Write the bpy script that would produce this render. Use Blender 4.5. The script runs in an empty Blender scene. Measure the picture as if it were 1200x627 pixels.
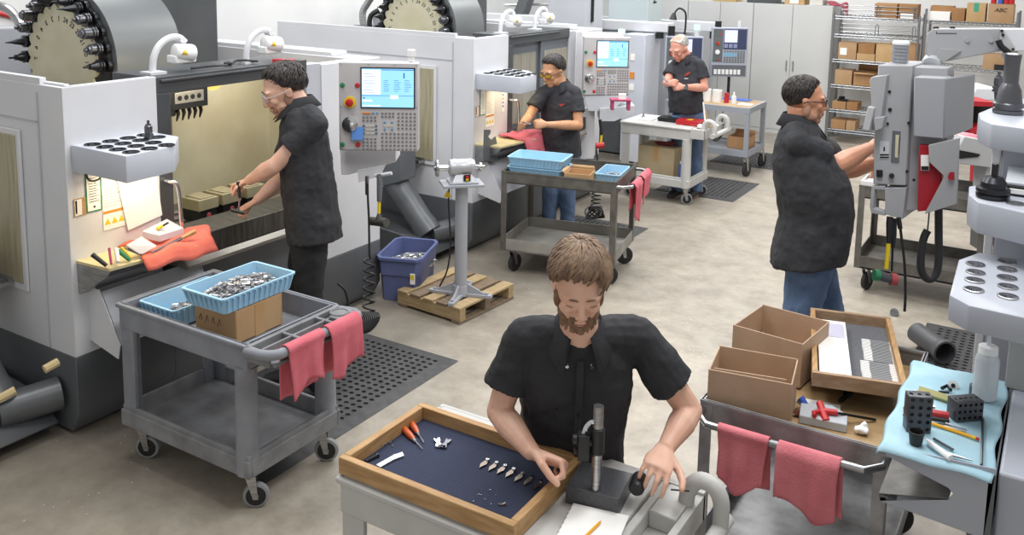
import bpy, bmesh, math, random
from mathutils import Vector, Matrix, noise
random.seed(7)
C = bpy.context.scene.collection
PI = math.pi
# ---------------------------------------------------------------- camera
FP, PCX, PCY, CH = 1070.0, 600.0, 100.0, 2.6
PITCH, ROLL, YAW = math.radians(8.0), math.radians(1.0), math.radians(31.5)
F0 = Vector((-math.sin(YAW), math.cos(YAW), 0)); R0 = Vector((math.cos(YAW), math.sin(YAW), 0))
FW = F0*math.cos(PITCH) + Vector((0, 0, -math.sin(PITCH)))
UP = F0*math.sin(PITCH) + Vector((0, 0, math.cos(PITCH)))
RT = R0*math.cos(ROLL) + UP*math.sin(ROLL)
UPR = UP*math.cos(ROLL) - R0*math.sin(ROLL)
def A(px, py, k):          # a point of the room at distance k along the view
    return Vector((0, 0, CH)) + (FW + RT*((px-PCX)/FP) - UPR*((py-PCY)/FP))*k
def G(px, py, z=0.0):      # a point of the room on the level z
    d = FW + RT*((px-PCX)/FP) - UPR*((py-PCY)/FP)
    return Vector((0, 0, CH)) + d*((z-CH)/d.z)
cd = bpy.data.cameras.new('camera'); cam = bpy.data.objects.new('camera', cd); C.objects.link(cam)
cd.sensor_width = 36; cd.lens = 36*FP/1200; cd.shift_x = 0.0; cd.shift_y = -(313.5-PCY)/1200
cd.clip_start = 0.05; cd.clip_end = 100
M = Matrix((RT, UPR, -FW)).transposed().to_4x4(); M.translation = (0, 0, CH)
cam.matrix_world = M
bpy.context.scene.camera = cam
# ---------------------------------------------------------------- materials
def lin(h):
    h = h.lstrip('#'); o = []
    for i in (0, 2, 4):
        v = int(h[i:i+2], 16)/255
        o.append(v/12.92 if v <= .04045 else ((v+.055)/1.055)**2.4)
    return tuple(o)+(1,)
MATS = {}
def mat(name, col, rough=.5, metal=0, col2=None, ns=8, lo=.35, hi=.65, bump=0, bs=60, emit=0, alpha=1, trans=0, stretch=None, spec=.5, sheen=0):
    if name in MATS: return MATS[name]
    m = bpy.data.materials.new(name); m.use_nodes = True; nt = m.node_tree; b = nt.nodes['Principled BSDF']
    b.inputs['Base Color'].default_value = lin(col); b.inputs['Roughness'].default_value = rough
    b.inputs['Metallic'].default_value = metal; b.inputs['Specular IOR Level'].default_value = spec
    tc = nt.nodes.new('ShaderNodeTexCoord'); src = tc.outputs['Object']
    if stretch:
        mp = nt.nodes.new('ShaderNodeMapping'); mp.inputs['Scale'].default_value = stretch
        nt.links.new(src, mp.inputs['Vector']); src = mp.outputs['Vector']
    if col2:
        n = nt.nodes.new('ShaderNodeTexNoise'); n.inputs['Scale'].default_value = ns; n.inputs['Detail'].default_value = 6
        nt.links.new(src, n.inputs['Vector'])
        r = nt.nodes.new('ShaderNodeValToRGB'); r.color_ramp.elements[0].position = lo; r.color_ramp.elements[1].position = hi
        r.color_ramp.elements[0].color = lin(col); r.color_ramp.elements[1].color = lin(col2)
        nt.links.new(n.outputs['Fac'], r.inputs['Fac']); nt.links.new(r.outputs['Color'], b.inputs['Base Color'])
    if bump:
        n2 = nt.nodes.new('ShaderNodeTexNoise'); n2.inputs['Scale'].default_value = bs; n2.inputs['Detail'].default_value = 4
        nt.links.new(src, n2.inputs['Vector'])
        bp = nt.nodes.new('ShaderNodeBump'); bp.inputs['Strength'].default_value = bump; bp.inputs['Distance'].default_value = .01
        nt.links.new(n2.outputs['Fac'], bp.inputs['Height']); nt.links.new(bp.outputs['Normal'], b.inputs['Normal'])
    if emit:
        b.inputs['Emission Color'].default_value = lin(col); b.inputs['Emission Strength'].default_value = emit
    if trans: b.inputs['Transmission Weight'].default_value = trans; b.inputs['IOR'].default_value = 1.3
    if alpha < 1: b.inputs['Alpha'].default_value = alpha
    MATS[name] = m; return m
W_PAINT = mat('white machine paint', 'd3d5da', .4, col2='dcdde1', ns=2)
L_GREY = mat('light grey machine paint', 'b3b6bd', .42, col2='bbbec4', ns=3)
B_GREY = mat('blue grey machine paint', 'c3c8d3', .38, col2='cbcfd8', ns=3)
D_GREY = mat('charcoal machine paint', '5c6064', .42, col2='66696d', ns=4)
DD_GREY = mat('dark charcoal paint', '45484b', .4, col2='4d5053', ns=4)
BLACK = mat('black plastic', '1b1c1e', .45)
DARK = mat('dark recess', '151617', .8)
STEEL = mat('brushed steel', '9b9c9e', .32, 1, col2='b8b9ba', ns=12, stretch=(1, 1, 12))
CHROME = mat('chrome', 'd8dadc', .15, 1)
PANEL = mat('pearl grey console metal', 'c3c0c2', .42, .15, col2='cbc8ca', ns=6)
DSTEEL = mat('dark oily steel', '77756f', .45, .4, col2='5f5d58', ns=9, bump=.15)
CREAM = mat('cream enclosure lining', 'cec8ae', .45, col2='c0b798', ns=3, bump=.05)
GLASSY = mat('coolant streaked window', 'b5ad90', .3, col2='8f8870', ns=5, stretch=(9, 9, .5), lo=.3, hi=.7)
WHITE = mat('white plastic', 'eceded', .35)
PAPER = mat('white paper', 'f2f1ee', .7)
YELLOW = mat('yellow plastic', 'e6c820', .4)
RED = mat('red plastic', 'c02a2e', .35)
GREEN = mat('green plastic', '2c7f56', .4)
ORANGE = mat('orange label', 'e08a38', .5)
BLUE = mat('blue plastic', '3f67c0', .4)
CARD = mat('brown cardboard', 'b38c66', .8, col2='a8805a', ns=5, bump=.05)
CARD2 = mat('pale worn cardboard', 'b79c80', .8, col2='ab8f73', ns=6, bump=.05)
TAPE = mat('packing tape', 'c09a6a', .3)
WOOD = mat('pale pine', 'bf9a6c', .6, col2='a68052', ns=7, stretch=(1.2, 9, 9), bump=.15)
WOODY = mat('pale pine along y', 'bf9a6c', .6, col2='a68052', ns=7, stretch=(9, 1.2, 9), bump=.15)
WOODD = mat('weathered board', '8d7a66', .8, col2='756553', ns=7, stretch=(9, 1.2, 9), bump=.2)
PLY = mat('plywood sheet', 'a98d66', .6, col2='977b55', ns=4, stretch=(1, 5, 5))
CART_G = mat('grey resin', '8f939b', .6, col2='7d8088', ns=6, bump=.12, bs=90)
CART_GT = mat('scuffed grey resin', '8d8f92', .65, col2='737477', ns=7, bump=.1)
CART_W = mat('off white resin', 'c6c6c3', .55, col2='bbbbb8', ns=5, bump=.08)
RUB = mat('black rubber', '2b2b2c', .7)
RUBG = mat('grey rubber tyre', '8e9092', .6)
RUBM = mat('black rubber matting', '3a3a3b', .65, col2='48484a', ns=20)
RAG = mat('red shop cloth', 'da8088', .9, col2='cb6f79', ns=9, bump=.3, bs=120)
RAGO = mat('orange red shop cloth', 'd8705f', .9, col2='c75e50', ns=9, bump=.3, bs=120)
BIN = mat('light blue plastic', '9cc8e4', .4, col2='a6cfe8', ns=5)
BIN2 = mat('slate blue plastic', '626d9b', .5, col2='57618c', ns=4)
CHIPS = mat('shiny metal parts', 'd0d0d2', .35, .6, col2='77787c', ns=60)
GRANITE = mat('black granite', '3e3f43', .35, col2='48494d', ns=80)
FELT = mat('navy felt', '2b3248', .95, col2='343b52', ns=180, bump=.2, bs=300)
FELTG = mat('charcoal felt', '5c5d62', .95, col2='6a6b70', ns=150)
MATB = mat('pale blue cloth mat', 'a9cbd8', .85, col2='98bccb', ns=7, bump=.1)
CLEAR = mat('milky plastic', 'dde2e8', .25, trans=.35)
DRUMF = mat('ivory disc', 'cfcab0', .5, col2='c5bf9f', ns=5)
DRUMC = mat('grey drum cover', '686c6e', .38, col2='6e7274', ns=2)
WALLM = mat('white wall paint', 'e9eae9', .7, col2='e2e3e3', ns=1.5)
CAB = mat('pale grey cabinet enamel', 'c2c3c2', .45, col2='c8c9c8', ns=1.5)
WIRE = mat('chromed wire', '94979b', .35, .8)
SKIN = mat('skin', 'e9bda6', .5, col2='e0ae95', ns=14, bump=.04, bs=200)
SKIN2 = mat('tan skin', 'd09c78', .5, col2='c6906c', ns=14, bump=.04, bs=200)
SHIRT = mat('black cotton', '2a2b2f', .85, col2='303135', ns=12, bump=.3, bs=35)
SHIRT2 = mat('charcoal cotton', '2c2d33', .85, col2='323339', ns=12, bump=.3, bs=35)
PANTS = mat('black trousers', '1e1f22', .85, col2='242528', ns=12, bump=.3, bs=35)
JEANS = mat('blue denim', '4f6583', .85, col2='62789a', ns=11, bump=.3, bs=60)
LABELY = mat('yellow warning label', 'edc91f', .5)
SCRB = mat('blue screen', '8fcbf2', .3, emit=.75)
SCRW = mat('white screen pane', 'e2ecf2', .3, emit=.8)
SCRD = mat('navy screen lines', '2f6fb5', .3, emit=.4)
# ---------------------------------------------------------------- mesh builder
class MB:
    def __init__(s): s.v = []; s.f = []; s.m = []
    def add(s, vs, fs, m=0):
        n = len(s.v); s.v += [tuple(v) for v in vs]
        for f in fs: s.f.append([n+i for i in f]); s.m.append(m)
    def box(s, x0, x1, y0, y1, z0, z1, m=0, R=None, o=(0, 0, 0)):
        vs = [Vector(p) for p in ((x0,y0,z0),(x1,y0,z0),(x1,y1,z0),(x0,y1,z0),(x0,y0,z1),(x1,y0,z1),(x1,y1,z1),(x0,y1,z1))]
        if R is not None: vs = [R @ v + Vector(o) for v in vs]
        s.add(vs, [(0,3,2,1),(4,5,6,7),(0,1,5,4),(1,2,6,5),(2,3,7,6),(3,0,4,7)], m)
    def obox(s, c, size, rz=0, m=0, rx=0, ry=0):
        R = Matrix.Rotation(rz, 3, 'Z') @ Matrix.Rotation(ry, 3, 'Y') @ Matrix.Rotation(rx, 3, 'X'); a, b, d = (q/2 for q in size)
        s.box(-a, a, -b, b, -d, d, m, R, c)
    def prism(s, poly, ext, m=0):
        p = [Vector(q) for q in poly]; e = Vector(ext); n = len(p)
        nor = Vector((0, 0, 0))
        for i in range(n): nor += p[i].cross(p[(i+1) % n])
        if nor.dot(e) > 0: p.reverse()
        s.add(p+[q+e for q in p], [list(range(n)), list(range(2*n-1, n-1, -1))]+[(i, i+n, (i+1) % n+n, (i+1) % n) for i in range(n)], m)
    def ring(s, c, ax, r, n, up=None, ry=None, ph=0):
        ax = Vector(ax).normalized()
        u = Vector(up) if up else (Vector((0, 0, 1)) if abs(ax.z) < .9 else Vector((1, 0, 0)))
        a = u.cross(ax).normalized(); b = ax.cross(a)
        ry = r if ry is None else ry
        return [Vector(c)+a*(r*math.cos(2*PI*i/n+ph))+b*(ry*math.sin(2*PI*i/n+ph)) for i in range(n)]
    def rings(s, rs, m=0, caps=(1, 1)):
        n = len(rs[0]); vs = [v for r in rs for v in r]; fs = []
        for k in range(len(rs)-1):
            for i in range(n):
                j = (i+1) % n; fs.append((k*n+i, k*n+j, (k+1)*n+j, (k+1)*n+i))
        if caps[0]: fs.append(list(range(n-1, -1, -1)))
        if caps[1]: fs.append([(len(rs)-1)*n+i for i in range(n)])
        s.add(vs, fs, m)
    def cyl(s, p0, p1, r, r2=None, n=16, m=0, caps=(1, 1)):
        p0, p1 = Vector(p0), Vector(p1); ax = p1-p0; r2 = r if r2 is None else r2
        s.rings([s.ring(p0, ax, r, n), s.ring(p1, ax, r2, n)], m, caps)
    def lathe(s, o, ax, prof, n=16, m=0):
        o = Vector(o); ax = Vector(ax).normalized()
        s.rings([s.ring(o+ax*t, ax, max(r, 1e-4), n) for t, r in prof], m)
    def tube(s, pts, r, n=8, m=0, sub=0, flat=1, up=None, capr=True):
        P = [Vector(p) for p in pts]; rr = r if isinstance(r, (list, tuple)) else [r]*len(P)
        if sub:
            Q = []; q = []
            for i in range(len(P)-1):
                a = P[max(i-1, 0)]; b = P[i]; c = P[i+1]; d = P[min(i+2, len(P)-1)]
                for k in range(sub):
                    t = k/sub
                    Q.append(.5*((2*b)+(c-a)*t+(2*a-5*b+4*c-d)*t*t+(-a+3*b-3*c+d)*t**3)); q.append(rr[i]+(rr[i+1]-rr[i])*t)
            Q.append(P[-1]); q.append(rr[-1]); P, rr = Q, q
        rs = []; T0 = (P[1]-P[0]).normalized()
        u = Vector(up) if up else (Vector((0, 0, 1)) if abs(T0.z) < .9 else Vector((1, 0, 0)))
        u = (u-T0*u.dot(T0)).normalized()
        for i, p in enumerate(P):
            T = (P[min(i+1, len(P)-1)]-P[max(i-1, 0)]).normalized()
            u = u-T*u.dot(T)
            if u.length < 1e-6: u = T.orthogonal()
            u.normalize(); b = T.cross(u)
            rs.append([p+b*(rr[i]*math.cos(2*PI*k/n))+u*(rr[i]*flat*math.sin(2*PI*k/n)) for k in range(n)])
        s.rings(rs, m)
    def ell(s, c, r, R=None, n=14, k=9, m=0):
        c = Vector(c); R = R or Matrix.Identity(3); r = (r, r, r) if not isinstance(r, (tuple, list)) else r
        rs = []
        for j in range(k):
            t = PI*(j+.02 if j == 0 else (j-.02 if j == k-1 else j))/(k-1)
            rs.append([c+R @ Vector((r[0]*math.sin(t)*math.cos(2*PI*i/n), r[1]*math.sin(t)*math.sin(2*PI*i/n), -r[2]*math.cos(t))) for i in range(n)])
        s.rings(rs, m)
    def sheet(s, fn, nu, nv, m=0):
        vs = [fn(i/nu, j/nv) for j in range(nv+1) for i in range(nu+1)]
        s.add(vs, [(j*(nu+1)+i, j*(nu+1)+i+1, (j+1)*(nu+1)+i+1, (j+1)*(nu+1)+i) for j in range(nv) for i in range(nu)], m)
    def build(s, name, mats, parent=None, local=False, bevel=0, smooth=35, solid=0, remesh=0, sm=0, wrinkle=0, wsize=.15, seg=2, sub=0):
        me = bpy.data.meshes.new(name); off = Vector((0, 0, 0))
        if parent is not None and not local:
            q = parent
            while q is not None: off += Vector(q.location); q = q.parent
        me.from_pydata([tuple(Vector(v)-off) for v in s.v], [], s.f)
        if not isinstance(mats, (list, tuple)): mats = [mats]
        bmm = bmesh.new(); bmm.from_mesh(me); bmesh.ops.recalc_face_normals(bmm, faces=bmm.faces); bmm.to_mesh(me); bmm.free()
        for m in mats: me.materials.append(m)
        for i, p in enumerate(me.polygons): p.material_index = s.m[i]; p.use_smooth = True
        if not remesh and not sub: me.set_sharp_from_angle(angle=math.radians(smooth))
        o = bpy.data.objects.new(name, me); C.objects.link(o)
        if parent is not None: o.parent = parent
        if bevel:
            b = o.modifiers.new('bevel', 'BEVEL'); b.width = bevel; b.segments = seg; b.limit_method = 'ANGLE'; b.angle_limit = math.radians(40)
        if solid:
            b = o.modifiers.new('solid', 'SOLIDIFY'); b.thickness = solid; b.offset = 0
        if sub:
            b = o.modifiers.new('sub', 'SUBSURF'); b.levels = sub; b.render_levels = sub
        if remesh:
            b = o.modifiers.new('remesh', 'REMESH'); b.mode = 'VOXEL'; b.voxel_size = remesh; b.use_smooth_shade = True
            if sm:
                b = o.modifiers.new('smooth', 'SMOOTH'); b.factor = .5; b.iterations = sm
        if wrinkle:
            tn = 'folds%.3f' % wsize
            t = bpy.data.textures.get(tn) or bpy.data.textures.new(tn, 'CLOUDS'); t.noise_scale = wsize; t.noise_depth = 2
            b = o.modifiers.new('folds', 'DISPLACE'); b.texture = t; b.strength = wrinkle; b.mid_level = .5; b.texture_coords = 'GLOBAL'
        return o
def tag(o, label, cat, group=None, kind=None):
    if label: o['label'] = label
    if cat: o['category'] = cat
    if group: o['group'] = group
    if kind: o['kind'] = kind
    return o
def thing(name, label, cat, loc=(0, 0, 0), group=None):
    o = bpy.data.objects.new(name, None); C.objects.link(o); o.location = loc; o.empty_display_size = .1
    return tag(o, label, cat, group)
def struct(name, mb, m, **k):
    o = mb.build(name, m, **k); o['kind'] = 'structure'; return o
def put(o, loc, rz=0): o.location = loc; o.rotation_euler = (0, 0, rz); return o
def dup(root, loc, rz=0, label=None, group=None, scale=None):
    r = root.copy(); C.objects.link(r); r.location = loc; r.rotation_euler = (0, 0, rz)
    if label: r['label'] = label
    if group: r['group'] = group
    if scale: r.scale = scale
    for ch in list(root.children):
        c = ch.copy(); C.objects.link(c); c.parent = r
        for g in list(ch.children):
            d = g.copy(); C.objects.link(d); d.parent = c
    return r
def text(s, size, loc, xa, za, m, name, parent, ext=.001, local=False):   # raised lettering on a surface, xa = reading direction, za = up
    cu = bpy.data.curves.new('lettering', 'FONT'); cu.body = s; cu.size = size; cu.extrude = ext; cu.align_x = 'CENTER'; cu.align_y = 'CENTER'
    t = bpy.data.objects.new('lettering', cu); C.objects.link(t); bpy.context.view_layer.update()
    me = bpy.data.meshes.new_from_object(t.evaluated_get(bpy.context.evaluated_depsgraph_get()))
    bpy.data.objects.remove(t)
    xa = Vector(xa).normalized(); za = Vector(za).normalized(); na = xa.cross(za)
    R = Matrix((xa, za, na)).transposed()
    mb = MB(); mb.add([R @ v.co + Vector(loc) for v in me.vertices], [list(p.vertices) for p in me.polygons])
    return mb.build(name, m, parent, local)
# ---------------------------------------------------------------- setting
def floor_mat():
    m = bpy.data.materials.new('sealed concrete'); m.use_nodes = True; nt = m.node_tree; b = nt.nodes['Principled BSDF']; L = nt.links
    tc = nt.nodes.new('ShaderNodeTexCoord')
    def nz(s, d=6, r=.6):
        n = nt.nodes.new('ShaderNodeTexNoise'); n.inputs['Scale'].default_value = s; n.inputs['Detail'].default_value = d; n.inputs['Roughness'].default_value = r
        L.new(tc.outputs['Object'], n.inputs['Vector']); return n
    def ramp(n, p0, c0, p1, c1):
        r = nt.nodes.new('ShaderNodeValToRGB'); e = r.color_ramp.elements; e[0].position = p0; e[0].color = c0; e[1].position = p1; e[1].color = c1
        L.new(n.outputs[0], r.inputs['Fac']); return r
    a = ramp(nz(.7), .35, lin('a59e93'), .65, lin('bdb4a5'))
    c = ramp(nz(4.5, 10, .72), .33, lin('a39b90'), .62, lin('ffffff'))
    mx = nt.nodes.new('ShaderNodeMix'); mx.data_type = 'RGBA'; mx.blend_type = 'MULTIPLY'; mx.inputs['Factor'].default_value = .55
    L.new(a.outputs[0], mx.inputs['A']); L.new(c.outputs[0], mx.inputs['B'])
    st = ramp(nz(2.3, 4), .62, (0, 0, 0, 1), .74, (1, 1, 1, 1))
    mx2 = nt.nodes.new('ShaderNodeMix'); mx2.data_type = 'RGBA'; mx2.blend_type = 'MIX'; mx2.inputs['B'].default_value = lin('8a8276')
    sc = nt.nodes.new('ShaderNodeMath'); sc.operation = 'MULTIPLY'; sc.inputs[1].default_value = .5
    L.new(st.outputs[0], sc.inputs[0]); L.new(sc.outputs[0], mx2.inputs['Factor']); L.new(mx.outputs['Result'], mx2.inputs['A'])
    # patchy darker tone of the concrete towards the machines
    sx = nt.nodes.new('ShaderNodeSeparateXYZ'); L.new(tc.outputs['Object'], sx.inputs[0])
    mr = nt.nodes.new('ShaderNodeMapRange'); mr.inputs['From Min'].default_value = -2.6; mr.inputs['From Max'].default_value = -4.1
    L.new(sx.outputs['X'], mr.inputs['Value'])
    n3 = nz(1.7, 7); ml = nt.nodes.new('ShaderNodeMath'); ml.operation = 'MULTIPLY'; L.new(mr.outputs[0], ml.inputs[0]); L.new(n3.outputs[0], ml.inputs[1])
    ml2 = nt.nodes.new('ShaderNodeMath'); ml2.operation = 'MULTIPLY'; ml2.inputs[1].default_value = 1.15; L.new(ml.outputs[0], ml2.inputs[0]); ml2.use_clamp = True
    mx3 = nt.nodes.new('ShaderNodeMix'); mx3.data_type = 'RGBA'; mx3.inputs['B'].default_value = lin('6f695f')
    L.new(ml2.outputs[0], mx3.inputs['Factor']); L.new(mx2.outputs['Result'], mx3.inputs['A'])
    vo = nt.nodes.new('ShaderNodeTexVoronoi'); vo.inputs['Scale'].default_value = 22; L.new(tc.outputs['Object'], vo.inputs['Vector'])
    sp = nt.nodes.new('ShaderNodeMath'); sp.operation = 'LESS_THAN'; sp.inputs[1].default_value = .075; L.new(vo.outputs['Distance'], sp.inputs[0])
    n4 = ramp(nz(1.1, 3), .5, (0, 0, 0, 1), .58, (1, 1, 1, 1)); sp2 = nt.nodes.new('ShaderNodeMath'); sp2.operation = 'MULTIPLY'
    L.new(sp.outputs[0], sp2.inputs[0]); L.new(n4.outputs[0], sp2.inputs[1])
    mx4 = nt.nodes.new('ShaderNodeMix'); mx4.data_type = 'RGBA'; mx4.inputs['B'].default_value = lin('eeeeec')
    L.new(sp2.outputs[0], mx4.inputs['Factor']); L.new(mx3.outputs['Result'], mx4.inputs['A'])
    L.new(mx4.outputs['Result'], b.inputs['Base Color']); b.inputs['Roughness'].default_value = .42
    bp = nt.nodes.new('ShaderNodeBump'); bp.inputs['Strength'].default_value = .08; L.new(nz(30).outputs[0], bp.inputs['Height']); L.new(bp.outputs[0], b.inputs['Normal'])
    return m
mb = MB(); mb.box(-8.2, 3.5, -.5, 14.5, -.1, 0); struct('floor', mb, floor_mat())
mb = MB(); mb.box(-8.2, -8.0, -.5, 14.5, 0, 4.2); struct('wall_left', mb, WALLM)
mb = MB(); mb.box(-8.0, 3.5, 14.35, 14.5, 0, 4.2); struct('wall_back', mb, WALLM)
mb = MB(); mb.box(-8.0, 3.5, 14.33, 14.35, 0, .1); struct('baseboard_back', mb, L_GREY)
# ---------------------------------------------------------------- lathed tool holder shapes
def holder_prof(kind):
    base = [(0, .02), (0, .032), (.012, .032), (.013, .027), (.02, .027), (.021, .032), (.032, .032), (.035, .024)]
    if kind == 4: return [(0, .045), (0, .058), (.014, .06), (.016, .05), (.022, .05), (.024, .06), (.036, .06), (.04, .045), (.06, .045), (.08, .03), (.083, .012), (.13, .012), (.131, .009)]
    if kind == 5: return [(0, .05), (0, .06), (.014, .06), (.016, .051), (.024, .051), (.026, .06), (.04, .06), (.045, .052), (.1, .044), (.125, .032), (.13, .03), (.2, .03), (.25, .034), (.255, .02)]
    k = kind % 4
    if k == 0: return base+[(.06, .022), (.075, .016), (.1, .015), (.101, .006), (.15, .005), (.153, .001)]
    if k == 1: return base+[(.05, .026), (.085, .026), (.09, .02), (.1, .018), (.101, .009), (.125, .009), (.126, .002)]
    if k == 2: return base+[(.04, .02), (.07, .017), (.105, .012), (.13, .007), (.18, .003), (.182, .001)]
    return base+[(.04, .028), (.1, .028), (.104, .02), (.118, .02), (.119, .002)]
HOLDM = [mat('dark tool steel', '3b3c40', .3, .8), mat('grey tool steel', '6c6d72', .28, .9)]
def console(name, label, w, h, loc, rz, style='full', mats=(PANEL, PANEL)):
    t = thing(name, label, 'control console', (0, 0, 0))
    b = MB(); b.box(-w/2, w/2, 0, .09, 0, h); b.build('housing', mats[0], t, bevel=.008)
    for xx in (-w*.47, -.15*w, .2*w, w*.47):
        for zz in (.02*h, .98*h):
            pass
    b = MB()
    for xx in (-w*.475, -.12*w, .2*w, w*.475):
        for zz in (.025*h, .5*h, .975*h):
            if abs(xx) < w*.4 and zz == .5*h: continue
            b.cyl((xx, .001, zz), (xx, -.003, zz), .004, n=8)
    b.build('screw_heads', STEEL, t)
    x0, x1, z0, z1 = -w*.21, w*.44, h*.5, h*.93
    if style == 'full':
        b = MB(); b.box(x0-.008, x1+.008, -.006, .01, z0-.008, z1+.008, 0); b.box(x0, x1, -.0075, 0, z0, z1, 1)
        sw, sh = x1-x0, z1-z0
        b.box(x0+.01*sw, x0+.36*sw, -.0085, 0, z0+.33*sh, z0+.97*sh, 2)
        b.box(x0+.01*sw, x0+.2*sw, -.0085, 0, z0+.14*sh, z0+.19*sh, 2); b.box(x0+.01*sw, x0+.36*sw, -.0085, 0, z0+.02*sh, z0+.05*sh, 2)
        b.box(x0+.55*sw, x0+.7*sw, -.0085, 0, z0+.22*sh, z0+.32*sh, 2)
        for i in range(9): b.box(x0+.03*sw, x0+(.2+.12*random.random())*sw, -.009, 0, z0+(.38+.06*i)*sh, z0+(.39+.06*i)*sh, 3)
        for i in range(6):
            for j in range(3): b.box(x0+(.42+.2*j)*sw, x0+(.5+.2*j+.06*random.random())*sw, -.0085, 0, z0+(.42+.055*i)*sh, z0+(.43+.055*i)*sh, 3)
        b.box(x0+.8*sw, x0+.825*sw, -.0085, 0, z0+.76*sh, z0+.9*sh, 3)
        b.box(x0, x1, -.0085, 0, z0+.3*sh, z0+.31*sh, 3); b.box(x0+.38*sw, x1, -.0085, 0, z0+.965*sh, z0+.985*sh, 3)
        b.box(x0+.03*sw, x0+.055*sw, -.009, 0, z0+.22*sh, z0+.26*sh, 4)
        b.build('screen', [DARK, SCRB, SCRW, SCRD, RED], t)
        b = MB(); ks = h*.0185
        def keys(xa, za, nx, nz, dx, dz, m, sz=ks):
            for i in range(nx):
                for j in range(nz): b.box(xa+i*dx-sz*.6, xa+i*dx+sz*.6, -.006, .001, za-j*dz-sz*.42, za-j*dz+sz*.42, m)
        D = w*.0605; Z = h*.047; KX = x0+w*.02; KZ = h*.43
        b.box(KX-ks*.7, KX+D*1.5, -.006, .001, KZ-ks*.4, KZ+ks*.4, 3); keys(KX+2*D, KZ, 2, 1, D*.8, Z, 1)
        keys(KX, KZ-Z, 4, 2, D*.8, Z*.8, 0); keys(KX, KZ-Z*3.1, 5, 3, D*.65, Z*.9, 2); keys(KX, KZ-Z*3.1, 1, 3, D, Z*.9, 1); keys(KX+D*2.6, KZ-Z*3.1, 1, 3, D, Z*.9, 1)
        keys(KX, KZ-Z*6.2, 4, 4, D*.8, Z*.85, 0)
        keys(KX+D*3.9, KZ, 4, 2, D*.75, Z*.8, 0); keys(KX+D*4.4, KZ-Z*2.2, 2, 2, D*1.5, Z*1.7, 1); keys(KX+D*4.4, KZ-Z*3, 3, 1, D*.75, Z, 2)
        keys(KX+D*3.9, KZ-Z*4.9, 9, 5, D*.84, Z*.95, 0); keys(KX+D*7.25, KZ, 5, 5, D*.84, Z*.9, 0)
        b.build('keypad', [mat('grey key', '70716f', .5), mat('blue key', '3f8fbe', .5), mat('pale key', 'c9c8b8', .5), ORANGE], t)
        xk = -w*.36
        for nm, zz, r, mm in (('green_button', .74, .012, GREEN), ('red_button', .74, .012, RED)):
            xx = xk-(.05 if nm[0] == 'g' else -.05)*w/.53
            b = MB(); b.lathe((xx, 0, h*zz), (0, -1, 0), [(0, .016), (.003, .016), (.004, r), (.012, r*.9)], 14); b.build(nm, mm, t)
        for nm, xx, mm in (('green_button', xk-.05, GREEN), ('red_button', xk+.05, RED)):
            b = MB(); b.lathe((xx, 0, h*.07), (0, -1, 0), [(0, .016), (.003, .016), (.004, .012), (.012, .011)], 14); b.build(nm, mm, t)
        b = MB(); b.lathe((xk, 0, h*.55), (0, -1, 0), [(0, .037), (.006, .037), (.007, .02)], 20, 0); b.lathe((xk, -.006, h*.55), (0, -1, 0), [(0, .014), (.015, .014), (.016, .025), (.026, .024), (.03, .015)], 18, 1); b.build('emergency_stop', [YELLOW, RED], t)
        b = MB(); b.lathe((xk, 0, h*.3), (0, -1, 0), [(0, .05), (.008, .05), (.01, .042), (.02, .042), (.023, .036)], 26, 0); b.lathe((xk+.015, -.02, h*.31), (0, -1, 0), [(0, .008), (.02, .007)], 10, 1); b.build('jog_wheel', [CHROME, WHITE], t)
    else:
        b = MB(); b.box(-w*.47, -w*.2, -.006, .01, h*.3, h*.97); b.build('switch_strip', D_GREY, t)
        b = MB(); b.box(-w*.18, w*.46, -.006, .01, h*.56, h*.97, 0); b.box(-w*.16, w*.2, -.008, 0, h*.7, h*.95, 1)
        for i in range(3): b.box(-w*.16+i*.13*w, -w*.06+i*.13*w, -.008, 0, h*.59, h*.67, 2)
        b.build('screen', [mat('navy bezel', '3b4260', .4), mat('pale lilac display', 'c9cce6', .3, emit=.5), mat('soft key', '8d93b5', .4)], t)
        b = MB()
        for i in range(8):
            for j in range(6): b.box(-w*.16+i*.076*w, -w*.105+i*.076*w, -.006, 0, h*.29+j*.042*h, h*.32+j*.042*h, 1 if i < 5 and 2 < j < 5 else 0)
        b.build('keypad', [mat('grey key', '70716f', .5), mat('sky key', '73b7d2', .5)], t)
        b = MB(); b.box(-w*.47, w*.47, -.006, .01, h*.03, h*.24, 0)
        for i in range(7): b.box(-w*.42+i*.11*w, -w*.34+i*.11*w, -.014, 0, h*.05, h*.15, 1)
        b.build('lower_tray', [D_GREY, WHITE], t)
        b = MB(); b.lathe((-w*.34, 0, h*.68), (0, -1, 0), [(0, .03), (.006, .03)], 16, 0); b.lathe((-w*.34, -.006, h*.68), (0, -1, 0), [(0, .018), (.02, .02)], 14, 1); b.build('emergency_stop', [YELLOW, RED], t)
        b = MB(); b.lathe((-w*.34, 0, h*.5), (0, -1, 0), [(0, .035), (.02, .03)], 16); b.build('jog_wheel', WHITE, t)
        for zz, mm, nm in ((.86, RED, 'red_button'), (.86, GREEN, 'green_button'), (.35, GREEN, 'green_button'), (.35, RED, 'red_button')):
            b = MB(); xx = -w*(.29 if nm[0] == 'r' else .4); b.lathe((xx, 0, h*zz), (0, -1, 0), [(0, .013), (.012, .012)], 12); b.build(nm, mm, t)
    return put(t, loc, rz)
def Xp(px, py, x):
    d = FW + RT*((px-PCX)/FP) - UPR*((py-PCY)/FP); return Vector((0, 0, CH)) + d*(x/d.x)
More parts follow.
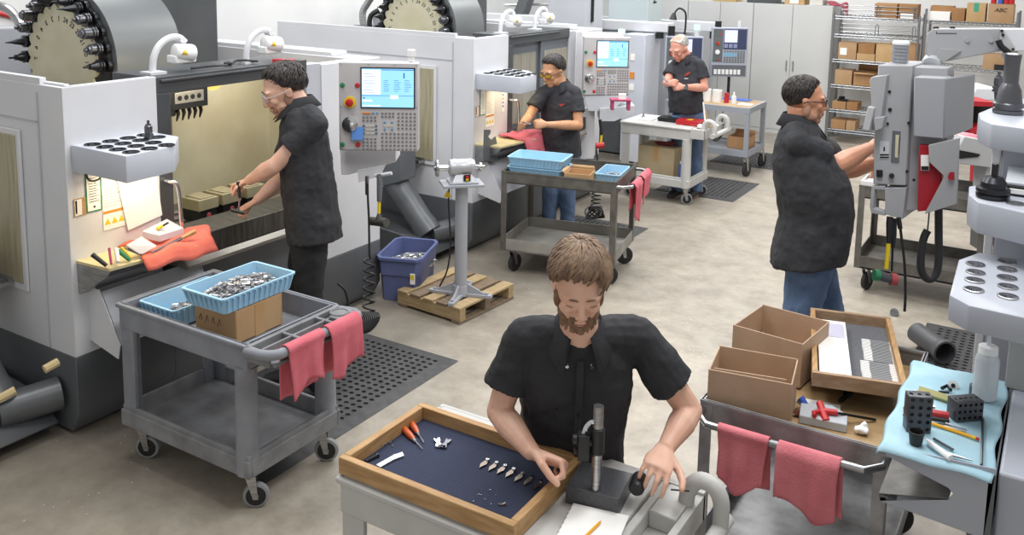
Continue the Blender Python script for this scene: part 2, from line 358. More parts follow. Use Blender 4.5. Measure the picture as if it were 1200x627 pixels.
def cut(o, cm):            # cut real holes into a part
    me = bpy.data.meshes.new('cutter'); me.from_pydata([tuple(Vector(v)) for v in cm.v], [], cm.f); q = bmesh.new(); q.from_mesh(me); bmesh.ops.recalc_face_normals(q, faces=q.faces); q.to_mesh(me); q.free()
    c = bpy.data.objects.new('cutter', me); C.objects.link(c)
    
    md = o.modifiers.new('holes', 'BOOLEAN'); md.object = c; md.operation = 'DIFFERENCE'; md.solver = 'EXACT'
    bpy.context.view_layer.update()
    nm = bpy.data.meshes.new_from_object(o.evaluated_get(bpy.context.evaluated_depsgraph_get()))
    o.modifiers.clear(); o.data = nm; nm.name = o.name
    for p in nm.polygons: p.use_smooth = True
    nm.set_sharp_from_angle(angle=.6)
    bpy.data.objects.remove(c)
XM = -4.353
def work_light(parent, y0, x0=-4.5, z0=1.9):
    b = MB(); b.box(x0-.05, x0+.05, y0-.05, y0+.06, z0, z0+.015)
    b.tube([(x0, y0, z0), (x0, y0+.01, z0+.09), (x0, y0+.05, z0+.16), (x0, y0+.12, z0+.2), (x0, y0+.19, z0+.2), (x0, y0+.23, z0+.17)], .02, 10, sub=4)
    b.cyl((x0-.025, y0+.2, z0+.185), (x0+.025, y0+.2, z0+.185), .018)
    a = b.build('work_light_arm', W_PAINT, parent)
    b = MB(); b.lathe((x0+.02, y0+.13, z0+.12), (.15, 1, -.12), [(0, .03), (.01, .05), (.12, .052), (.135, .045), (.14, .01)], 20)
    b.box(x0-.03, x0+.055, y0+.12, y0+.27, z0+.05, z0+.1)
    b.build('lamp_head', WHITE, a, bevel=.008)
    b = MB(); b.add([(x0+.0745, y0+.15, z0+.105), (x0+.0785, y0+.19, z0+.1), (x0+.078, y0+.17, z0+.14)], [(0, 1, 2)]); b.build('warning_sticker', LABELY, a, solid=.002)
def tool_holder_thing(label, loc, kind, rz=0, s=1.0, up=1):
    b = MB(); pf = [(t*s, r*s) for t, r in holder_prof(kind)]
    b.lathe((0, 0, 0), (0, 0, 1), pf, 22, kind % 2); b.lathe((0, 0, 0), (0, 0, -1), [(0, .02*s), (.05*s, .014*s)], 14, 1)
    o = b.build('tool_holder', HOLDM); o.location = loc; tag(o, label, 'tool holder'); return o
def mill(yo, label, opened):
    t = thing('machining_center', label, 'milling machine', (XM, yo+2.77, 0))
    Y = lambda y: y+yo
    xb = -6.7
    b = MB()   # plinth in charcoal with a toe chamfer
    b.prism([(XM, Y(2.77), .45), (XM, Y(2.77), .13), (XM-.06, Y(2.77), .02), (xb, Y(2.77), .02), (xb, Y(2.77), .45)], (0, .62, 0))
    b.prism([(XM, Y(3.39), .8), (XM, Y(3.39), .13), (XM-.06, Y(3.39), .02), (xb, Y(3.39), .02), (xb, Y(3.39), .8)], (0, 1.24, 0))
    b.prism([(XM, Y(4.63), .45), (XM, Y(4.63), .13), (XM-.06, Y(4.63), .02), (xb, Y(4.63), .02), (xb, Y(4.63), .45)], (0, .64, 0))
    b.build('plinth', D_GREY, t, bevel=.004)
    b = MB(); b.box(XM-.03, XM, Y(2.77), Y(3.33), .452, 1.9); b.box(xb, XM-.03, Y(2.77), Y(2.8), .452, 1.9); b.box(xb, XM-.03, Y(3.3), Y(3.33), .452, 1.72); b.box(XM-.4, XM-.03, Y(2.8), Y(2.83), 1.86, 1.912); b.box(XM-.03, XM-.005, Y(2.8), Y(3.3), 1.9, 1.905); b.box(xb, XM-.2, Y(2.774), Y(2.81), 1.9, 1.935)
    b.build('left_enclosure', W_PAINT, t, bevel=.006)
    b = MB(); b.box(XM-.225, XM-.215, Y(2.764), Y(2.77), .46, 1.86); b.box(xb, XM-.22, Y(2.764), Y(2.77), 1.695, 1.705)
    b.build('panel_seam', L_GREY, t)
    b = MB(); b.box(-5.42, -4.74, Y(2.752), Y(2.768), .74, 1.64, 0); b.box(-5.40, -4.77, Y(2.745), Y(2.756), .78, 1.61, 1); b.build('side_window', [W_PAINT, GLASSY], t, bevel=.004)
    b = MB(); b.box(-5.4, -4.86, Y(2.72), Y(2.75), .785, .8); b.box(-5.1, -4.86, Y(2.66), Y(2.75), .76, .785); b.build('window_track', STEEL, t)
    # right panel
    b = MB(); b.box(XM-.1, XM, Y(4.66), Y(5.27), .452, 1.85); b.box(xb, XM-.1, Y(5.06), Y(5.27), .452, 1.85); b.box(xb, XM-.3, Y(5.08), Y(5.25), 1.85, 1.88); b.build('right_enclosure', W_PAINT, t, bevel=.006)
    b = MB(); b.box(XM-.1, XM-.01, Y(4.52), Y(4.658), .98, 1.86); b.build('corner_post', L_GREY, t, bevel=.004)
    b = MB()
    for yy, zz in ((4.86, 1.66), (4.9, 1.66), (4.88, 1.6), (4.88, 1.57)): b.cyl((XM-.001, Y(yy), zz), (XM+.003, Y(yy), zz), .006, n=8)
    b.build('panel_screws', DARK, t)
    # top beam and jambs
    b = MB(); b.box(-4.75, XM-.005, Y(3.332), Y(4.52), 1.8, 1.895); b.box(-4.6, XM+.012, Y(3.36), Y(4.3), 1.865, 1.88); b.build('top_beam', DD_GREY, t, bevel=.004)
    b = MB(); b.box(-4.46, XM-.004, Y(3.332), Y(3.425), .985, 1.8); b.build('door_jamb', DD_GREY, t, bevel=.003)
    # chamber
    b = MB(); b.box(-5.3, -5.26, Y(3.33), Y(5.055), .82, 1.7); b.box(-5.27, -4.41, Y(4.92), Y(4.95), .82, 1.9) if False else None
    b.box(-5.27, -4.46, Y(5.03), Y(5.055), .82, 1.7); b.box(-4.465, -4.455, Y(4.66), Y(5.05), .82, 1.8); b.box(-5.27, -4.45, Y(3.331), Y(3.35), .82, 1.7)
    b.build('chamber_lining', CREAM, t)
    b = MB(); b.box(-5.26, -4.46, Y(3.35), Y(5.03), .805, .84); b.build('chamber_floor', DSTEEL, t)
    b = MB(); b.box(-4.95, -4.5, Y(3.5), Y(4.6), .845, .9)
    for i in range(4): b.box(-4.93+.12*i, -4.87+.12*i, Y(3.5), Y(4.6), .9, .91)
    b.build('machine_table', STEEL, t, bevel=.003)
    b = MB(); b.prism([(XM-.08, Y(3.35), .985), (-4.2, Y(3.35), .975), (-4.2, Y(3.35), .85), (XM-.08, Y(3.35), .81)], (0, 1.28, 0)); b.build('stainless_apron', mat('streaked apron steel', '5f5d59', .38, .6, col2='45433f', ns=6, stretch=(1, 8, 1)), t, bevel=.004)
    b = MB(); b.prism([(-4.2, Y(3.36), .845), (-4.17, Y(3.36), .82), (-4.17, Y(3.36), .8), (XM+.002, Y(3.36), .802), (XM+.002, Y(3.36), .845)], (0, 1.24, 0)); b.build('apron_lip', mat('worn apron lip', '8f8b82', .4, .3), t)
    # spindle head
    b = MB(); b.box(-5.2, -4.8, Y(3.78), Y(4.06), 1.6, 1.78, 0); b.box(-4.8, -4.79, Y(3.8), Y(4.02), 1.64, 1.71, 1); [b.cyl((-4.79, Y(3.83+.05*i), 1.675), (-4.786, Y(3.83+.05*i), 1.675), .017, n=12, m=2) for i in range(4)]
    b.cyl((-4.88, Y(3.78), 1.62), (-4.88, Y(3.78), 1.38), .045, n=16, m=3); b.cyl((-4.88, Y(3.78), 1.64), (-4.88, Y(3.78), 1.56), .07, n=16, m=0)
    h = b.build('spindle_head', [DD_GREY, WHITE, DD_GREY, STEEL], t, bevel=.004)
    b = MB()
    for i in range(5): b.tube([(-4.84, Y(3.84+.045*i), 1.62), (-4.82, Y(3.84+.045*i), 1.57), (-4.8, Y(3.81+.045*i), 1.53)], [.014, .012, .005], 8)
    b.build('coolant_nozzles', BLACK, h)
    b = MB(); b.lathe((-4.9, Y(4.18), 1.76), (.6, -.3, -.6), [(0, .03), (.02, .05), (.07, .05), (.08, .035)], 8); b.build('chamber_lamp', mat('amber lamp lens', 'f3cf70', .3, emit=1.2), t, bevel=.003)
    # column
    b = MB(); b.box(-6.15, -5.55, Y(4.28), Y(4.8), .9, 2.85, 0); b.build('column', DD_GREY, t, bevel=.01)
    # carousel
    cx, cz, R = -5.65, 1.87, .41
    b = MB(); b.lathe((cx, Y(3.66), cz), (0, 1, 0), [(0, R+.06), (.0, R+.075), (.5, R+.075), (.501, R-.05)], 64); b.build('drum_cover', DRUMC, t)
    b = MB(); b.lathe((cx, Y(3.6), cz), (0, 1, 0), [(0, R-.05), (.02, R-.03), (.03, R+.03), (.1, R+.03)], 64); b.build('drum_ring', BLACK, t)
    b = MB(); n = 24; pts = []
    for i in range(n*4):
        a = 2*PI*i/(n*4); r = (R-.055)+(.022 if i % 4 == 2 else (-.012 if i % 4 == 0 else .012)); pts.append((cx+r*math.cos(a), Y(3.585), cz+r*math.sin(a)))
    b.prism(pts, (0, .02, 0)); disc = b.build('carousel_disc', DRUMF, t)
    for i in range(n):
        a = 2*PI*i/n
        if math.sin(a) < -.2: continue
        d = Vector((math.cos(a), 0, math.sin(a)))
        b = MB(); o = Vector((cx, Y(3.6), cz))+d*(R-.0); k = (i*5+int(yo)) % 7 % 4
        b.lathe(o, (0, -1, 0), [(q*.85, r*1.3) for q, r in holder_prof(k)], 14, k % 2); b.lathe(o+Vector((0, .02, 0)), (0, 1, 0), [(0, .05), (.03, .05)], 12, 0)
        b.build('tool_holder', HOLDM, t)
        if math.sin(a) > -.1:
            s_ = str((i+18) % 24+1); p = Vector((cx, Y(3.584), cz))+d*(R-.13)
            tx = text(s_, .05, p, (-d.z, 0, d.x) if d.x < 0 else (d.z, 0, -d.x), (d.x, 0, d.z) if False else ((0, 0, 1) if False else d), DARK, 'number', disc) if d.x < 0 else text(s_, .05, p, (d.z, 0, -d.x), d, DARK, 'number', disc)
    for yy in ((3.42, 4.12) if opened else (3.42, 4.05)): work_light(t, Y(yy), -4.5, 1.895)
    # holder shelf on the left enclosure
    b = MB(); b.prism([(XM, Y(2.8), 1.46), (-3.9, Y(2.8), 1.46), (-3.92, Y(3.1), 1.46), (-4.1, Y(3.27), 1.46), (XM, Y(3.27), 1.46)], (0, 0, .14))
    sh = b.build('tool_shelf', B_GREY, t, bevel=.006)
    cm = MB(); rb = MB()
    hs = [(-4.27+.105*i, 2.87+.105*j) for j in range(4) for i in range(4) if not (j == 3 and i > 1) and not (i == 3 and j == 3)]
    for x, y in hs:
        cm.cyl((x, Y(y), 1.5), (x, Y(y), 1.7), .036, n=18); rb.rings([rb.ring((x, Y(y), z), (0, 0, 1), r, 18) for z, r in ((1.6, .043), (1.604, .042), (1.604, .036), (1.56, .036))], caps=(0, 0))
    cut(sh, cm)
    for x, y in hs:
        rb = MB(); rb.rings([rb.ring((x, Y(y), z), (0, 0, 1), r, 18) for z, r in ((1.6, .043), (1.604, .042), (1.604, .036), (1.56, .036))], caps=(0, 0)); rb.build('hole_liner', BLACK, sh)
    # ledge and chip trough below it
    b = MB(); b.prism([(XM, Y(2.8), .965), (-4.1, Y(2.82), .965), (-4.04, Y(3.33), .965), (XM, Y(3.36), .965)], (0, 0, .015), 1)
    b.prism([(XM, Y(2.803), .964), (-4.1, Y(2.823), .964), (-4.13, Y(2.823), .93), (-4.33, Y(2.803), .8), (XM, Y(2.803), .8)], (0, .006, 0), 0); b.prism([(-4.1, Y(2.823), .964), (-4.04, Y(3.33), .964), (-4.06, Y(3.33), .93), (-4.12, Y(2.823), .93)], (-.004, 0, 0), 0)
    b.prism([(-4.12, Y(2.82), .93), (-4.06, Y(3.33), .93), (XM, Y(3.33), .79), (XM, Y(2.82), .79)], (0, 0, .005), 0)
    b.build('ledge', [STEEL, mat('cream ledge top', 'd9cda2', .5, col2='cbbd8e', ns=8)], t)
    b = MB(); b.prism([(XM, Y(2.86), .82), (XM, Y(2.86), .52), (-4.12, Y(2.86), .47), (-4.1, Y(2.86), .55), (-4.26, Y(2.86), .82)], (0, .006, 0)); b.build('trough_bracket', W_PAINT, t)
    b = MB(); b.prism([(-4.25, Y(2.87), .81), (-4.1, Y(2.87), .55), (-4.12, Y(2.87), .54), (-4.27, Y(2.87), .8)], (0, .62, 0)); b.prism([(XM, Y(3.49), .85), (XM, Y(3.49), .52), (-4.12, Y(3.49), .5), (-4.1, Y(3.49), .55), (-4.26, Y(3.49), .85)], (0, .006, 0)); b.build('trough_panel', L_GREY, t)
    # chip auger at the machine's left side
    b = MB(); b.prism([(-5.45, Y(2.36), .97), (-4.83, Y(2.36), .97), (-4.83, Y(2.36), .66), (-5.0, Y(2.36), .6), (-5.45, Y(2.36), .6)], (0, .22, 0)); b.build('chip_hopper', D_GREY, t, bevel=.006)
    b = MB(); b.cyl((-5.15, Y(2.48), .8), (-4.61, Y(2.48), .22), .11, n=24); b.cyl((-4.68, Y(2.48), .295), (-4.6, Y(2.48), .21), .117, n=24); b.cyl((-4.6, Y(2.48), .2), (-4.5, Y(2.76), .22), .09, n=20); b.build('chip_auger', mat('worn grey tube', '6a6d70', .35, .3, col2='5f6265', ns=6), t)
    b = MB(); b.prism([(-5.7, Y(2.3), .01), (-4.6, Y(2.3), .01), (-4.45, Y(2.3), .08), (-4.6, Y(2.3), .2), (-5.7, Y(2.3), .3)], (0, .42, 0)); b.build('coolant_tank', DD_GREY, t, bevel=.008)
    # door handle
    b = MB(); b.tube([(XM-.02, Y(3.36), 1.3), (-4.3, Y(3.36), 1.3), (-4.275, Y(3.375), 1.29), (-4.27, Y(3.39), 1.24), (-4.27, Y(3.4), 1.1), (-4.28, Y(3.4), 1.01), (XM-.02, Y(3.4), 1.0)], .013, 12, sub=4); b.build('door_handle', CHROME, t)
    # papers fixed to the panel under the shelf
    def sheet(px, name, m, lab=None, off=0.0, extra=()):
        b = MB(); x = XM+.002+off; P = [Vector((x, Y(y), z)) for y, z in px]
        b.prism(P, (.0015, 0, 0), 0)
        for e, mi in extra: b.prism([Vector((x+.0016, Y(y), z)) for y, z in e], (.0008, 0, 0), mi)
        o = b.build(name, m, t)
        if lab: o['label'] = lab
    def R4(y0, y1, z0, z1): return [(y0, z0), (y1, z0), (y1, z1), (y0, z1)]
    sheet(R4(2.8, 2.87, 1.215, 1.31), 'notice_label', [WOOD, PAPER, RED], None, 0, [(R4(2.805, 2.845, 1.22, 1.305), 1), (R4(2.808, 2.818, 1.23, 1.3), 2)])
    sheet(R4(2.87, 2.96, 1.22, 1.45), 'certificate', [GREEN, PAPER, mat('faint print', 'b9b7ad', .7), RED], 'green framed sheet', .001, [(R4(2.877, 2.953, 1.227, 1.445), 1)]+[(R4(2.885, 2.935+.012*(i % 2), 1.4-.014*i, 1.404-.014*i), 2) for i in range(10)]+[(R4(2.91, 2.922, 1.24, 1.252), 3)])
    sheet(R4(2.965, 3.1, 1.1, 1.45), 'warning_poster', [PAPER, ORANGE, LABELY, mat('faint print', 'b9b7ad', .7)], 'poster with an orange band and three yellow triangles', 0, [(R4(2.967, 3.098, 1.19, 1.205), 1)]+[([(2.972+.042*i, 1.13), (3.008+.042*i, 1.13), (2.99+.042*i, 1.165)], 2) for i in range(3)]+[(R4(2.975, 3.05+.01*(i % 3), 1.42-.016*i, 1.424-.016*i), 3) for i in range(13)])
    sheet(R4(3.23, 3.265, 1.2, 1.45), 'symbol_strip', [PAPER, BLUE, ORANGE], None, 0, [(R4(3.238, 3.257, 1.42-.035*i, 1.44-.035*i), 1 if i != 3 else 2) for i in range(6)])
    if not opened:
        for i, (ya, yb_) in enumerate(((3.43, 4.0), (3.98, 4.6))):
            xo = XM-.03+.03*i-.03
            b = MB(); b.box(xo-.03, xo, Y(ya), Y(yb_), .985, 1.8, 0)
            d = b.build('door_panel', mat('slate door paint', '6d7278', .4), t, bevel=.004)
            b = MB(); b.box(xo-.005, xo+.004, Y(ya+.06), Y(yb_-.07), 1.04, 1.7); b.build('door_window', mat('streaked grey glass', 'a9a698', .3, col2='8b887b', ns=5, stretch=(9, 9, .6)), d)
    return t
m1 = mill(-.05, 'large white and charcoal milling machine at far left with its door open', True)
m2 = mill(3.7, 'second white milling machine behind the pedestal buffer with closed grey doors', False)
# right machine ledge bits -------------------------------------------------
# console support arms
def console_arm(parent, yo, nm='console_bracket'):
    b = MB(); b.box(-4.3, -3.98, yo+4.72, yo+5.12, 1.0, 1.28); b.build(nm, W_PAINT, parent, bevel=.01)
c1 = A(444, 177, 5.78)
con1 = console('control_console', 'large console with a lit blue screen beside the man at the open machine', .5, .565, c1, YAW+.02)
b = MB(); b.box(-.02, .02, .04, .09, .06, .52); b.build('beacon_stub', PANEL, con1, local=True)
b = MB(); b.lathe((.2, .05, .57), (0, 0, 1), [(0, .02), (.03, .02), (.031, .026), (.07, .026), (.075, .02)], 16, 0); b.build('beacon', WHITE, con1, local=True)
# cover box under the console with a hook rail
b = MB(); q = lambda px, py, k: A(px, py, k)
p = [q(398, 174, 5.9), q(464, 168, 5.9), q(464, 190, 5.9), q(408, 205, 5.9), q(400, 205, 5.9)]
b.prism(p, F0*.22); cov = b.build('console_mount', W_PAINT, m1, bevel=.005)
b = MB(); p = [q(419, 200, 5.86), q(452, 193, 5.86), q(446, 206, 5.86), q(420, 214, 5.86)]; b.prism(p, F0*.02)
b.tube([q(440, 206, 5.83), q(459, 203, 5.8)], .012, 8); hr = b.build('hook_rail', W_PAINT, m1)
b = MB(); b.tube([q(444, 204, 5.8), q(445, 214, 5.8), q(444.5, 236, 5.8)], [.014, .02, .016], 10, m=0); b.tube([q(444.5, 236, 5.8), q(444, 254, 5.8)], .01, 8, m=1); b.cyl(q(435, 259, 5.85), q(453, 261, 5.75), .028, n=14, m=2); b.lathe(q(444, 261, 5.8), (0, 0, 1), [(0, .028), (.03, .022), (.06, .01)], 10, m=2)
b2 = MB(); b2.v = []; h = b.build('hammer', [D_GREY, YELLOW, mat('hammer head grey', '55534f', .5, .3)]); tag(h, 'yellow and grey dead-blow hammer hanging under the large console', 'hammer')
def air_hose(name, label, top, mid, bot, turns, r, wire=.007):
    b = MB(); pts = [top, (top+mid)/2+Vector((.005, 0, 0)), mid]; n = turns*12
    ax = bot-mid; u = R0; v = ax.normalized().cross(u)
    pts += [mid+ax*(i/n)+u*(r*math.sin(2*PI*i/12))+v*(r*math.cos(2*PI*i/12)) for i in range(6, n+1)]
    b.tube(pts, wire, 6); b.cyl(top+Vector((0, 0, .02)), top+Vector((0, 0, -.1)), .012, n=8, m=1)
    o = b.build(name, [BLACK, STEEL]); return tag(o, label, 'air hose')
air_hose('air_hose', 'black coiled air hose hanging below the large console', A(430, 210, 5.78), A(433, 298, 5.75), A(432, 372, 5.7), 7, .035)
b = MB(); P0 = A(428, 378, 5.6)
for j in range(9): b.tube([P0+R0*(.05*math.cos(a*PI/8)+.012*j-.06)+F0*(.04*math.sin(a*PI/8))+Vector((0, 0, .05*math.sin(a*PI/8+j*.1))) for a in range(17)], .007, 6)
b.tube([A(396, 332, 5.6), A(404, 340, 5.6), A(408, 355, 5.6), A(410, 370, 5.6), A(418, 382, 5.6)], .008, 8, sub=4)
tag(b.build('coiled_hose', BLACK), 'bunched black coil of hose at the foot of the large console', 'air hose')
# console of the second machine
con2 = console('control_console', 'console with a blue screen behind the man in yellow glasses', .48, .6, A(710, 112, 9.35), YAW+.06)
b = MB(); b.lathe((.15, .05, .605), (0, 0, 1), [(0, .025), (.03, .025), (.031, .03)], 14, 0); b.lathe((.15, .05, .635), (0, 0, 1), [(0, .036), (.04, .036), (.045, .02)], 16, 1); b.build('beacon', [WHITE, mat('green beacon light', '9fe8b8', .3, emit=1.5)], con2, local=True)
b = MB(); b.obox((-.05, .06, .62), (.42, .1, .04), .0, 0); b.build('top_folder', PAPER, con2, local=True)
b = MB(); p = [A(684, 112, 9.35), A(736, 112, 9.35), A(718, 130, 9.35), A(690, 130, 9.35)]; b.prism(p, F0*.2); b.build('console_mount', L_GREY, m2)
b = MB(); p = [A(684, 128, 9.5), A(697, 128, 9.5), A(696, 186, 9.5), A(680, 186, 9.5)]; b.prism(p, F0*.12); b.build('side_cover', W_PAINT, m2)
air_hose('air_hose', 'coiled black air hose hanging beside the man in yellow glasses', A(699, 172, 9.2), A(701, 210, 9.2), A(697, 246, 9.2), 8, .045)
b = MB(); 
for j in range(7): b.tube([A(694, 249, 8.9)+R0*(.07*math.cos(a*PI/6)+.008*j)+F0*(.05*math.sin(a*PI/6+j))+Vector((0, 0, .05*math.sin(a*PI/6+j*.7))) for a in range(13)], .008, 6)
tag(b.build('coiled_hose', BLACK), 'tangled end of black hose lying on the mat by the steel cart', 'air hose')
# third and fourth machines -------------------------------------------------
t = thing('turning_machine', 'pale grey machine with a boom arm, left of the bald man', 'machine', (-5.2, 11.0, 0))
b = MB(); b.box(-7.2, -4.85, 11.0, 11.65, .75, 1.66); b.build('enclosure', L_GREY, t, bevel=.01)
b = MB(); b.box(-7.2, -4.83, 10.98, 11.65, .02, .75); b.build('plinth', D_GREY, t, bevel=.01)
b = MB(); b.box(-4.845, -4.55, 10.6, 11.1, .02, 1.66); pp = b.build('side_post', B_GREY, t, bevel=.008)
b = MB(); b.box(-7.2, -4.38, 10.92, 11.12, 1.68, 1.8); b.build('boom', W_PAINT, t, bevel=.008)
b = MB(); b.box(-5.75, -5.22, 10.25, 10.75, .5, 2.9); b.build('column', L_GREY, t, bevel=.01)
b = MB(); b.box(-5.215, -5.2, 10.4, 10.45, 1.8, 2.2); b.build('column_slot', DARK, t)
b = MB(); b.box(-4.96, -4.9, 10.9, 10.915, 1.45, 1.5); b.build('warning_sticker', LABELY, t)
for i, (z, m_) in enumerate(((1.33, 0), (1.1, 1), (.95, 0))): b = MB(); b.box(-4.79, -4.68, 10.59, 10.6, z, z+.08, m_); b.build('sticker', [PAPER, ORANGE], t)
b = MB(); b.cyl((-4.5, 10.95, 1.6), (-4.5, 10.95, 1.68), .05, n=12); b.build('boom_pivot', BLACK, t)
con3 = console('control_console', 'grey console partly hidden behind the bald man', .46, .66, A(800, 105, 11.3), YAW-.02, 'lathe', (mat('grey blue console', 'a9aebd', .4), PANEL))
b = MB(); b.cyl((.15, .04, .66), (.15, .04, .74), .03, n=12, m=0); b.cyl((.15, .04, .74), (.15, .04, .8), .036, n=12, m=1); b.build('beacon', [W_PAINT, mat('green beacon light', '9fe8b8', .3, emit=1.5)], con3, local=True)
b = MB(); b.box(-.2, -.12, .03, .09, .66, .78); b.build('hanging_arm', BLACK, con3, local=True)
b = MB(); b.tube([Vector((0, .05, .66)), Vector((.01, .05, .8)), Vector((0, .05, .95)), Vector((-.08, .05, 1.0)), Vector((-.14, .04, .93))], .012, 8, sub=4); b.cyl((-.14, .04, .94), (-.15, .03, .86), .02, .05, n=12); g = b.build('gooseneck_lamp', BLACK, con3, local=True)
t = thing('turning_machine', 'farther pale grey machine marked with a 2, against the cabinets', 'machine', (-5.2, 12.6, 0))
b = MB(); b.box(-7.2, -4.75, 12.6, 13.6, .02, 1.55); b.build('enclosure', L_GREY, t, bevel=.01)
b = MB(); b.box(-7.2, -4.27, 12.5, 12.7, 1.6, 1.73); b.build('boom', W_PAINT, t, bevel=.008)
b = MB(); b.box(-5.6, -5.0, 11.7, 12.2, .6, 2.9); b.build('column', mat('mint grey paint', 'b7c2c4', .45), t, bevel=.01)
text('2', .28, (-4.997, 11.93, 2.08), (0, 1, 0), (0, 0, 1), DARK, 'number', t)
b = MB(); b.cyl((-4.35, 12.55, 1.5), (-4.35, 12.55, 1.6), .05, n=12); b.build('boom_pivot', BLACK, t)
con4 = console('control_console', 'grey console hanging in front of the cabinets to the right of the bald man', .49, .68, A(853.5, 90, 12.6), YAW-.02, 'lathe', (mat('grey blue console', 'a9aebd', .4), PANEL))
b = MB(); b.cyl((.13, .04, .68), (.13, .04, .77), .03, n=12); b.build('beacon', W_PAINT, con4, local=True)
b = MB(); b.box(-.2, -.12, .03, .09, .68, .76, 0); b.build('top_mount', BLACK, con4, local=True); b = MB(); b.cyl((.02, .05, -.3), (.02, .05, 0), .02, n=10, m=0); b.build('cable_stub', BLACK, con4, local=True)
b = MB(); b.tube([A(860, 110, 12.4), A(860, 118, 12.4)], .02, 8, m=1); b.cyl(A(859, 126, 12.4), A(860, 112, 12.4), .015, n=8, m=0); tag(b.build('hammer', [BLACK, YELLOW]), 'hammer with a yellow band hanging under the far console', 'hammer')
# wall services --------------------------------------------------------------
b = MB(); b.tube([Xp(-60, 2, -7.985), Xp(60, 30, -7.985)], .022, 8); tag(b.build('air_line', RED), 'red air line running along the left wall behind the tool drum', 'pipe')
b = MB(); b.tube([A(-10, 5, 7), A(8, 10, 7), A(20, 22, 7), A(26, 36, 7)], .035, 10, sub=5); tag(b.build('conduit', STEEL), 'grey flexible conduit curving down at the far left', 'conduit')
b = MB(); b.prism([A(-40, 34, 6.7), A(42, 32, 6.7), A(44, 90, 6.7), A(-40, 90, 6.7)], F0*.4); b.build('coolant_cover', L_GREY, m1, bevel=.01)
b = MB(); b.prism([A(410, 31, 11.6), A(437, 31, 11.6), A(437, 57, 11.6), A(410, 57, 11.6)], F0*.3); b.build('electrical_box', D_GREY, m2, bevel=.01)
b = MB(); b.tube([A(426, 31, 11.6), A(425, 15, 11.6), A(430, 5, 11.6), A(440, -10, 11.6)], .045, 10, sub=4); b.build('conduit', STEEL, m2)
b = MB(); b.prism([A(437, 14, 10.6), A(466, 14, 10.6), A(466, 52, 10.6), A(437, 52, 10.6)], F0*.3, 0); b.prism([A(449, -2, 10.6), A(472, -2, 10.6), A(472, 13, 10.6), A(449, 13, 10.6)], F0*.2, 1); b.tube([A(444, 12, 10.5), A(435, 18, 10.5), A(433, 30, 10.5), A(437, 50, 10.5)], .03, 8, m=1, sub=3); b.build('motor_housing', [L_GREY, BLACK], m2)
b = MB(); b.tube([A(606, 28, 13), A(617, 0, 13), A(622, -20, 13)], .11, 8); tag(b.build('exhaust_duct', DD_GREY), 'dark slanting duct rising behind the work lights', 'duct')
b = MB(); b.tube([A(592, 6, 13.2), A(650, 5, 13.2)], .02, 6); tag(b.build('wall_conduit', STEEL), 'thin conduit on the wall behind the dark slanting duct', 'conduit')
# ================================================================ carts
def caster(parent, x, y, z, r=.062, ang=0, tyre=RUBG):
    b = MB(); ca, sa = math.cos(ang), math.sin(ang)
    ox, oy = x+ca*.025, y+sa*.025; ax = Vector((-sa, ca, 0)); o = Vector((ox, oy, r))
    b.cyl((x, y, z), (x, y, z-.02), .03, n=12, m=0)
    for s in (-1, 1): b.prism([o+ax*(s*.021)+Vector((ca*.012, sa*.012, -.015)), o+ax*(s*.021)+Vector((-ca*.012, -sa*.012, -.015)), Vector((x-ca*.025, y-sa*.025, z-.015))+ax*(s*.021), Vector((x+ca*.025, y+sa*.025, z-.015))+ax*(s*.021)], ax*.003*s, 0)
    f = b.build('caster', STEEL, parent)
    b = MB(); b.lathe(o-ax*.016, ax, [(0, r*.55), (0, r*.86), (.004, r*.97), (.016, r), (.028, r*.97), (.032, r*.86), (.032, r*.55)], 24, 1); b.lathe(o-ax*.014, ax, [(-.0035, r*.76), (.0315, r*.76)], 18, 0); b.lathe(o-ax*.02, ax, [(0, r*.22), (.04, r*.22)], 10, 1)
    b.build('wheel', [BLACK, tyre], f)
def frame_ring(b, x0, x1, y0, y1, z0, z1, w, m=0):
    b.box(x0, x1, y0, y0+w, z0, z1, m); b.box(x0, x1, y1-w, y1, z0, z1, m); b.box(x0, x0+w, y0+w, y1-w, z0, z1, m); b.box(x1-w, x1, y0+w, y1-w, z0, z1, m)
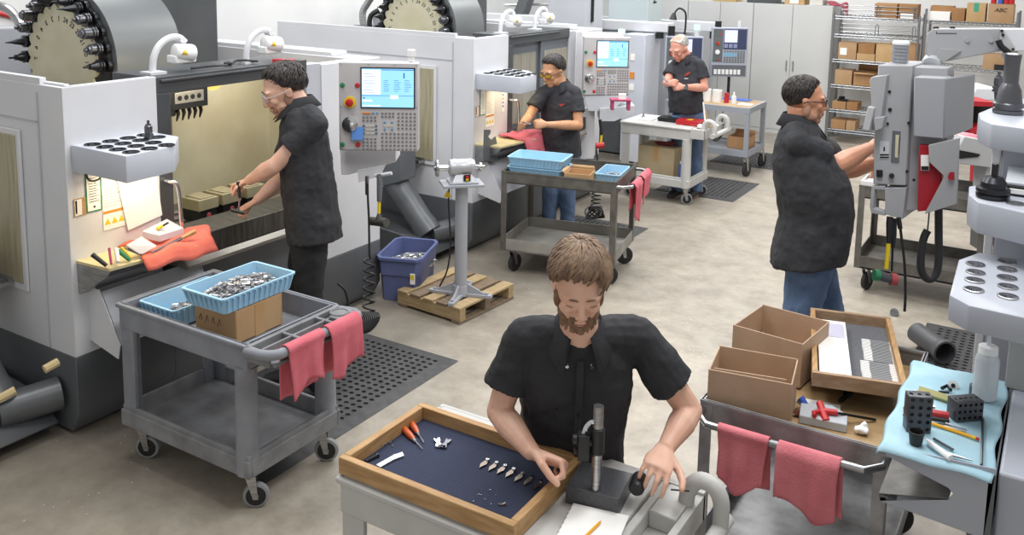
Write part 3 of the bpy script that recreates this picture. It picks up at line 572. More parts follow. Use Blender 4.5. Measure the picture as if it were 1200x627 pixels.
def resin_cart(label, M1, M2, loc, loops, L=.92, W=.6, H=.84, ang=(0, 0, 0, 0)):
    t = thing('utility_cart', label, 'cart')
    b = MB(); frame_ring(b, 0, L, 0, W, H-.13, H, .02); b.box(.015, L, .015, W-.015, H-.13, H-.115) if not loops else b.box(.006, L-.004, .006, W-.006, H-.04, H+.002); frame_ring(b, -.012, L+.0, -.012, W+.012, H-.022, H, .03)
    b.build('top_tray', M1, t, bevel=.006)
    b = MB(); frame_ring(b, 0, L, 0, W, .19, .3, .02); frame_ring(b, -.008, L+.008, -.008, W+.008, .19, .275, .02); b.box(.01, L-.01, .01, W-.01, .2, .215)
    b.build('lower_shelf', M2, t, bevel=.006)
    for i, (x, y) in enumerate(((.045, .045), (L-.05, .04), (.045, W-.045), (L-.05, W-.04))):
        b = MB()
        if x > .5: b.cyl((x, y, .19), (x, y, H-.12), .055, .05, n=20)
        else:
            b.prism([(x-.04, y-.04, .2), (x+.055, y-.04, .2), (x+.055, y-.02, .2), (x-.02, y-.02, .2), (x-.02, y+.055, .2), (x-.04, y+.055, .2)] if y < .3 else [(x-.04, y+.04, .2), (x-.04, y-.055, .2), (x-.02, y-.055, .2), (x-.02, y+.02, .2), (x+.055, y+.02, .2), (x+.055, y+.04, .2)], (0, 0, H-.32))
            for z in (.42, .5, .58): b.box(x-.018, x+.03, y-.02 if y < .3 else y+.015, y-.015 if y < .3 else y+.02, z, z+.008)
        b.build('post', M1, t, bevel=.003)
    for (x, y), a in zip(((.07, .06), (L-.06, .06), (L-.06, W-.06), (.07, W-.06)), ang): caster(t, x, y, .19, ang=a)
    # handle end with moulded compartments
    b = MB(); x1 = L+.17
    if loops:
        b.box(L+.001, x1-.047, .016, W-.016, H-.078, H-.06); b.box(L+.001, L+.03, .016, W-.016, H-.06, H-.001)
        b.box(L+.03, x1-.047, .016, .05, H-.06, H-.001); b.box(L+.03, x1-.047, W-.2, W-.016, H-.06, H-.001)
    else:
        b.box(L-.01, x1-.01, .02, W-.02, H-.075, H-.06)
        b.box(L, L+.02, 0, W, H-.08, H); b.box(L+.068, L+.08, .02, W-.12, H-.07, H-.006)
        for y in (.0, .2, .42): b.box(L+.01, x1-.03, y, y+.018, H-.075, H-.004)
        b.box(L+.07, x1-.02, W-.14, W, H-.06, H)
    b.build('compartments', M2, t, bevel=.005)
    if not loops: b = MB(); b.rings([b.ring((L+.085, W-.075, z), (0, 0, 1), r, 24) for z, r in ((H+.001, .05), (H+.006, .048), (H+.006, .04), (H-.03, .04))], caps=(0, 0)); b.cyl((L+.085, W-.075, H+.0005), (L+.085, W-.075, H+.0015), .04, n=24); b.build('cup_ring', M2, t)
    b = MB()
    if not loops:
        b.tube([(L, .0, H-.03), (L+.1, .0, H-.02), (L+.16, .03, H-.015), (L+.175, .1, H-.01), (L+.175, W/2, H-.01), (L+.175, W-.1, H-.01), (L+.16, W-.03, H-.015), (L+.1, W, H-.02), (L, W, H-.03)], .024, 12, sub=4)
    else:
        b.box(L, x1-.02, -.01, .015, H-.1, H); b.box(L, x1-.02, W-.015, W+.01, H-.1, H); b.box(x1-.045, x1-.02, 0, W, H-.1, H-.01)
        for y in (.08, W-.08):
            b.tube([(x1-.06, y, H-.1), (x1-.055, y, H+.02), (x1-.04, y, H+.06), (x1-.01, y, H+.085), (x1+.035, y, H+.075), (x1+.06, y, H+.03), (x1+.06, y, H-.06)], .027, 12, sub=4)
        b.tube([(x1+.06, .02, H-.06), (x1+.06, W-.02, H-.06)], .027, 12)
    b.build('handle', M1, t, bevel=0)
    t.location = loc; return t
cart1 = resin_cart('scuffed grey resin cart carrying blue bins, in front of the open machine', CART_G, CART_GT, (-3.975, 2.725, 0), False, ang=(.5, .7, .6, .4))
cart_f = resin_cart('off-white resin cart serving as the seated man\'s workbench in the foreground', CART_W, CART_W, (-1.99, 2.17, 0), True, L=.93, W=.6)
cart_w = resin_cart('off-white resin cart with a red case on top, in front of the bald man', CART_W, CART_W, (-4.13, 9.05, 0), True, L=.8, W=.58, ang=(.9, .6, .6, .5))
def steel_cart(label, x0, x1, y0, y1, H, side, m=DSTEEL, floor2=None, r=.075, zf=.2):
    t = thing('steel_cart', label, 'cart', (x0, y0, 0))
    b = MB(); frame_ring(b, x0, x1, y0, y1, H-.1, H, .006); b.box(x0, x1, y0, y1, H-.1, H-.09); frame_ring(b, x0-.004, x1+.004, y0-.004, y1+.004, H-.012, H, .016); b.build('top_tray', m, t)
    b = MB(); frame_ring(b, x0, x1, y0, y1, zf, zf+.1, .006); b.box(x0, x1, y0, y1, zf, zf+.012); b.build('lower_shelf', [m if not floor2 else floor2], t)
    for x, y, sx, sy in ((x0, y0, 1, 1), (x1, y0, -1, 1), (x1, y1, -1, -1), (x0, y1, 1, -1)):
        b = MB(); b.box(min(x, x+sx*.045), max(x, x+sx*.045), min(y-.003*sy, y+.004*sy), max(y-.003*sy, y+.004*sy), zf-.001, H-.014); b.box(min(x-.003*sx, x+.004*sx), max(x-.003*sx, x+.004*sx), min(y, y+sy*.045), max(y, y+sy*.045), zf-.001, H-.014); b.build('post', m, t)
        caster(t, x+sx*.08, y+sy*.08, zf, r, ang=.6 if x == x1 else 1.2, tyre=RUB)
    b = MB(); h = H-.04; d = .11; c = .06
    if side == 'x': P = [(x1, y0+.01, h), (x1+d-c, y0+.01, h), (x1+d, y0+c, h), (x1+d, y1-c, h), (x1+d-c, y1-.01, h), (x1, y1-.01, h)]
    else: P = [(x0+.01, y0, h), (x0+.01, y0-d+c, h), (x0+c, y0-d, h), (x1-c, y0-d, h), (x1-.01, y0-d+c, h), (x1-.01, y0, h)]
    b.tube(P, .014, 12, sub=1); b.build('handle', STEEL, t)
    return t
steel2 = steel_cart('dark welded steel cart with stacked blue trays, behind the seated man', -3.87, -2.91, 6.18, 6.88, .87, 'x', floor2=mat('dusty shelf steel', 'a5a39d', .6, .2, col2='8f8d87', ns=5))
steel3 = steel_cart('welded steel cart piled with open cartons at right, beside the seated man', -1.13, -.43, 3.33, 4.32, .87, 'y', m=mat('scraped grey steel', 'a9a9ab', .5, .3, col2='6c6b69', ns=7, lo=.4, hi=.75, bump=.1))
steel4 = steel_cart('dark steel cart behind the right-hand pendant, under an organiser tray', -1.32, -.42, 7.42, 8.1, .87, 'x')
# ================================================================ cloths
def rag(label, p0, p1, lf, lb, out, m=RAG, group=None, seed=0, r=.02, thick=.004):
    p0, p1 = Vector(p0), Vector(p1); o = Vector(out).normalized(); rnd = random.Random(seed); ph = [rnd.random()*6 for _ in range(4)]
    tot = lb+PI*r+lf; ax = (p1-p0)
    def f(u, v):
        s = v*tot; q = p0+ax*u
        w = .008*math.sin(u*9+ph[0])+.005*math.sin(u*17+ph[1]+v*3)
        if s < lb:
            h = lb-s; return q-o*(r+w*.6*min(1, h*8))+Vector((0, 0, -h))+ax*(.05*(h/lb)*(u-.3))
        if s < lb+PI*r:
            a = (s-lb)/r; return q+o*(-r*math.cos(a))+Vector((0, 0, r*math.sin(a)))
        h = s-lb-PI*r
        return q+o*(r+.004+w*min(1, h*7)+.01*math.sin(h*9+ph[2]))+Vector((0, 0, -h-.03*(h/lf)*math.sin(u*5+ph[3])))+ax*((u-.5)*(-.12+.1*math.sin(h*8+ph[1]))*h/lf)
    b = MB(); b.sheet(f, 22, 34); ob = b.build('shop_cloth', m, smooth=180, solid=thick)
    return tag(ob, label, 'cloth', group)
xh = -3.975+.92+.175
rag('pink-red shop cloth over the grey cart\'s handle, nearer the camera of its pair', (xh, 2.79, .83), (xh, 3.02, .83), .2, .24, (1, 0, 0), seed=1, r=.03, m=mat('rose shop cloth', 'd4707c', .9, col2='c8626e', ns=9, bump=.3, bs=120))
rag('pink-red shop cloth over the grey cart\'s handle, farther of its pair', (xh, 3.05, .83), (xh, 3.27, .83), .21, .23, (1, 0, 0), seed=2, r=.03, m=MATS['rose shop cloth'])
rag('pink cloth hanging longest on the dark steel cart\'s bar, nearer of the two', (-2.8, 6.27, .83), (-2.8, 6.51, .83), .3, .2, (1, 0, 0), seed=3, m=MATS['rose shop cloth'], r=.022)
rag('pink cloth on the dark steel cart\'s bar, farther of the two', (-2.8, 6.56, .83), (-2.8, 6.84, .83), .2, .2, (1, 0, 0), seed=4, m=MATS['rose shop cloth'], r=.022)
rag('red shop cloth on the right-hand cart\'s rail, left one nearer the seated man', (-1.02, 3.22, .83), (-.825, 3.22, .83), .2, .2, (0, -1, 0), seed=5, r=.02)
rag('red shop cloth on the right-hand cart\'s rail, right one with its edge folded back', (-.79, 3.22, .83), (-.565, 3.22, .83), .21, .22, (-.1, -1, 0), seed=8, r=.02)
# ================================================================ bins and boxes
def blue_bin(label, w, d, h, ribs=11, group=None, m=BIN):
    t = MB(); tp = 1.06
    def ringp(s, z): return [Vector((x*w/2*s, y*d/2*s, z)) for x, y in ((-1, -.9), (-.94, -1), (.94, -1), (1, -.9), (1, .9), (.94, 1), (-.94, 1), (-1, .9))]
    t.rings([ringp(.93, 0), ringp(1, h), ringp(1.05, h), ringp(1.05, h-.012), ringp(1.02, h-.012)][:3], caps=(1, 0))
    t.rings([ringp(1.05, h), ringp(1.05, h+.008), ringp(.98, h+.008), ringp(.91, .006)], caps=(0, 1))
    for i in range(ribs):
        x = -w*.45+w*.9*i/(ribs-1)
        for s in (-1, 1): t.prism([(x*.95-.004, s*d*.46, .005), (x*.95+.004, s*d*.46, .005), (x+.004, s*(d/2+.006), h-.002), (x-.004, s*(d/2+.006), h-.002)], (0, s*.006, 0))
    n2 = max(4, int(ribs*d/w))
    for i in range(n2):
        y = -d*.43+d*.86*i/(n2-1)
        for s in (-1, 1): t.prism([(s*w*.46, y*.95-.004, .005), (s*w*.46, y*.95+.004, .005), (s*(w/2+.006), y+.004, h-.002), (s*(w/2+.006), y-.004, h-.002)], (s*.006, 0, 0))
    o = t.build('plastic_bin', m); return tag(o, label, 'bin', group)
def pile(name, label, c, w, d, h, n, rz, m=CHIPS, seed=3, group=None):
    rnd = random.Random(seed); b = MB()
    for i in range(n):
        x = rnd.uniform(-1, 1); y = rnd.uniform(-1, 1); z = h*(1-.7*(x*x+y*y)/2)*rnd.uniform(.6, 1.05)
        R = Matrix.Rotation(rnd.uniform(0, 6), 3, 'Z') @ Matrix.Rotation(rnd.uniform(-.6, .6), 3, 'X')
        s = rnd.uniform(.012, .026)
        b.box(-s, s, -s*.25, s*.25, -.0015, .0015, 0, R, (x*w/2, y*d/2, max(z, .003)))
    b.box(-w/2, w/2, -d/2, d/2, 0, h*.3)
    o = b.build(name, m); o.location = c; o.rotation_euler = (0, 0, rz); return tag(o, label, 'metal parts', group, 'stuff')
def carton(label, w, d, h, m=CARD, open_=True, flaps=(), tape=False, t=.006, name='cardboard_box', group=None, cat='box', extra=None):
    r = thing(name, label, cat, group=group)
    b = MB()
    if open_:
        b.box(-w/2, w/2, -d/2, d/2, 0, t); b.box(-w/2, w/2, -d/2, -d/2+t, 0, h); b.box(-w/2, w/2, d/2-t, d/2, 0, h); b.box(-w/2, -w/2+t, -d/2+t, d/2-t, 0, h-.003); b.box(w/2-t, w/2, -d/2+t, d/2-t, 0, h-.003)
    else:
        b.box(-w/2, w/2, -d/2, d/2, 0, h)
    b.build('box_body', m, r, bevel=.002)
    for s, ln, a in flaps:      # s: side, ln: length, a: angle from vertical (outwards)
        b = MB(); q = math.sin(a)*ln; z = math.cos(a)*ln
        if s == 'y+': P = [(-w/2, d/2, h), (w/2, d/2, h), (w/2-.01, d/2+q, h+z), (-w/2+.01, d/2+q, h+z)]
        if s == 'y-': P = [(-w/2, -d/2, h), (w/2, -d/2, h), (w/2-.01, -d/2-q, h+z), (-w/2+.01, -d/2-q, h+z)]
        if s == 'x-': P = [(-w/2, -d/2, h), (-w/2, d/2, h), (-w/2-q, d/2-.01, h+z), (-w/2-q, -d/2+.01, h+z)]
        if s == 'x+': P = [(w/2, -d/2, h), (w/2, d/2, h), (w/2+q, d/2-.01, h+z), (w/2+q, -d/2+.01, h+z)]
        b.add([Vector(p) for p in P], [(0, 1, 2, 3)]); b.build('flap', m, r, solid=.005)
    if tape:
        b = MB(); b.box(-.03, .03, -d/2-.001, -d/2+.001, h*.55, h+.001)
        if not open_: b.box(-.03, .03, -d/2, d/2, h, h+.001)
        b.build('tape', TAPE if tape is True else tape, r)
    return r
# bins on the grey cart
bb = blue_bin('light blue ribbed bin heaped with metal parts, propped on a carton on the grey cart', .46, .29, .075, 13)
bb.location = A(280, 343, 4.27); bb.location = (-3.44, 3.06, .93); bb.rotation_euler = (0, 0, -.06)
bb.location.z = .905; bb.rotation_euler = (0, .0, YAW*0+.0)
def set_bin(o, c, rz): o.location = c; o.rotation_euler = (0, 0, rz)
set_bin(bb, (-3.43, 3.03, .9), PI/2)
pile('metal_parts', 'heap of shiny metal parts in the propped blue bin', (-3.43, 3.03, .905), .38, .2, .075, 420, PI/2)
bc = carton('cardboard carton under the propped blue bin on the grey cart, with handwriting', .29, .3, .17, m=mat('tan cardboard', 'c29f76', .8, col2='b8946a', ns=5), flaps=())
put(bc, (-3.44, 3.03, .728), 0)
b = MB()
for i in range(4): b.tube([(-3.56+.045*i, 2.879, .8-.01*(i % 2)), (-3.545+.045*i, 2.879, .83), (-3.535+.045*i, 2.879, .8)], .0015, 4)
for v in range(len(b.v)): x, y, z = b.v[v]; b.v[v] = (x+3.44, y-3.03, z-.728)
o = b.build('handwriting', DARK); o.parent = bc
b = MB(); b.box(.145, .147, -.03, .03, 0, .165); o = b.build('tape', TAPE); o.parent = bc
bb2 = blue_bin('light blue ribbed bin lying in the grey cart\'s tray, behind the propped one', .42, .26, .09, 12); set_bin(bb2, (-3.8, 3.03, .735), PI/2)
pile('metal_parts', 'thin scatter of metal parts in the lower blue bin on the grey cart', (-3.8, 3.03, .745), .36, .18, .03, 120, PI/2, seed=9)
# trays on the dark steel cart
u1 = blue_bin('lower of two stacked light blue trays on the dark steel cart', .46, .3, .07, 14); set_bin(u1, (-3.62, 6.42, .815), 0)
u2 = blue_bin('top one of two stacked light blue trays on the dark steel cart', .46, .3, .07, 14); set_bin(u2, (-3.62, 6.42, .896), 0)
u3 = blue_bin('light blue tray sunk in the dark steel cart\'s right end, beside the open carton', .2, .36, .08, 6); set_bin(u3, (-3.04, 6.58, .785), 0)
pile('metal_parts', 'pale parts in the tray at the right end of the dark steel cart', (-3.04, 6.58, .8), .14, .25, .04, 70, 0, seed=4)
put(carton('small open carton on the dark steel cart between blue trays', .21, .2, .11, m=mat('tan cardboard', 'c29f76', .8), flaps=(('x-', .03, .9), ('y+', .03, .2))), (-3.25, 6.32, .785), .04)
def turn_about(o, O, a):
    R = Matrix.Rotation(a, 3, 'Z'); O = Vector(O); o.location = O+R @ (Vector(o.location)-O); o.rotation_euler.z += a
for o in list(C.objects):
    if o.parent is None and (o in (steel2, u1, u2, u3) or 'dark steel cart' in o.get('label', '')) and 'pendant' not in o.get('label', '') and o.get('category') in ('cart', 'bin', 'cloth', 'box', 'metal parts'): turn_about(o, (-3.87, 6.18, 0), .2)
# storage tote on the floor
t = thing('storage_tote', 'slate blue plastic tote on the floor beside the pallet', 'tote', (-4.24, 5.42, 0)); b = MB()
def rr(s, z, w=.34, d=.5): return [Vector((x*w/2*s, y*d/2*s, z)) for x, y in ((-1, -.8), (-.8, -1), (.8, -1), (1, -.8), (1, .8), (.8, 1), (-.8, 1), (-1, .8))]
b.rings([rr(.86, .003), rr(.93, .2), rr(.97, .21), rr(1, .33), rr(1.06, .33), rr(1.06, .35), rr(.96, .35), rr(.82, .02)], caps=(1, 1)); tb = b.build('tote_body', BIN2); tb.parent = t
b = MB(); b.box(.1, .135, -.262, -.25, .16, .24, 1); b.box(.104, .131, -.265, -.26, .2, .235, 0); o = b.build('label_sticker', [YELLOW, PAPER]); o.parent = t
o = pile('metal_chips', 'grey metal chips filling the slate blue tote', (-4.24, 5.42, .2), .28, .4, .08, 300, 0, seed=5)
t.rotation_euler = (0, 0, .35); 
# pallet
PALW = mat('dry pale pallet wood', 'b9a27c', .75, col2='a38c68', ns=6, stretch=(9, 1.2, 9), bump=.2)
t = thing('wooden_pallet', 'small weathered wooden pallet under the pedestal buffer', 'pallet', (-3.75, 5.52, 0))
for i in range(5):
    b = MB(); y0 = -.34+i*.145; b.box(-.37, .37, y0, y0+.11, .105, .122); o = b.build('deck_board', [PALW, WOODD, PALW, WOODD, PALW][i], bevel=.002); o.parent = t
for x in (-.33, 0, .33):
    b = MB(); b.box(x-.035, x+.035, -.34, .35, .02, .105); o = b.build('stringer', PALW if x else WOODD, bevel=.002); o.parent = t
for y in (-.3, .28):
    b = MB(); b.box(-.37, .37, y-.04, y+.05, .002, .019); o = b.build('bottom_board', WOODD, bevel=.002); o.parent = t
t.rotation_euler = (0, 0, PI/2-.08); t.location = (-3.8, 5.45, 0); t.scale = (.88, .88, 1)
# pedestal buffer
px, py = -3.68, 5.33
t = thing('pedestal_buffer', 'grey bench buffer on a pedestal standing on the pallet', 'buffer', (px, py, .122))
b = MB(); b.cyl((px, py, .14), (px, py, .96), .046, .046, n=24); b.build('pedestal', B_GREY if False else mat('grey cast paint', 'a5a8b0', .45), t)
b = MB(); b.cyl((px, py, .125), (px, py, .2), .065, .055, n=20)
for a in (.3, PI/2+.3, PI+.3, -PI/2+.3):
    d = Vector((math.cos(a), math.sin(a), 0)); s = Vector((-d.y, d.x, 0)); o_ = Vector((px, py, .124))
    b.prism([o_+d*.04-s*.035, o_+d*.24-s*.02, o_+d*.24+s*.02, o_+d*.04+s*.035], (0, 0, .02)); b.prism([o_+d*.05-s*.006+Vector((0, 0, .02)), o_+d*.2-s*.006+Vector((0, 0, .02)), o_+d*.05-s*.006+Vector((0, 0, .09))], s*.012)
    b.cyl(o_+d*.2+Vector((0, 0, .02)), o_+d*.2+Vector((0, 0, .035)), .012, n=8)
b.build('pedestal_foot', MATS['grey cast paint'], t)
b = MB(); Rz = Matrix.Rotation(YAW+.25, 3, 'Z'); o_ = Vector((px, py, 0)); b.box(-.15, .15, -.1, .1, .955, .975, 0, Rz, o_); b.box(-.1, .11, -.085, .085, .975, .99, 0, Rz, o_); b.build('mounting_plate', MATS['grey cast paint'], t, bevel=.004)
b = MB(); f = lambda x, y, z: Rz @ Vector((x, y, z))+o_
b.prism([f(-.08, -.07, .99), f(.09, -.07, .99), f(.06, -.04, 1.05), f(-.05, -.04, 1.05)], Rz @ Vector((0, .12, 0))); b.lathe(f(-.1, 0, 1.085), Rz @ Vector((1, 0, 0)), [(0, .03), (.01, .06), (.05, .066), (.06, .062), (.15, .062), (.16, .066), (.19, .055), (.2, .03)], 24)
b.build('motor', mat('motor grey', 'b4b6ba', .35, .3), t)
b = MB(); b.cyl(f(-.1, 0, 1.085), f(-.17, 0, 1.085), .022, n=14); b.cyl(f(.1, 0, 1.085), f(.17, 0, 1.085), .018, .01, n=14); b.cyl(f(.13, 0, 1.085), f(.145, 0, 1.085), .03, n=14); b.build('spindle', CHROME, t)
b = MB(); b.lathe(f(-.175, 0, 1.085), Rz @ Vector((-1, 0, 0)), [(0, .062), (.014, .062), (.015, .05), (.016, .02), (.03, .012)], 26); b.build('buffing_wheel', STEEL, t)
b = MB(); b.box(.0, .05, -.074, -.066, 1.0, 1.045, 0, Rz, o_); b.box(.015, .035, -.082, -.072, 1.02, 1.04, 1, Rz, o_); b.box(.015, .035, -.08, -.072, 1.003, 1.018, 2, Rz, o_); b.build('switch', [BLACK, RED, YELLOW], t)
b = MB(); b.tube([f(-.08, .05, .96), f(-.085, .06, .8), f(-.07, .05, .5), f(-.09, .06, .3), f(-.14, .1, .16)], .006, 6, sub=4); b.build('power_cord', BLACK, t)
b = MB(); p = f(-.1, .02, .86); b.prism([p-R0*.03, p+R0*.03, p+Vector((0, 0, .055))], F0*.003); tag(b.build('warning_sign', LABELY), 'small yellow triangular warning sign behind the buffer pedestal', 'sign'); 
# ================================================================ rubber mats with real holes
def perforated_mat(label, x0, x1, y0, y1, p=.052, th=.014, group=None, m=RUBM, slots=False):
    b = MB(); nx = max(1, int((x1-x0-.14)/p)); ny = max(1, int((y1-y0-.14)/p)); ox = x0+((x1-x0)-nx*p)/2; oy = y0+((y1-y0)-ny*p)/2; N = 8
    for i in range(nx):
        for j in range(ny):
            cx, cy = ox+(i+.5)*p, oy+(j+.5)*p; r = p*.33; h = p/2
            sq = []; ci = []
            for k in range(N):
                a = 2*PI*k/N; c_, s_ = math.cos(a), math.sin(a); q = h/max(abs(c_), abs(s_)); sq.append((cx+c_*q, cy+s_*q, th)); ci.append((cx+c_*r, cy+s_*r*(.8 if not slots else 1), th))
            lo = [(x, y, .002) for x, y, z in ci]; vs = sq+ci+lo
            fs = [(k, (k+1) % N, N+(k+1) % N, N+k) for k in range(N)]+[(N+k, N+(k+1) % N, 2*N+(k+1) % N, 2*N+k) for k in range(N)]
            b.add(vs, fs)
    xa, xb2, ya, yb2 = ox, ox+nx*p, oy, oy+ny*p
    for q in (((x0, y0), (x1, y0), (xb2, ya), (xa, ya)), ((x1, y0), (x1, y1), (xb2, yb2), (xb2, ya)), ((x1, y1), (x0, y1), (xa, yb2), (xb2, yb2)), ((x0, y1), (x0, y0), (xa, ya), (xa, yb2))):
        b.add([(q[0][0], q[0][1], .002), (q[1][0], q[1][1], .002), (q[2][0], q[2][1], th), (q[3][0], q[3][1], th)], [(0, 1, 2, 3)])
    return tag(b.build('rubber_mat', m), label, 'mat', group)
perforated_mat('large black perforated rubber mat under the grey cart and the man at the open machine', -4.15, -3.2, 2.95, 4.62)
perforated_mat('black perforated rubber mat at the second machine, behind the dark steel cart', -4.15, -3.35, 6.9, 8.07)
perforated_mat('dark rubber mat beside the off-white cart of the bald man', -3.9, -2.98, 9.5, 10.5)
perforated_mat('rubber mat on the floor behind the right-hand boxes, under a grey hose', -.72, -.2, 5.6, 7.05)
perforated_mat('farthest rubber mat, beneath the wheeled bench by the cabinets', -3.9, -2.9, 11.3, 12.3)
# ================================================================ white cart items
H2 = .845
def caseb(name, label, c, s, rz, mats, cat='case'):
    t = thing(name, label, cat); b = MB(); b.box(-s[0]/2, s[0]/2, -s[1]/2, s[1]/2, 0, s[2]*.5); b.build('case_base', mats[0], t, bevel=.008)
    b = MB(); b.box(-s[0]/2, s[0]/2, -s[1]/2, s[1]/2, s[2]*.52, s[2]); b.box(-s[0]*.12, s[0]*.12, -s[1]*.2, s[1]*.2, s[2], s[2]+.002, 1); b.build('case_lid', mats, t, bevel=.008)
    b = MB(); b.box(-.03, .03, -s[1]/2-.008, -s[1]/2, s[2]*.3, s[2]*.7); b.build('latch', mats[0], t); return put(t, c, rz)
caseb('tool_case', 'red plastic case on the off-white cart of the bald man', (-3.43, 9.3, .843), (.26, .2, .05), .0, [RED, YELLOW])
caseb('tool_case', 'flat black case beside the red case on the far off-white cart', (-3.7, 9.36, .843), (.2, .18, .045), .0, [BLACK, BLACK])
b = MB(); b.box(-3.99, -3.85, 9.2, 9.5, .843, .855); tag(b.build('paper_stack', PAPER), 'white papers on the left end of the far off-white cart', 'paper')
b = MB(); b.lathe((-4.0, 9.35, .85), (0, 0, 1), [(0, .02), (.02, .02), (.021, .01), (.05, .006)], 12); tag(b.build('small_fitting', STEEL), 'small metal fitting standing at the left end of the far off-white cart', 'fitting')
b = MB(); rnd = random.Random(2)
for i in range(8): b.ell((-3.22+rnd.uniform(-.06, .04), 9.3+rnd.uniform(-.12, .12), .84+rnd.uniform(0, .03)), (.04, .03, .02), Matrix.Rotation(rnd.random()*3, 3, 'X'), 7, 5)
tag(b.build('crumpled_wipes', PAPER, remesh=.008), 'crumpled white wipes beside the red case', 'wipes')
for i, (dx, m_, ln) in enumerate(((0, WHITE, .28), (.03, WOOD, .2), (.05, STEEL, .18))):
    b = MB(); b.tube([(-3.2+dx, 9.15+.05*i, .84), (-3.25+dx-.03*i, 9.17+.05*i, .84+ln)], [.012, .008], 8); tag(b.build('brush' if i < 2 else 'file_tool', m_), ['white-handled brush leaning in the cart end by the bald man', 'wooden-handled brush leaning in the cart end by the bald man', 'steel tool leaning in the cart end by the bald man'][i], 'brush' if i < 2 else 'tool')
bxx = carton('large cardboard box on the lower shelf of the far off-white cart', .42, .36, .36, m=mat('kraft cardboard', 'b9a98a', .8, col2='ae9d7d', ns=4), open_=False, tape=True); put(bxx, (-3.75, 9.33, .216), 0)
b = MB(); b.ell((-3.72, 9.3, .595), (.12, .05, .02), None, 12, 6); b.ell((-3.65, 9.32, .61), (.05, .04, .02), None, 10, 6); tag(b.build('shop_cloth', mat('dark red cloth', '8c3f42', .9), remesh=.008, wrinkle=.01, wsize=.03), 'dark red cloth lying on the large box under the far off-white cart\'s top', 'cloth')
b = MB(); b.cyl((-3.45, 9.14, .216), (-3.45, 9.14, .26), .026, n=14, m=1); b.cyl((-3.45, 9.14, .26), (-3.45, 9.14, .43), .026, n=14, m=0); b.cyl((-3.45, 9.14, .43), (-3.45, 9.14, .46), .016, n=12, m=2); tag(b.build('spray_can', [BLUE, RED, WHITE]), 'blue spray can with a red base on the far cart\'s lower shelf', 'can')
# ================================================================ wheeled bench by the cabinets
t = thing('wheeled_bench', 'grey steel wheeled bench with a wooden top by the cabinets', 'bench', (-3.9, 10.65, 0)); bx0, bx1, by0, by1 = -4.3, -3.22, 10.72, 11.42; zt = .84
b = MB(); b.box(bx0, bx1, by0, by1, zt-.02, zt+.005); b.build('bench_top', mat('worn plywood top', 'b49a78', .6, col2='a58b68', ns=4), t)
gm = mat('bench grey steel', '9a9fa8', .45)
b = MB(); frame_ring(b, bx0-.005, bx1+.005, by0-.005, by1+.005, zt-.06, zt+.008, .03); b.build('top_rim', gm, t)
b = MB(); b.box(bx0, bx1, by0, by1, .27, .3); frame_ring(b, bx0-.005, bx1+.005, by0-.005, by1+.005, .245, .32, .02); b.build('lower_shelf', gm, t)
for x, y in ((bx0, by0), (bx1-.05, by0), (bx1-.05, by1-.05), (bx0, by1-.05)):
    b = MB(); b.box(x, x+.05, y, y+.05, .24, zt-.03); b.build('leg', gm, t); caster(t, x+.03, y+.03, .24, .085, 1.3, RUB)
for i, (x, lab) in enumerate(((-3.86, 'white paper roll on the wheeled bench, left of the two'), (-3.72, 'white paper roll on the wheeled bench, right of the two'))):
    b = MB(); b.lathe((x, 11.0, zt+.005), (0, 0, 1), [(0, .06), (.15, .06), (.151, .02), (.1, .019)], 20); tag(b.build('paper_roll', PAPER), lab, 'paper roll')
b = MB(); b.cyl((-3.6, 11.0, zt+.005), (-3.6, 11.0, zt+.08), .032, n=14); b.cyl((-3.6, 11, zt+.08), (-3.6, 11, zt+.13), .026, .03, n=14); tag(b.build('red_canister', RED), 'red canister on the wheeled bench beside a white bottle', 'canister')
b = MB(); b.lathe((-3.5, 10.98, zt+.005), (0, 0, 1), [(0, .03), (.09, .03), (.11, .012), (.14, .01), (.15, .004)], 14); tag(b.build('squeeze_bottle', WHITE), 'small white squeeze bottle on the wheeled bench', 'bottle')
b = MB(); b.box(-3.75, -3.4, 11.25, 11.4, zt+.005, zt+.015); tag(b.build('blue_folder', BLUE), 'blue folder at the back of the wheeled bench', 'folder')
b = MB(); b.box(-3.45, -3.28, 10.95, 11.1, zt+.005, zt+.008); tag(b.build('paper_sheet', PAPER), 'sheet of paper on the wooden top of the wheeled bench', 'paper')
put(carton('open cardboard box on the lower shelf of the wheeled bench', .26, .3, .15, m=CARD, flaps=(('y+', .05, .4),)), (-3.4, 11.05, .3), 0)
air_hose('air_hose', 'short coiled black hose hanging in front of the wheeled bench', A(847, 132, 10.9), A(846, 143, 10.9), A(843, 152, 10.9), 3, .04)
b = MB()
for j in range(6): b.tube([A(841, 158, 10.9)+R0*(.055*math.cos(a*PI/6)+.008*j-.02)+Vector((0, 0, .07*math.sin(a*PI/6)))+F0*(.02*j) for a in range(13)], .012, 6)
tag(b.build('coiled_hose', BLACK), 'bunch of black hose under the near edge of the wheeled bench', 'air hose')
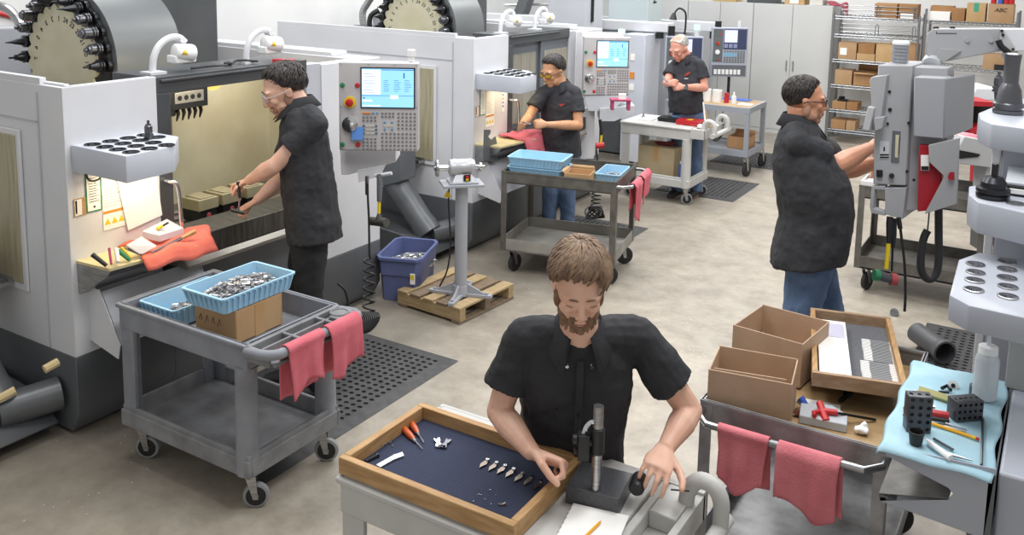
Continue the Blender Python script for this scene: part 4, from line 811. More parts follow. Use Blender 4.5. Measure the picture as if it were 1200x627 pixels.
# ================================================================ cabinets, shelving
yc = 13.82; edges = [-7.1, -6.3, -5.33, -4.72, -4.17, -3.02]
def cabinet(x0, x1, label, mids):
    t = thing('metal_cabinet', label, 'cabinet', ((x0+x1)/2, yc, 0)); b = MB(); b.box(x0+.003, x1-.003, yc+.02, yc+.48, 0, 1.97); b.box(x0+.003, x1-.003, yc, yc+.02, 0, .06); b.build('cabinet_body', CAB, t)
    xs = [x0]+mids+[x1]
    for i in range(len(xs)-1):
        b = MB(); b.box(xs[i]+.006, xs[i+1]-.006, yc, yc+.018, .065, 1.965); d = b.build('door', CAB, t, bevel=.002)
        if mids:
            xx = xs[i+1]-.05 if i == 0 else xs[i]+.05
            b = MB(); b.tube([(xx, yc-.004, 1.12), (xx, yc-.025, 1.12), (xx, yc-.025, .98), (xx, yc-.004, .98)], .007, 6); b.build('handle', STEEL, d)
cabinet(-7.1, -6.0, 'tall pale grey cabinet farthest left, mostly hidden by machines', [])
cabinet(-6.0, -5.22, 'tall pale grey cabinet behind the bald man\'s machine', [])
cabinet(-5.22, -4.17, 'tall pale grey cabinet behind the hanging grey console', [-4.69])
cabinet(-4.17, -3.0, 'tall pale grey two-door cabinet next to the wire shelves', [-3.575])
def wire_shelf(label, x0, x1, y0, y1, zs, H, rails=()):
    t = thing('wire_shelving', label, 'shelves', ((x0+x1)/2, y0, 0))
    for x in (x0, x1):
        for y in (y0, y1): b = MB(); b.cyl((x, y, 0), (x, y, H), .016, n=10); b.build('post', WIRE, t)
    for z in zs:
        b = MB()
        for y in (y0, y1):
            b.tube([(x0, y, z), (x1, y, z)], .006, 6); b.tube([(x0, y, z-.035), (x1, y, z-.035)], .006, 6); n = 22
            b.tube([(x0+(x1-x0)*i/n, y, z-.035 if i % 2 else z) for i in range(n+1)], .005, 4)
        for i in range(20): x = x0+(x1-x0)*(i+.5)/20; b.tube([(x, y0, z+.004), (x, y1, z+.004)], .004, 4)
        b.build('shelf', WIRE, t)
    for z in rails:
        b = MB(); a, c = x0+.1, x1-.06
        for dz in (.05, .1, .16): b.tube([(a, y0+.02, z+dz), (c, y0+.02, z+dz)], .005, 5)
        for x in (a, (a+c)/2, c): b.tube([(x-.02, y0+.02, z), (x-.02, y0+.02, z+.15), (x, y0+.02, z+.17), (x+.02, y0+.02, z+.15), (x+.02, y0+.02, z)], .007, 5)
        b.build('rail', WIRE, t)
ZS = [.2, .49, .85, 1.22, 1.58, 1.84]
wire_shelf('chrome wire shelving unit full of cartons, right of the cabinets', -2.93, -1.8, 13.6, 14.1, ZS, 1.9, (1.84, 1.58))
ZS2 = [.3, 1.22, 1.84]
wire_shelf('chrome wire shelving at far right with tall cartons on top', -1.72, -.62, 13.6, 14.1, ZS2, 2.0)
CB = [mat('box brown %d' % i, c, .8, col2=d, ns=4) for i, (c, d) in enumerate((('b08a62', 'a57e56'), ('b99875', 'ad8b66'), ('a47c52', '996f46'), ('c4a478', 'b89769')))]
def bx(label, px0, px1, y0, z, h, m, d=.3, op=False, **k):    # carton on a far shelf spanning these picture columns
    a = Y2(px0, y0); c = Y2(px1, y0); w = c-a
    return put(carton(label, w, d, h, m=m, open_=op, **k), ((a+c)/2, y0+d/2, z), 0)
def Y2(px, y0, py=80):
    dd = FW+RT*((px-PCX)/FP)-UPR*((py-PCY)/FP); return dd.x*y0/dd.y
L6 = 13.63
bx('plain tan carton on the top wire shelf, left one', 1020, 1046, L6, 1.846, .2, CB[0])
bx('tan carton with a white label at the right end of the first unit\'s top shelf', 1048, 1070, L6, 1.846, .2, CB[2])
b = MB(); xx = Y2(1050.5, L6), Y2(1066, L6); b.box(xx[0], xx[1], L6-.004, L6-.002, 1.85, 1.92); tag(b.build('label_card', PAPER), 'white card on the carton at the right end of the top shelf', 'card')
for i, (p0, p1, h, lab, m_) in enumerate(((981, 1002, .24, 'carton with a white sticker on the middle wire shelf, leftmost', 1), (1003, 1024, .1, 'low flat carton beneath another on the middle wire shelf', 3), (1025, 1045, .25, 'taped tan carton on the middle wire shelf behind the beacon', 3), (1047, 1073, .27, 'tall brown carton at the right end of the middle wire shelf', 0))):
    bx(lab, p0, p1, L6, 1.226, h, CB[m_])
bx('brown carton stacked on a low flat one on the middle wire shelf', 1004, 1023, L6, 1.328, .14, CB[2])
b = MB(); b.box(Y2(983, L6), Y2(991, L6), L6-.003, L6-.001, 1.29, 1.39); tag(b.build('white_sticker', PAPER), 'white sticker on the leftmost carton of the middle wire shelf', 'sticker')
bx('worn carton at the left of the fourth wire shelf, level with the man\'s brow', 979, 999, L6, .856, .21, CB[1])
bx('open carton with raised flap on the wire shelf above the glasses level', 1001, 1026, L6, .856, .2, CB[0], op=True, flaps=(('y+', .1, -.3), ('y-', .06, 1.9)))
bx('small carton at the left of the fifth wire shelf, left one', 978, 994, L6, .496, .11, CB[0])
bx('small carton at the left of the fifth wire shelf, right one', 995, 1008, L6, .496, .11, CB[2])
bx('lowest shelf carton at left, beside a wider gap', 978, 995, L6, .206, .13, CB[0])
bx('lowest shelf carton, second from the left', 996, 1007, L6, .206, .13, CB[1])
b = MB(); b.box(Y2(983, L6), Y2(994, L6), L6+.05, L6+.12, .61, .64); b.cyl((Y2(985, L6), L6+.05, .66), (Y2(990, L6), L6+.1, .66), .02, n=8); tag(b.build('hand_tool', BLACK), 'black hand tool on the small left cartons of the wire shelf', 'tool')
bx('low white box on the far right shelf\'s top', 1084, 1108, L6, 1.846, .115, PAPER)
bx('brown open box behind the low white box on the far right shelf', 1085, 1112, L6+.2, 1.846, .19, CB[2], op=True, d=.2)
bx('brown carton between the white box and the green-taped one', 1110, 1125, L6, 1.846, .17, CB[2])
bx('tan carton with green tape on the far right shelf', 1127, 1149, L6, 1.846, .25, CB[3], tape=mat('green tape', '3f9f80', .4))
lb = bx('carton printed with dark slanted letters, red and blue caps above it', 1152, 1182, L6, 1.846, .25, CB[1])
text('ABC', .075, (0, -.153, .17), (1, 0, .0), (.3, 0, 1), DARK, 'lettering', lb, local=True) 
for i, (p, m_) in enumerate(((1157, RED), (1165, BLUE), (1172, RED), (1178, RED))):
    b = MB(); b.cyl((Y2(p, L6), L6+.08, 2.1), (Y2(p, L6), L6+.08, 2.16), .035, n=12); tag(b.build('plastic_jar', m_), ['red jar on the lettered carton, leftmost', 'blue jar on the lettered carton', 'red jar just right of the blue one on the lettered carton', 'red jar at the right end on the lettered carton'][i], 'jar')
bx('tan carton behind the boom arm on the far right shelf\'s middle level', 1151, 1176, L6, 1.226, .2, CB[1])
b = MB(); b.box(Y2(1163, L6)+.02, Y2(1180, L6), 13.61, 13.63, 1.226, 1.27); b.box(Y2(1163, L6)+.02, Y2(1180, L6), 13.605, 13.625, 1.226, 1.3); tag(b.build('black_tool_box', BLACK), 'black box at the edge of the far right shelf under the boom arm', 'box')
# on top of the cabinets
Yc = 13.86
bx('brown carton on top of the cabinet behind the bald man', 832, 858, Yc, 1.972, .2, CB[3])
b = MB(); b.box(Y2(877, Yc), Y2(905, Yc), Yc, Yc+.3, 1.985, 2.15); b.box(Y2(870, Yc), Y2(877, Yc), Yc+.05, Yc+.2, 1.972, 2.03); b.box(Y2(877, Yc), Y2(912, Yc), Yc, Yc+.3, 1.972, 1.985); tag(b.build('metal_case', DD_GREY), 'dark metal case on top of the cabinets', 'case')
bx('carton with a white label on top of the cabinets', 915, 938, Yc, 1.972, .2, CB[3]); b = MB(); b.box(Y2(921, Yc), Y2(931, Yc), Yc-.003, Yc-.001, 1.985, 2.15); tag(b.build('label_card', PAPER), 'white label card on the cabinet-top carton', 'card')
bx('pale box at the right end of the cabinet tops', 944, 959, Yc, 1.972, .2, mat('grey white box', 'cfccc6', .7))
b = MB(); xa, xb_ = Y2(959, Yc), Y2(984, Yc)
def fr(u, v):
    x = xa+(xb_-xa)*u; return Vector((x+.02, Yc-.02+.25*(1-v)*1.0, 2.0+.03*math.sin(u*6+v*3))) if v < .6 else Vector((x+.03+(.02*v), Yc-.02+.25*(.4)-.0, 2.0+.03*math.sin(u*6+v*3)-(v-.6)*.5*max(0, u-.5)*2))
b.sheet(fr, 14, 14); tag(b.build('shop_cloth', mat('dusky red cloth', 'a04a58', .9), smooth=180, solid=.012), 'dusky red cloth hanging off the right end of the cabinet tops', 'cloth')
def Yp(px, py, y):
    d = FW + RT*((px-PCX)/FP) - UPR*((py-PCY)/FP); return Vector((0, 0, CH)) + d*(y/d.y)
Z3 = Vector((0, 0, 1))
# ================================================================ foreground workbench cart contents
t = thing('parts_tray', 'wooden-framed tray lined with navy felt on the foreground cart', 'tray', (-1.64, 2.4, .845))
tx0, tx1, ty0, ty1, tz0, tz1 = -2.0, -1.3, 2.175, 2.64, .845, .905
for i, (a, b_, c, d) in enumerate(((tx0, tx1, ty0, ty0+.028), (tx0, tx1, ty1-.028, ty1), (tx0, tx0+.028, ty0+.028, ty1-.028), (tx1-.028, tx1, ty0+.028, ty1-.028))):
    b = MB(); b.box(a, b_, c, d, tz0, tz1); b.build('wooden_rail', WOOD if i < 2 else WOODY, t, bevel=.003)
b = MB(); b.box(tx0+.028, tx1-.028, ty0+.028, ty1-.028, tz0, tz0+.012); b.build('felt_lining', FELT, t)
FZ = tz0+.013
def driver(label, a, c):
    a = G(a[0], a[1], FZ+.012); c = G(c[0], c[1], FZ+.004); d = (c-a); L = d.length; d.normalize()
    t = thing('screwdriver', label, 'screwdriver', a)
    b = MB(); b.lathe(a, d, [(0, .006), (.004, .011), (L*.3, .012), (L*.5, .009), (L*.55, .007)], 12); b.build('handle', mat('amber plastic', 'c1592a', .3), t)
    b = MB(); b.lathe(a+d*L*.55, d, [(0, .007), (L*.1, .006), (L*.12, .0025), (L*.45, .002)], 10); b.build('shaft', CHROME, t)
driver('amber-handled screwdriver on the navy felt, left of the pair', (473, 502), (495, 526)); driver('amber-handled screwdriver on the navy felt, right of the pair', (481, 494), (497, 519))
for i, (x, y) in enumerate(((568, 543), (578.5, 546.5), (588.5, 550), (598.5, 554), (609, 559), (620, 563), (631, 568))):
    c = G(x, y, FZ+.002); b = MB(); dd_ = G(x+5, y-8, FZ)-G(x-7, y+7, FZ); Rz = Matrix.Rotation(math.atan2(dd_.y, dd_.x)-PI/2, 3, 'Z')
    f = lambda u, v, w=0: c+Rz @ Vector((u, v, w))
    b.prism([f(-.004, .016), f(.006, .014), f(.01, -.004), f(-.004, -.036), f(-.011, -.012)], (0, 0, .003)); b.cyl(f(.002, .02, 0), f(.002, .02, .006), .007, n=10, m=1)
    tag(b.build('blade_blank', [mat('brown grey blade steel', '8a8076', .3, .8), CHROME]), 'small pointed blade in the row of seven on the navy felt', 'blade', 'row of blades on the navy felt')
for lab, px, py, m_, r in (('pale folding knife handle half on the navy felt', 514, 520, CHROME, .25), ('dark folding knife handle half on the navy felt, right of the pale one', 523, 521, HOLDM[1], -.35)):
    c = G(px, py, FZ+.002); b = MB(); Rz = Matrix.Rotation(YAW+r, 3, 'Z'); f = lambda u, v, w=0: c+Rz @ Vector((u, v, w))
    b.prism([f(-.014, .03), f(-.004, .024), f(.008, .032), f(.008, .012), (f(.003, 0)), f(.012, -.024), f(.0, -.032), f(-.015, -.022), f(-.008, 0)], (0, 0, .006)); b.cyl(f(0, -.02), f(0, -.02, .011), .006, n=10); tag(b.build('handle_blank', m_), lab, 'knife handle')
c0, c1 = G(443, 547, FZ+.002), G(470, 533, FZ+.002); d = (c1-c0).normalized(); s = Z3.cross(d)
b = MB(); b.prism([c0-s*.012, c0+(c1-c0)*.6-s*.009, c1-s*.016, c1+d*.012+s*.006, c1-d*.02+s*.014, c0+s*.01], Z3*.004); tag(b.build('steel_handle_blank', mat('satin blank steel', 'c9ccce', .35, .7)), 'pale steel handle blank at the left front of the navy felt', 'metal part')
c0, c1 = G(428, 541, FZ+.004), G(442, 534, FZ+.004); b = MB(); b.tube([c0, c1], [.006, .008], 8); b.ell(c1, .009, n=10, k=6); tag(b.build('small_driver', HOLDM[0]), 'small dark driver at the left corner of the navy felt', 'tool')
rnd = random.Random(1)
for grp, (cx, cy), n, sp in (('screws scattered near the amber screwdrivers', (452, 520), 9, 8), ('specks of hardware in front of the blade row', (566, 580), 7, 22)):
    for i in range(n):
        c = G(cx+rnd.uniform(-sp, sp), cy+rnd.uniform(-sp*.6, sp*.6), FZ); b = MB(); q = rnd.uniform(.003, .006) if sp < 10 else .002; b.cyl(c, c+Z3*q, q, n=8); b.cyl(c, c+Vector((rnd.uniform(-1, 1), rnd.uniform(-1, 1), .3)).normalized()*q*2.5, q*.5, n=6)
        tag(b.build('small_screw', CHROME), 'tiny screw among the '+grp if 0 else ('tiny shiny screw in the cluster beside the amber screwdrivers' if sp < 10 else 'tiny bright speck of hardware on the felt in front of the blades'), 'screw', grp)
c = G(587, 592, FZ); b = MB(); b.cyl(c, c+Vector((.012, .01, .006)), .004, n=8); b.box(c.x-.008, c.x+.004, c.y-.006, c.y+.003, FZ, FZ+.005); tag(b.build('bright_fitting', CHROME), 'bright little fitting near the front corner of the felt', 'metal part')
# comparator stand on a granite plate
gz = .905; P = [G(663, 569, gz), G(725, 585, gz), G(752, 557, gz)]; gx = (P[1]-P[0]).normalized(); gy = Z3.cross(gx); gw = (P[1]-P[0]).length; gd = (P[2]-P[1]).dot(gy)
go = Vector((P[0].x, P[0].y, .845)); g = lambda u, v, w: go+gx*u+gy*v+Z3*w
t = thing('comparator_stand', 'black granite comparator stand with a steel post on the foreground cart', 'stand', g(gw/2, gd/2, 0))
b = MB(); b.prism([g(0, 0, 0), g(gw, 0, 0), g(gw, gd, 0), g(0, gd, 0)], Z3*.06); b.build('granite_plate', GRANITE, t, bevel=.002)
pc = G(698.5, 573, .905)
b = MB(); b.cyl(pc, pc+Z3*.285, .0165, n=22); b.build('post', STEEL, t)
b = MB(); b.cyl(pc+Z3*.125, pc+Z3*.21, .0225, n=22); k_ = pc-R0*.045+Z3*.14; b.box(-.018, .018, -.02, .02, -.035, .05, 0, Matrix.Rotation(YAW, 3, 'Z'), k_); b.cyl(k_+Z3*.02-R0*.0, pc+Z3*.16, .012, n=10); b.cyl(k_+Z3*.03-R0*.02, k_+Z3*.03-R0*.035, .016, n=12); b.cyl(k_-Z3*.01-R0*.02, k_-Z3*.01-R0*.03, .012, n=12); b.build('clamp', BLACK, t, bevel=.002)
b = MB(); b.tube([k_+Z3*.05, k_+Z3*.075+R0*.008, k_+Z3*.09+R0*.022, k_+Z3*.09+R0*.032], .008, 10, sub=4); b.build('indicator_arm', CHROME, t)
c = A(747, 560, 2.98); b = MB(); b.lathe(c-R0*.012-F0*.05+Z3*-.012, R0*.35+F0, [(0, .02), (.01, .026), (.07, .026), (.08, .02)], 16); tag(b.build('rubber_roller', BLACK), 'black roller under the seated man\'s left fingertips', 'roller')
pn = [G(655, 625, .848), G(672, 592, .848), G(737, 607, .848)]; u = pn[2]-pn[1]; v = (pn[0]-pn[1])*2.6; t = thing('notepad', 'white spiral notepad on the foreground cart', 'notepad', pn[1])
b = MB(); b.prism([pn[1], pn[1]+u, pn[1]+u+v, pn[1]+v], Z3*.008); b.build('pages', PAPER, t, bevel=.001); b = MB()
for i in range(16): q_ = pn[1]+v*(i+.5)/16+Z3*.004; b.tube([q_-u*.02, q_-u*.01+Z3*.008, q_+u*.02+Z3*.007], .001, 5)
b.build('spiral', STEEL, t)
def pencil(label, a, c, r=.004, group=None):
    t = thing('pencil', label, 'pencil', a, group); d = (c-a).normalized(); L = (c-a).length
    b = MB(); b.lathe(a+d*.012, d, [(0, r), (L*.85, r)], 6); b.build('shaft', mat('pencil yellow', 'efae2a', .4), t)
    b = MB(); b.lathe(a, d, [(0, .0004), (.004, .0012), (.012, r)], 6, 0); b.build('tip', mat('sharpened wood', 'd9b98a', .7), t)
    b = MB(); b.lathe(a+d*(.012+L*.85), d, [(0, r*1.05), (L*.06, r*1.05)], 8, 0); b.build('ferrule', YELLOW, t)
    b = MB(); b.lathe(a+d*(.012+L*.91), d, [(0, r), (L*.06, r*.9)], 8, 0); b.build('eraser', RED, t)
pencil('yellow pencil lying on the white notepad', G(705, 610, .862), G(676, 638, .862))
c = A(797, 574, 2.95); b = MB(); b.tube([c-R0*.03, c+R0*.03-Z3*.004], .0025, 6); tag(b.build('scribe', BLACK), 'thin black scribe on the foreground cart by the left hand', 'tool')
# ================================================================ right-hand cart contents
b = MB(); b.box(-1.12, -.44, 3.34, 4.31, .782, .792); tag(b.build('plywood_sheet', PLY), 'plywood sheet lying in the right-hand steel cart', 'board')
def boxq(label, c, ztop, h, m, flaps=(), lift=0, **k):
    a, b_, d_ = (G(x, y, ztop) for x, y in c); u = b_-a; v = d_-b_; w = u.length; dd = v.length; mid = (a+d_)/2
    r = carton(label, w, dd, h, m=m, flaps=flaps, **k); return put(r, (mid.x, mid.y, ztop-h), math.atan2(u.y, u.x))
CW = mat('worn tan cardboard', 'c0a58c', .85, col2='b3977d', ns=5, bump=.06)
k1 = boxq('open worn cardboard box nearest the seated man\'s elbow', ((823, 431), (921, 449), (943, 422)), .985, .19, CW, flaps=())
b = MB(); b.box(-.15, .13, -.09, -.084, .02, .17); o = b.build('inner_flap', CW); o.parent = k1; o.rotation_euler = (-.1, 0, .05)
b = MB(); b.box(.153, .155, -.05, .0, .02, .16); o = b.build('tape', TAPE); o.parent = k1
k2 = boxq('open cardboard box behind the nearer one, with a square of tape', ((861, 381), (943, 404), (970, 376)), 1.0, .2, CW, flaps=())
b = MB(); b.box(.06, .12, -.155, -.15, .13, .19); 
t = thing('display_tray', 'wooden tray of paper and pale strips on the right-hand cart', 'tray', (-.6, 3.95, .88)); wz = .945
a, b_, c_ = G(952, 436, wz), G(1064, 452, wz), G(1095, 378, wz); u = (b_-a); L = u.length; u.normalize(); v = Z3.cross(u); D_ = (c_-b_).dot(v); w_ = lambda x, y, z: Vector((a.x, a.y, 0))+u*x+v*y+Z3*z
for i, (x0, x1, y0, y1) in enumerate(((0, L, 0, .022), (0, L, D_-.022, D_), (0, .022, .022, D_-.022), (L-.022, L, .022, D_-.022))):
    b = MB(); b.prism([w_(x0, y0, .885), w_(x1, y0, .885), w_(x1, y1, .885), w_(x0, y1, .885)], Z3*.06); b.build('wooden_rail', mat('aged tray wood', 'b0957a', .6, col2='9a7c5f', ns=8, stretch=(1.3, 6, 6)) if i < 2 else WOODY, t, bevel=.002)
b = MB(); b.prism([w_(.022, .022, .886), w_(L-.022, .022, .886), w_(L-.022, D_-.022, .886), w_(.022, D_-.022, .886)], Z3*.01); b.build('felt_lining', FELTG, t)
b = MB(); b.prism([w_(.03, .035, .898), w_(.155, .035, .898), w_(.155, D_-.1, .898), w_(.03, D_-.1, .898)], Z3*.032); 
tag(b.build('paper_stack', PAPER, bevel=.001), 'thick stack of white sheets in the right-hand wooden tray', 'paper')
b = MB(); b.prism([w_(.075, D_-.3, .9305), w_(.145, D_-.3, .9305), w_(.145, D_-.14, .9305), w_(.075, D_-.14, .9305)], Z3*.001); o = b.build('printed_label', mat('lilac print', 'c3c0d2', .7)); tag(o, 'pale lilac printed slip on the stack of white sheets', 'paper')
sm1 = mat('strip grey', 'a3a5a8', .45, .3); 
for r_ in range(2):
    for i in range(18):
        t = None; x0 = .2 if r_ == 0 else .2; y = .04+r_*(D_*.33)+i*.0125*(D_/.7); t2 = thing('metal_strip', 'thin strip with white ends in the %s row of strips in the wooden tray' % ('nearer', 'farther')[r_], 'strip', w_(x0, y, .897), 'strips in the %s row' % ('nearer', 'farther')[r_])
        b = MB(); q_ = lambda x, yy, z: w_(x0+x+.02*r_-.0012*math.sin(i*.7), y+yy, z); b.prism([q_(.035, 0, .897), q_(.115, 0, .897), q_(.115, .007, .897), q_(.035, .007, .897)], Z3*.012); b.build('strip_body', sm1, t2)
        for xx in (0, .115): b = MB(); b.prism([q_(xx, 0, .897), q_(xx+.035, 0, .897), q_(xx+.035, .007, .897), q_(xx, .007, .897)], Z3*.013); b.build('strip_end', PAPER, t2)
PZ = .793
t = thing('t_handle_wrench', 'red T-handled wrench lying in the right-hand cart', 'wrench', G(966, 482, .83))
b = MB(); c = G(964, 482, .84); b.tube([c-Z3*.02+R0*.0-F0*.045, c+F0*.04+Z3*.015], [.016, .014], 12); b.tube([c, c+R0*.055-F0*.01], [.014, .012], 12); b.tube([c, c-R0*.04-F0*.012, c-R0*.045-F0*.04], .009, 10); b.build('handle', RED, t)
b = MB(); b.tube([c+R0*.05-F0*.01, G(1026, 492, .8)], .0055, 8); b.build('shaft', HOLDM[0], t)
b = MB(); a = G(934, 500, PZ); b.prism([G(936, 496, PZ), G(992, 508, PZ), G(993, 496, PZ), G(975, 484, PZ), G(938, 480, PZ)], Z3*.035); tag(b.build('clear_case', CLEAR, bevel=.004), 'milky plastic case under the red T-handled wrench', 'case')
b = MB(); b.prism([G(941, 474, PZ), G(944, 468, PZ), G(985, 476, PZ), G(984, 488, PZ)], Z3*.004); tag(b.build('white_card', PAPER), 'white card behind the red wrench in the right-hand cart', 'card')
b = MB(); b.ell(G(1009, 504, .81), (.03, .022, .014), None, 9, 6); b.ell(G(1013, 500, .815), (.015, .02, .02), None, 7, 5); tag(b.build('crumpled_paper', PAPER, remesh=.006, wrinkle=.02, wsize=.02), 'crumpled white paper near the blue mat in the right-hand cart', 'paper')
b = MB(); a = G(984, 470, .8); c = G(998, 460, .8); e = G(1003, 456, .8); b.tube([a, c], .009, 10, m=0); b.tube([c, e], .009, 10, m=1); tag(b.build('marker', [BLACK, RED]), 'black marker with a red end below the wooden tray', 'marker')
b = MB(); b.tube([G(938, 466, .84), G(944, 474, .82), G(948, 478, .8)], [.016, .012, .006], 10, m=0); b.tube([G(934, 470, .82), G(948, 480, .8)], .006, 6, m=1); tag(b.build('pliers_grip', [BLUE, STEEL]), 'blue-gripped pliers leaning by the near open box', 'pliers')
b = MB(); b.tube([G(933, 486, .8), G(936, 480, .82)], .014, 10); tag(b.build('rust_fitting', mat('rust brown', '7b4a35', .7)), 'rusty brown fitting beside the near open box', 'fitting')
b = MB(); b.prism([G(983, 448, .8), G(990, 446, .8), G(993, 462, .8), G(988, 464, .8)], Z3*.03); tag(b.build('black_grip', BLACK, bevel=.004), 'black grip lying under the edge of the wooden tray', 'tool')
# ================================================================ right-hand machine
t = thing('machining_center', 'pale grey machine side at the right edge with tiered tool shelves', 'milling machine', (-.05, 3.2, 0))
BP = mat('shelf machine grey', 'a4a9b4', .4, col2='acb1bb', ns=3)
b = MB(); b.box(-.075, .6, 3.06, 4.1, .02, 1.04); b.build('lower_panel', BP, t, bevel=.01)
b = MB(); b.box(-.2, .6, 4.12, 5.3, .02, 1.93); b.build('upper_panel', BP, t, bevel=.01)
b = MB(); b.box(-.235, -.203, 4.12, 4.16, .3, 1.9); b.build('panel_edge', W_PAINT, t, bevel=.004)
b = MB(); b.box(-.1, .0, 3.72, 3.8, 1.04, 1.46); b.box(-.08, .4, 3.8, 4.1, 1.04, 1.46); b.build('shelf_column', mat('neutral grey paint', 'a9aaa8', .45), t, bevel=.004)  # shelf column in a neutral grey of its own
def tier(z, pts, holes, th=.13):
    b = MB(); b.prism([(x, y, z-th) for x, y in pts], Z3*th); o = b.build('tool_shelf', BP, t, bevel=.007)
    cm = MB(); rb = MB()
    for x, y in holes:
        cm.cyl((x, y, z-.1), (x, y, z+.1), .026, n=20); rb.rings([rb.ring((x, y, zz), Z3, r, 22) for zz, r in ((z, .034), (z+.004, .033), (z+.005, .027), (z-.04, .026))], caps=(0, 1))
    cut(o, cm)
    for x, y in holes:
        rb = MB(); rb.rings([rb.ring((x, y, zz), Z3, r, 22) for zz, r in ((z, .034), (z+.004, .033), (z+.005, .027), (z-.003, .026))], caps=(0, 0)); rb.rings([rb.ring((x, y, zz), Z3, .026, 22) for zz in (z-.003, z-.085)], 1, (0, 1)); rb.build('hole_liner', [STEEL, DARK], o)  # inner wall and bottom coloured dark to stand for shade in the holes
hs = [G(x, y, 1.5) for x, y in ((1143, 310), (1143, 319.5), (1142, 329), (1141, 340), (1180, 307), (1180, 316), (1180, 326), (1181, 336.5), (1181, 348))]
tier(1.5, [(-.275, 3.29), (-.21, 3.22), (-.0, 3.2), (-.0, 3.86), (-.235, 3.86), (-.29, 3.72)], [(h.x, h.y) for h in hs], .09)
h2 = G(1190, 239, 1.72); tier(1.72, [(-.285, 3.86), (-.245, 3.76), (-.0, 3.66), (-.0, 4.11), (-.24, 4.11), (-.3, 4.02)], [(h2.x, h2.y)], .12)
tier(1.98, [(-.29, 4.13), (-.24, 4.02), (-.0, 3.96), (-.0, 4.7), (-.24, 4.7), (-.31, 4.3)], [], .1)
tool_holder_thing('black tool holder with a steel ring on the middle right-hand shelf', (G(1163, 232, 1.72).x, G(1163, 232, 1.72).y, 1.723), 4, s=1.0)
tool_holder_thing('tall dark cutter holder on the topmost right-hand shelf', (G(1181, 133, 1.98).x, G(1181, 133, 1.98).y, 1.983), 5, s=1.0)
tool_holder_thing('small dark holder standing on the shelf above the papers at far left', (-4.2, 2.98+.2, 1.61), 1, s=.8).location = (-4.165, 3.08, 1.602)
tool_holder_thing('small dark cutter holder left of the tall one, top right-hand shelf', (G(1169, 108, 1.98).x, G(1169, 108, 1.98).y, 1.983), 1, s=.8)
q0 = G(1176, 222, 1.725)
b = MB(); b.box(-.17, -.02, 4.0-.06, 4.1, 1.722, 1.76, 0); b.box(-.155, -.05, 3.937, 3.941, 1.73, 1.75, 1); t3 = thing('instrument_case', 'black case with a clear lid on the middle right-hand shelf', 'case', (-.1, 4.0, 1.722)); b.build('case_base', [BLACK, PAPER], t3, bevel=.003)
b = MB(); b.prism([(-.17, 3.95, 1.762), (-.02, 3.95, 1.762), (-.02, 4.08, 1.8), (-.17, 4.08, 1.8)], (0, 0, .008)); b.build('clear_lid', CLEAR, t3)
b = MB(); b.tube([A(1168, 178, 4.4), A(1171, 185, 4.4), A(1167, 205, 4.4), A(1165, 218, 4.4)], .008, 8, sub=3); b.tube([A(1168, 178, 4.4), A(1176, 176, 4.4)], .008, 8); tag(b.build('hex_key', RED), 'red bent hex key hanging under the topmost right-hand shelf', 'hex key')
b = MB(); b.tube([A(1178, 160, 4.4), A(1178, 172, 4.4), A(1180, 190, 4.4)], [.03, .025, .014], 10); tag(b.build('draw_knob', HOLDM[1]), 'grey knobbed fitting under the topmost right-hand shelf', 'fitting')
b = MB(); b.tube([A(1156, 268, 4.3), A(1157, 285, 4.3)], [.012, .02], 8, m=0); b.tube([A(1166, 268, 4.3), A(1163, 280, 4.3), A(1167, 290, 4.3)], .008, 8, m=1, sub=3); tag(b.build('air_gun', [STEEL, RED]), 'air gun with a red lever hanging below the middle right-hand shelf', 'air gun')
# side bracket table with the blue mat
bt = thing('bracket_table', 'pale grey bracket table with a V-cut side at the right edge', 'table', (-.25, 3.4, .9))
y0 = 3.03; b = MB(); Q = [Yp(x, y, y0) for x, y in ((1037, 522), (1168, 550), (1153, 632), (1031, 587), (1030, 578), (1112, 584), (1117, 579), (1111, 572), (1038, 534))]
b.prism(Q, (0, .005, 0)); b.build('side_plate', BP, bt, bevel=.002)
b = MB(); z1_ = 1.04; b.box(-.405, -.085, y0, 3.77, z1_-.012, z1_); b.build('table_top', BP, bt)
b = MB(); b.prism([Q[3], Q[4], Q[5], Q[5]-Z3*.005], (0, .7, 0)); b.build('lower_ledge', mat('speckled ledge steel', '8c8a87', .5, .4, col2='6f6d6a', ns=14), bt)
b = MB(); b.prism([Yp(1036, 523, y0+.7), Yp(1110, 540, y0+.7), Yp(1112, 584, y0+.7), Yp(1031, 578, y0+.7)], (0, .005, 0)); b.box(-.1, -.08, y0, 3.77, .8, 1.04); b.build('back_plate', D_GREY, bt)
def fm(u, v):
    x = -.425+.335*u; y = 3.0+.765*v; z = z1_+.005+.0015*math.sin(x*40+y*13)+.0015*math.sin(y*30)
    if v < .03: z -= (.03-v)*.5
    if u < .03: z -= (.03-u)*.4
    return Vector((x+.006*math.sin(v*17), y+.006*math.sin(u*11), z))
b = MB(); b.sheet(fm, 34, 50); tag(b.build('blue_mat', MATB, smooth=180, solid=.003), 'pale blue cloth mat covering the bracket table at right', 'mat')
TZ = z1_+.01
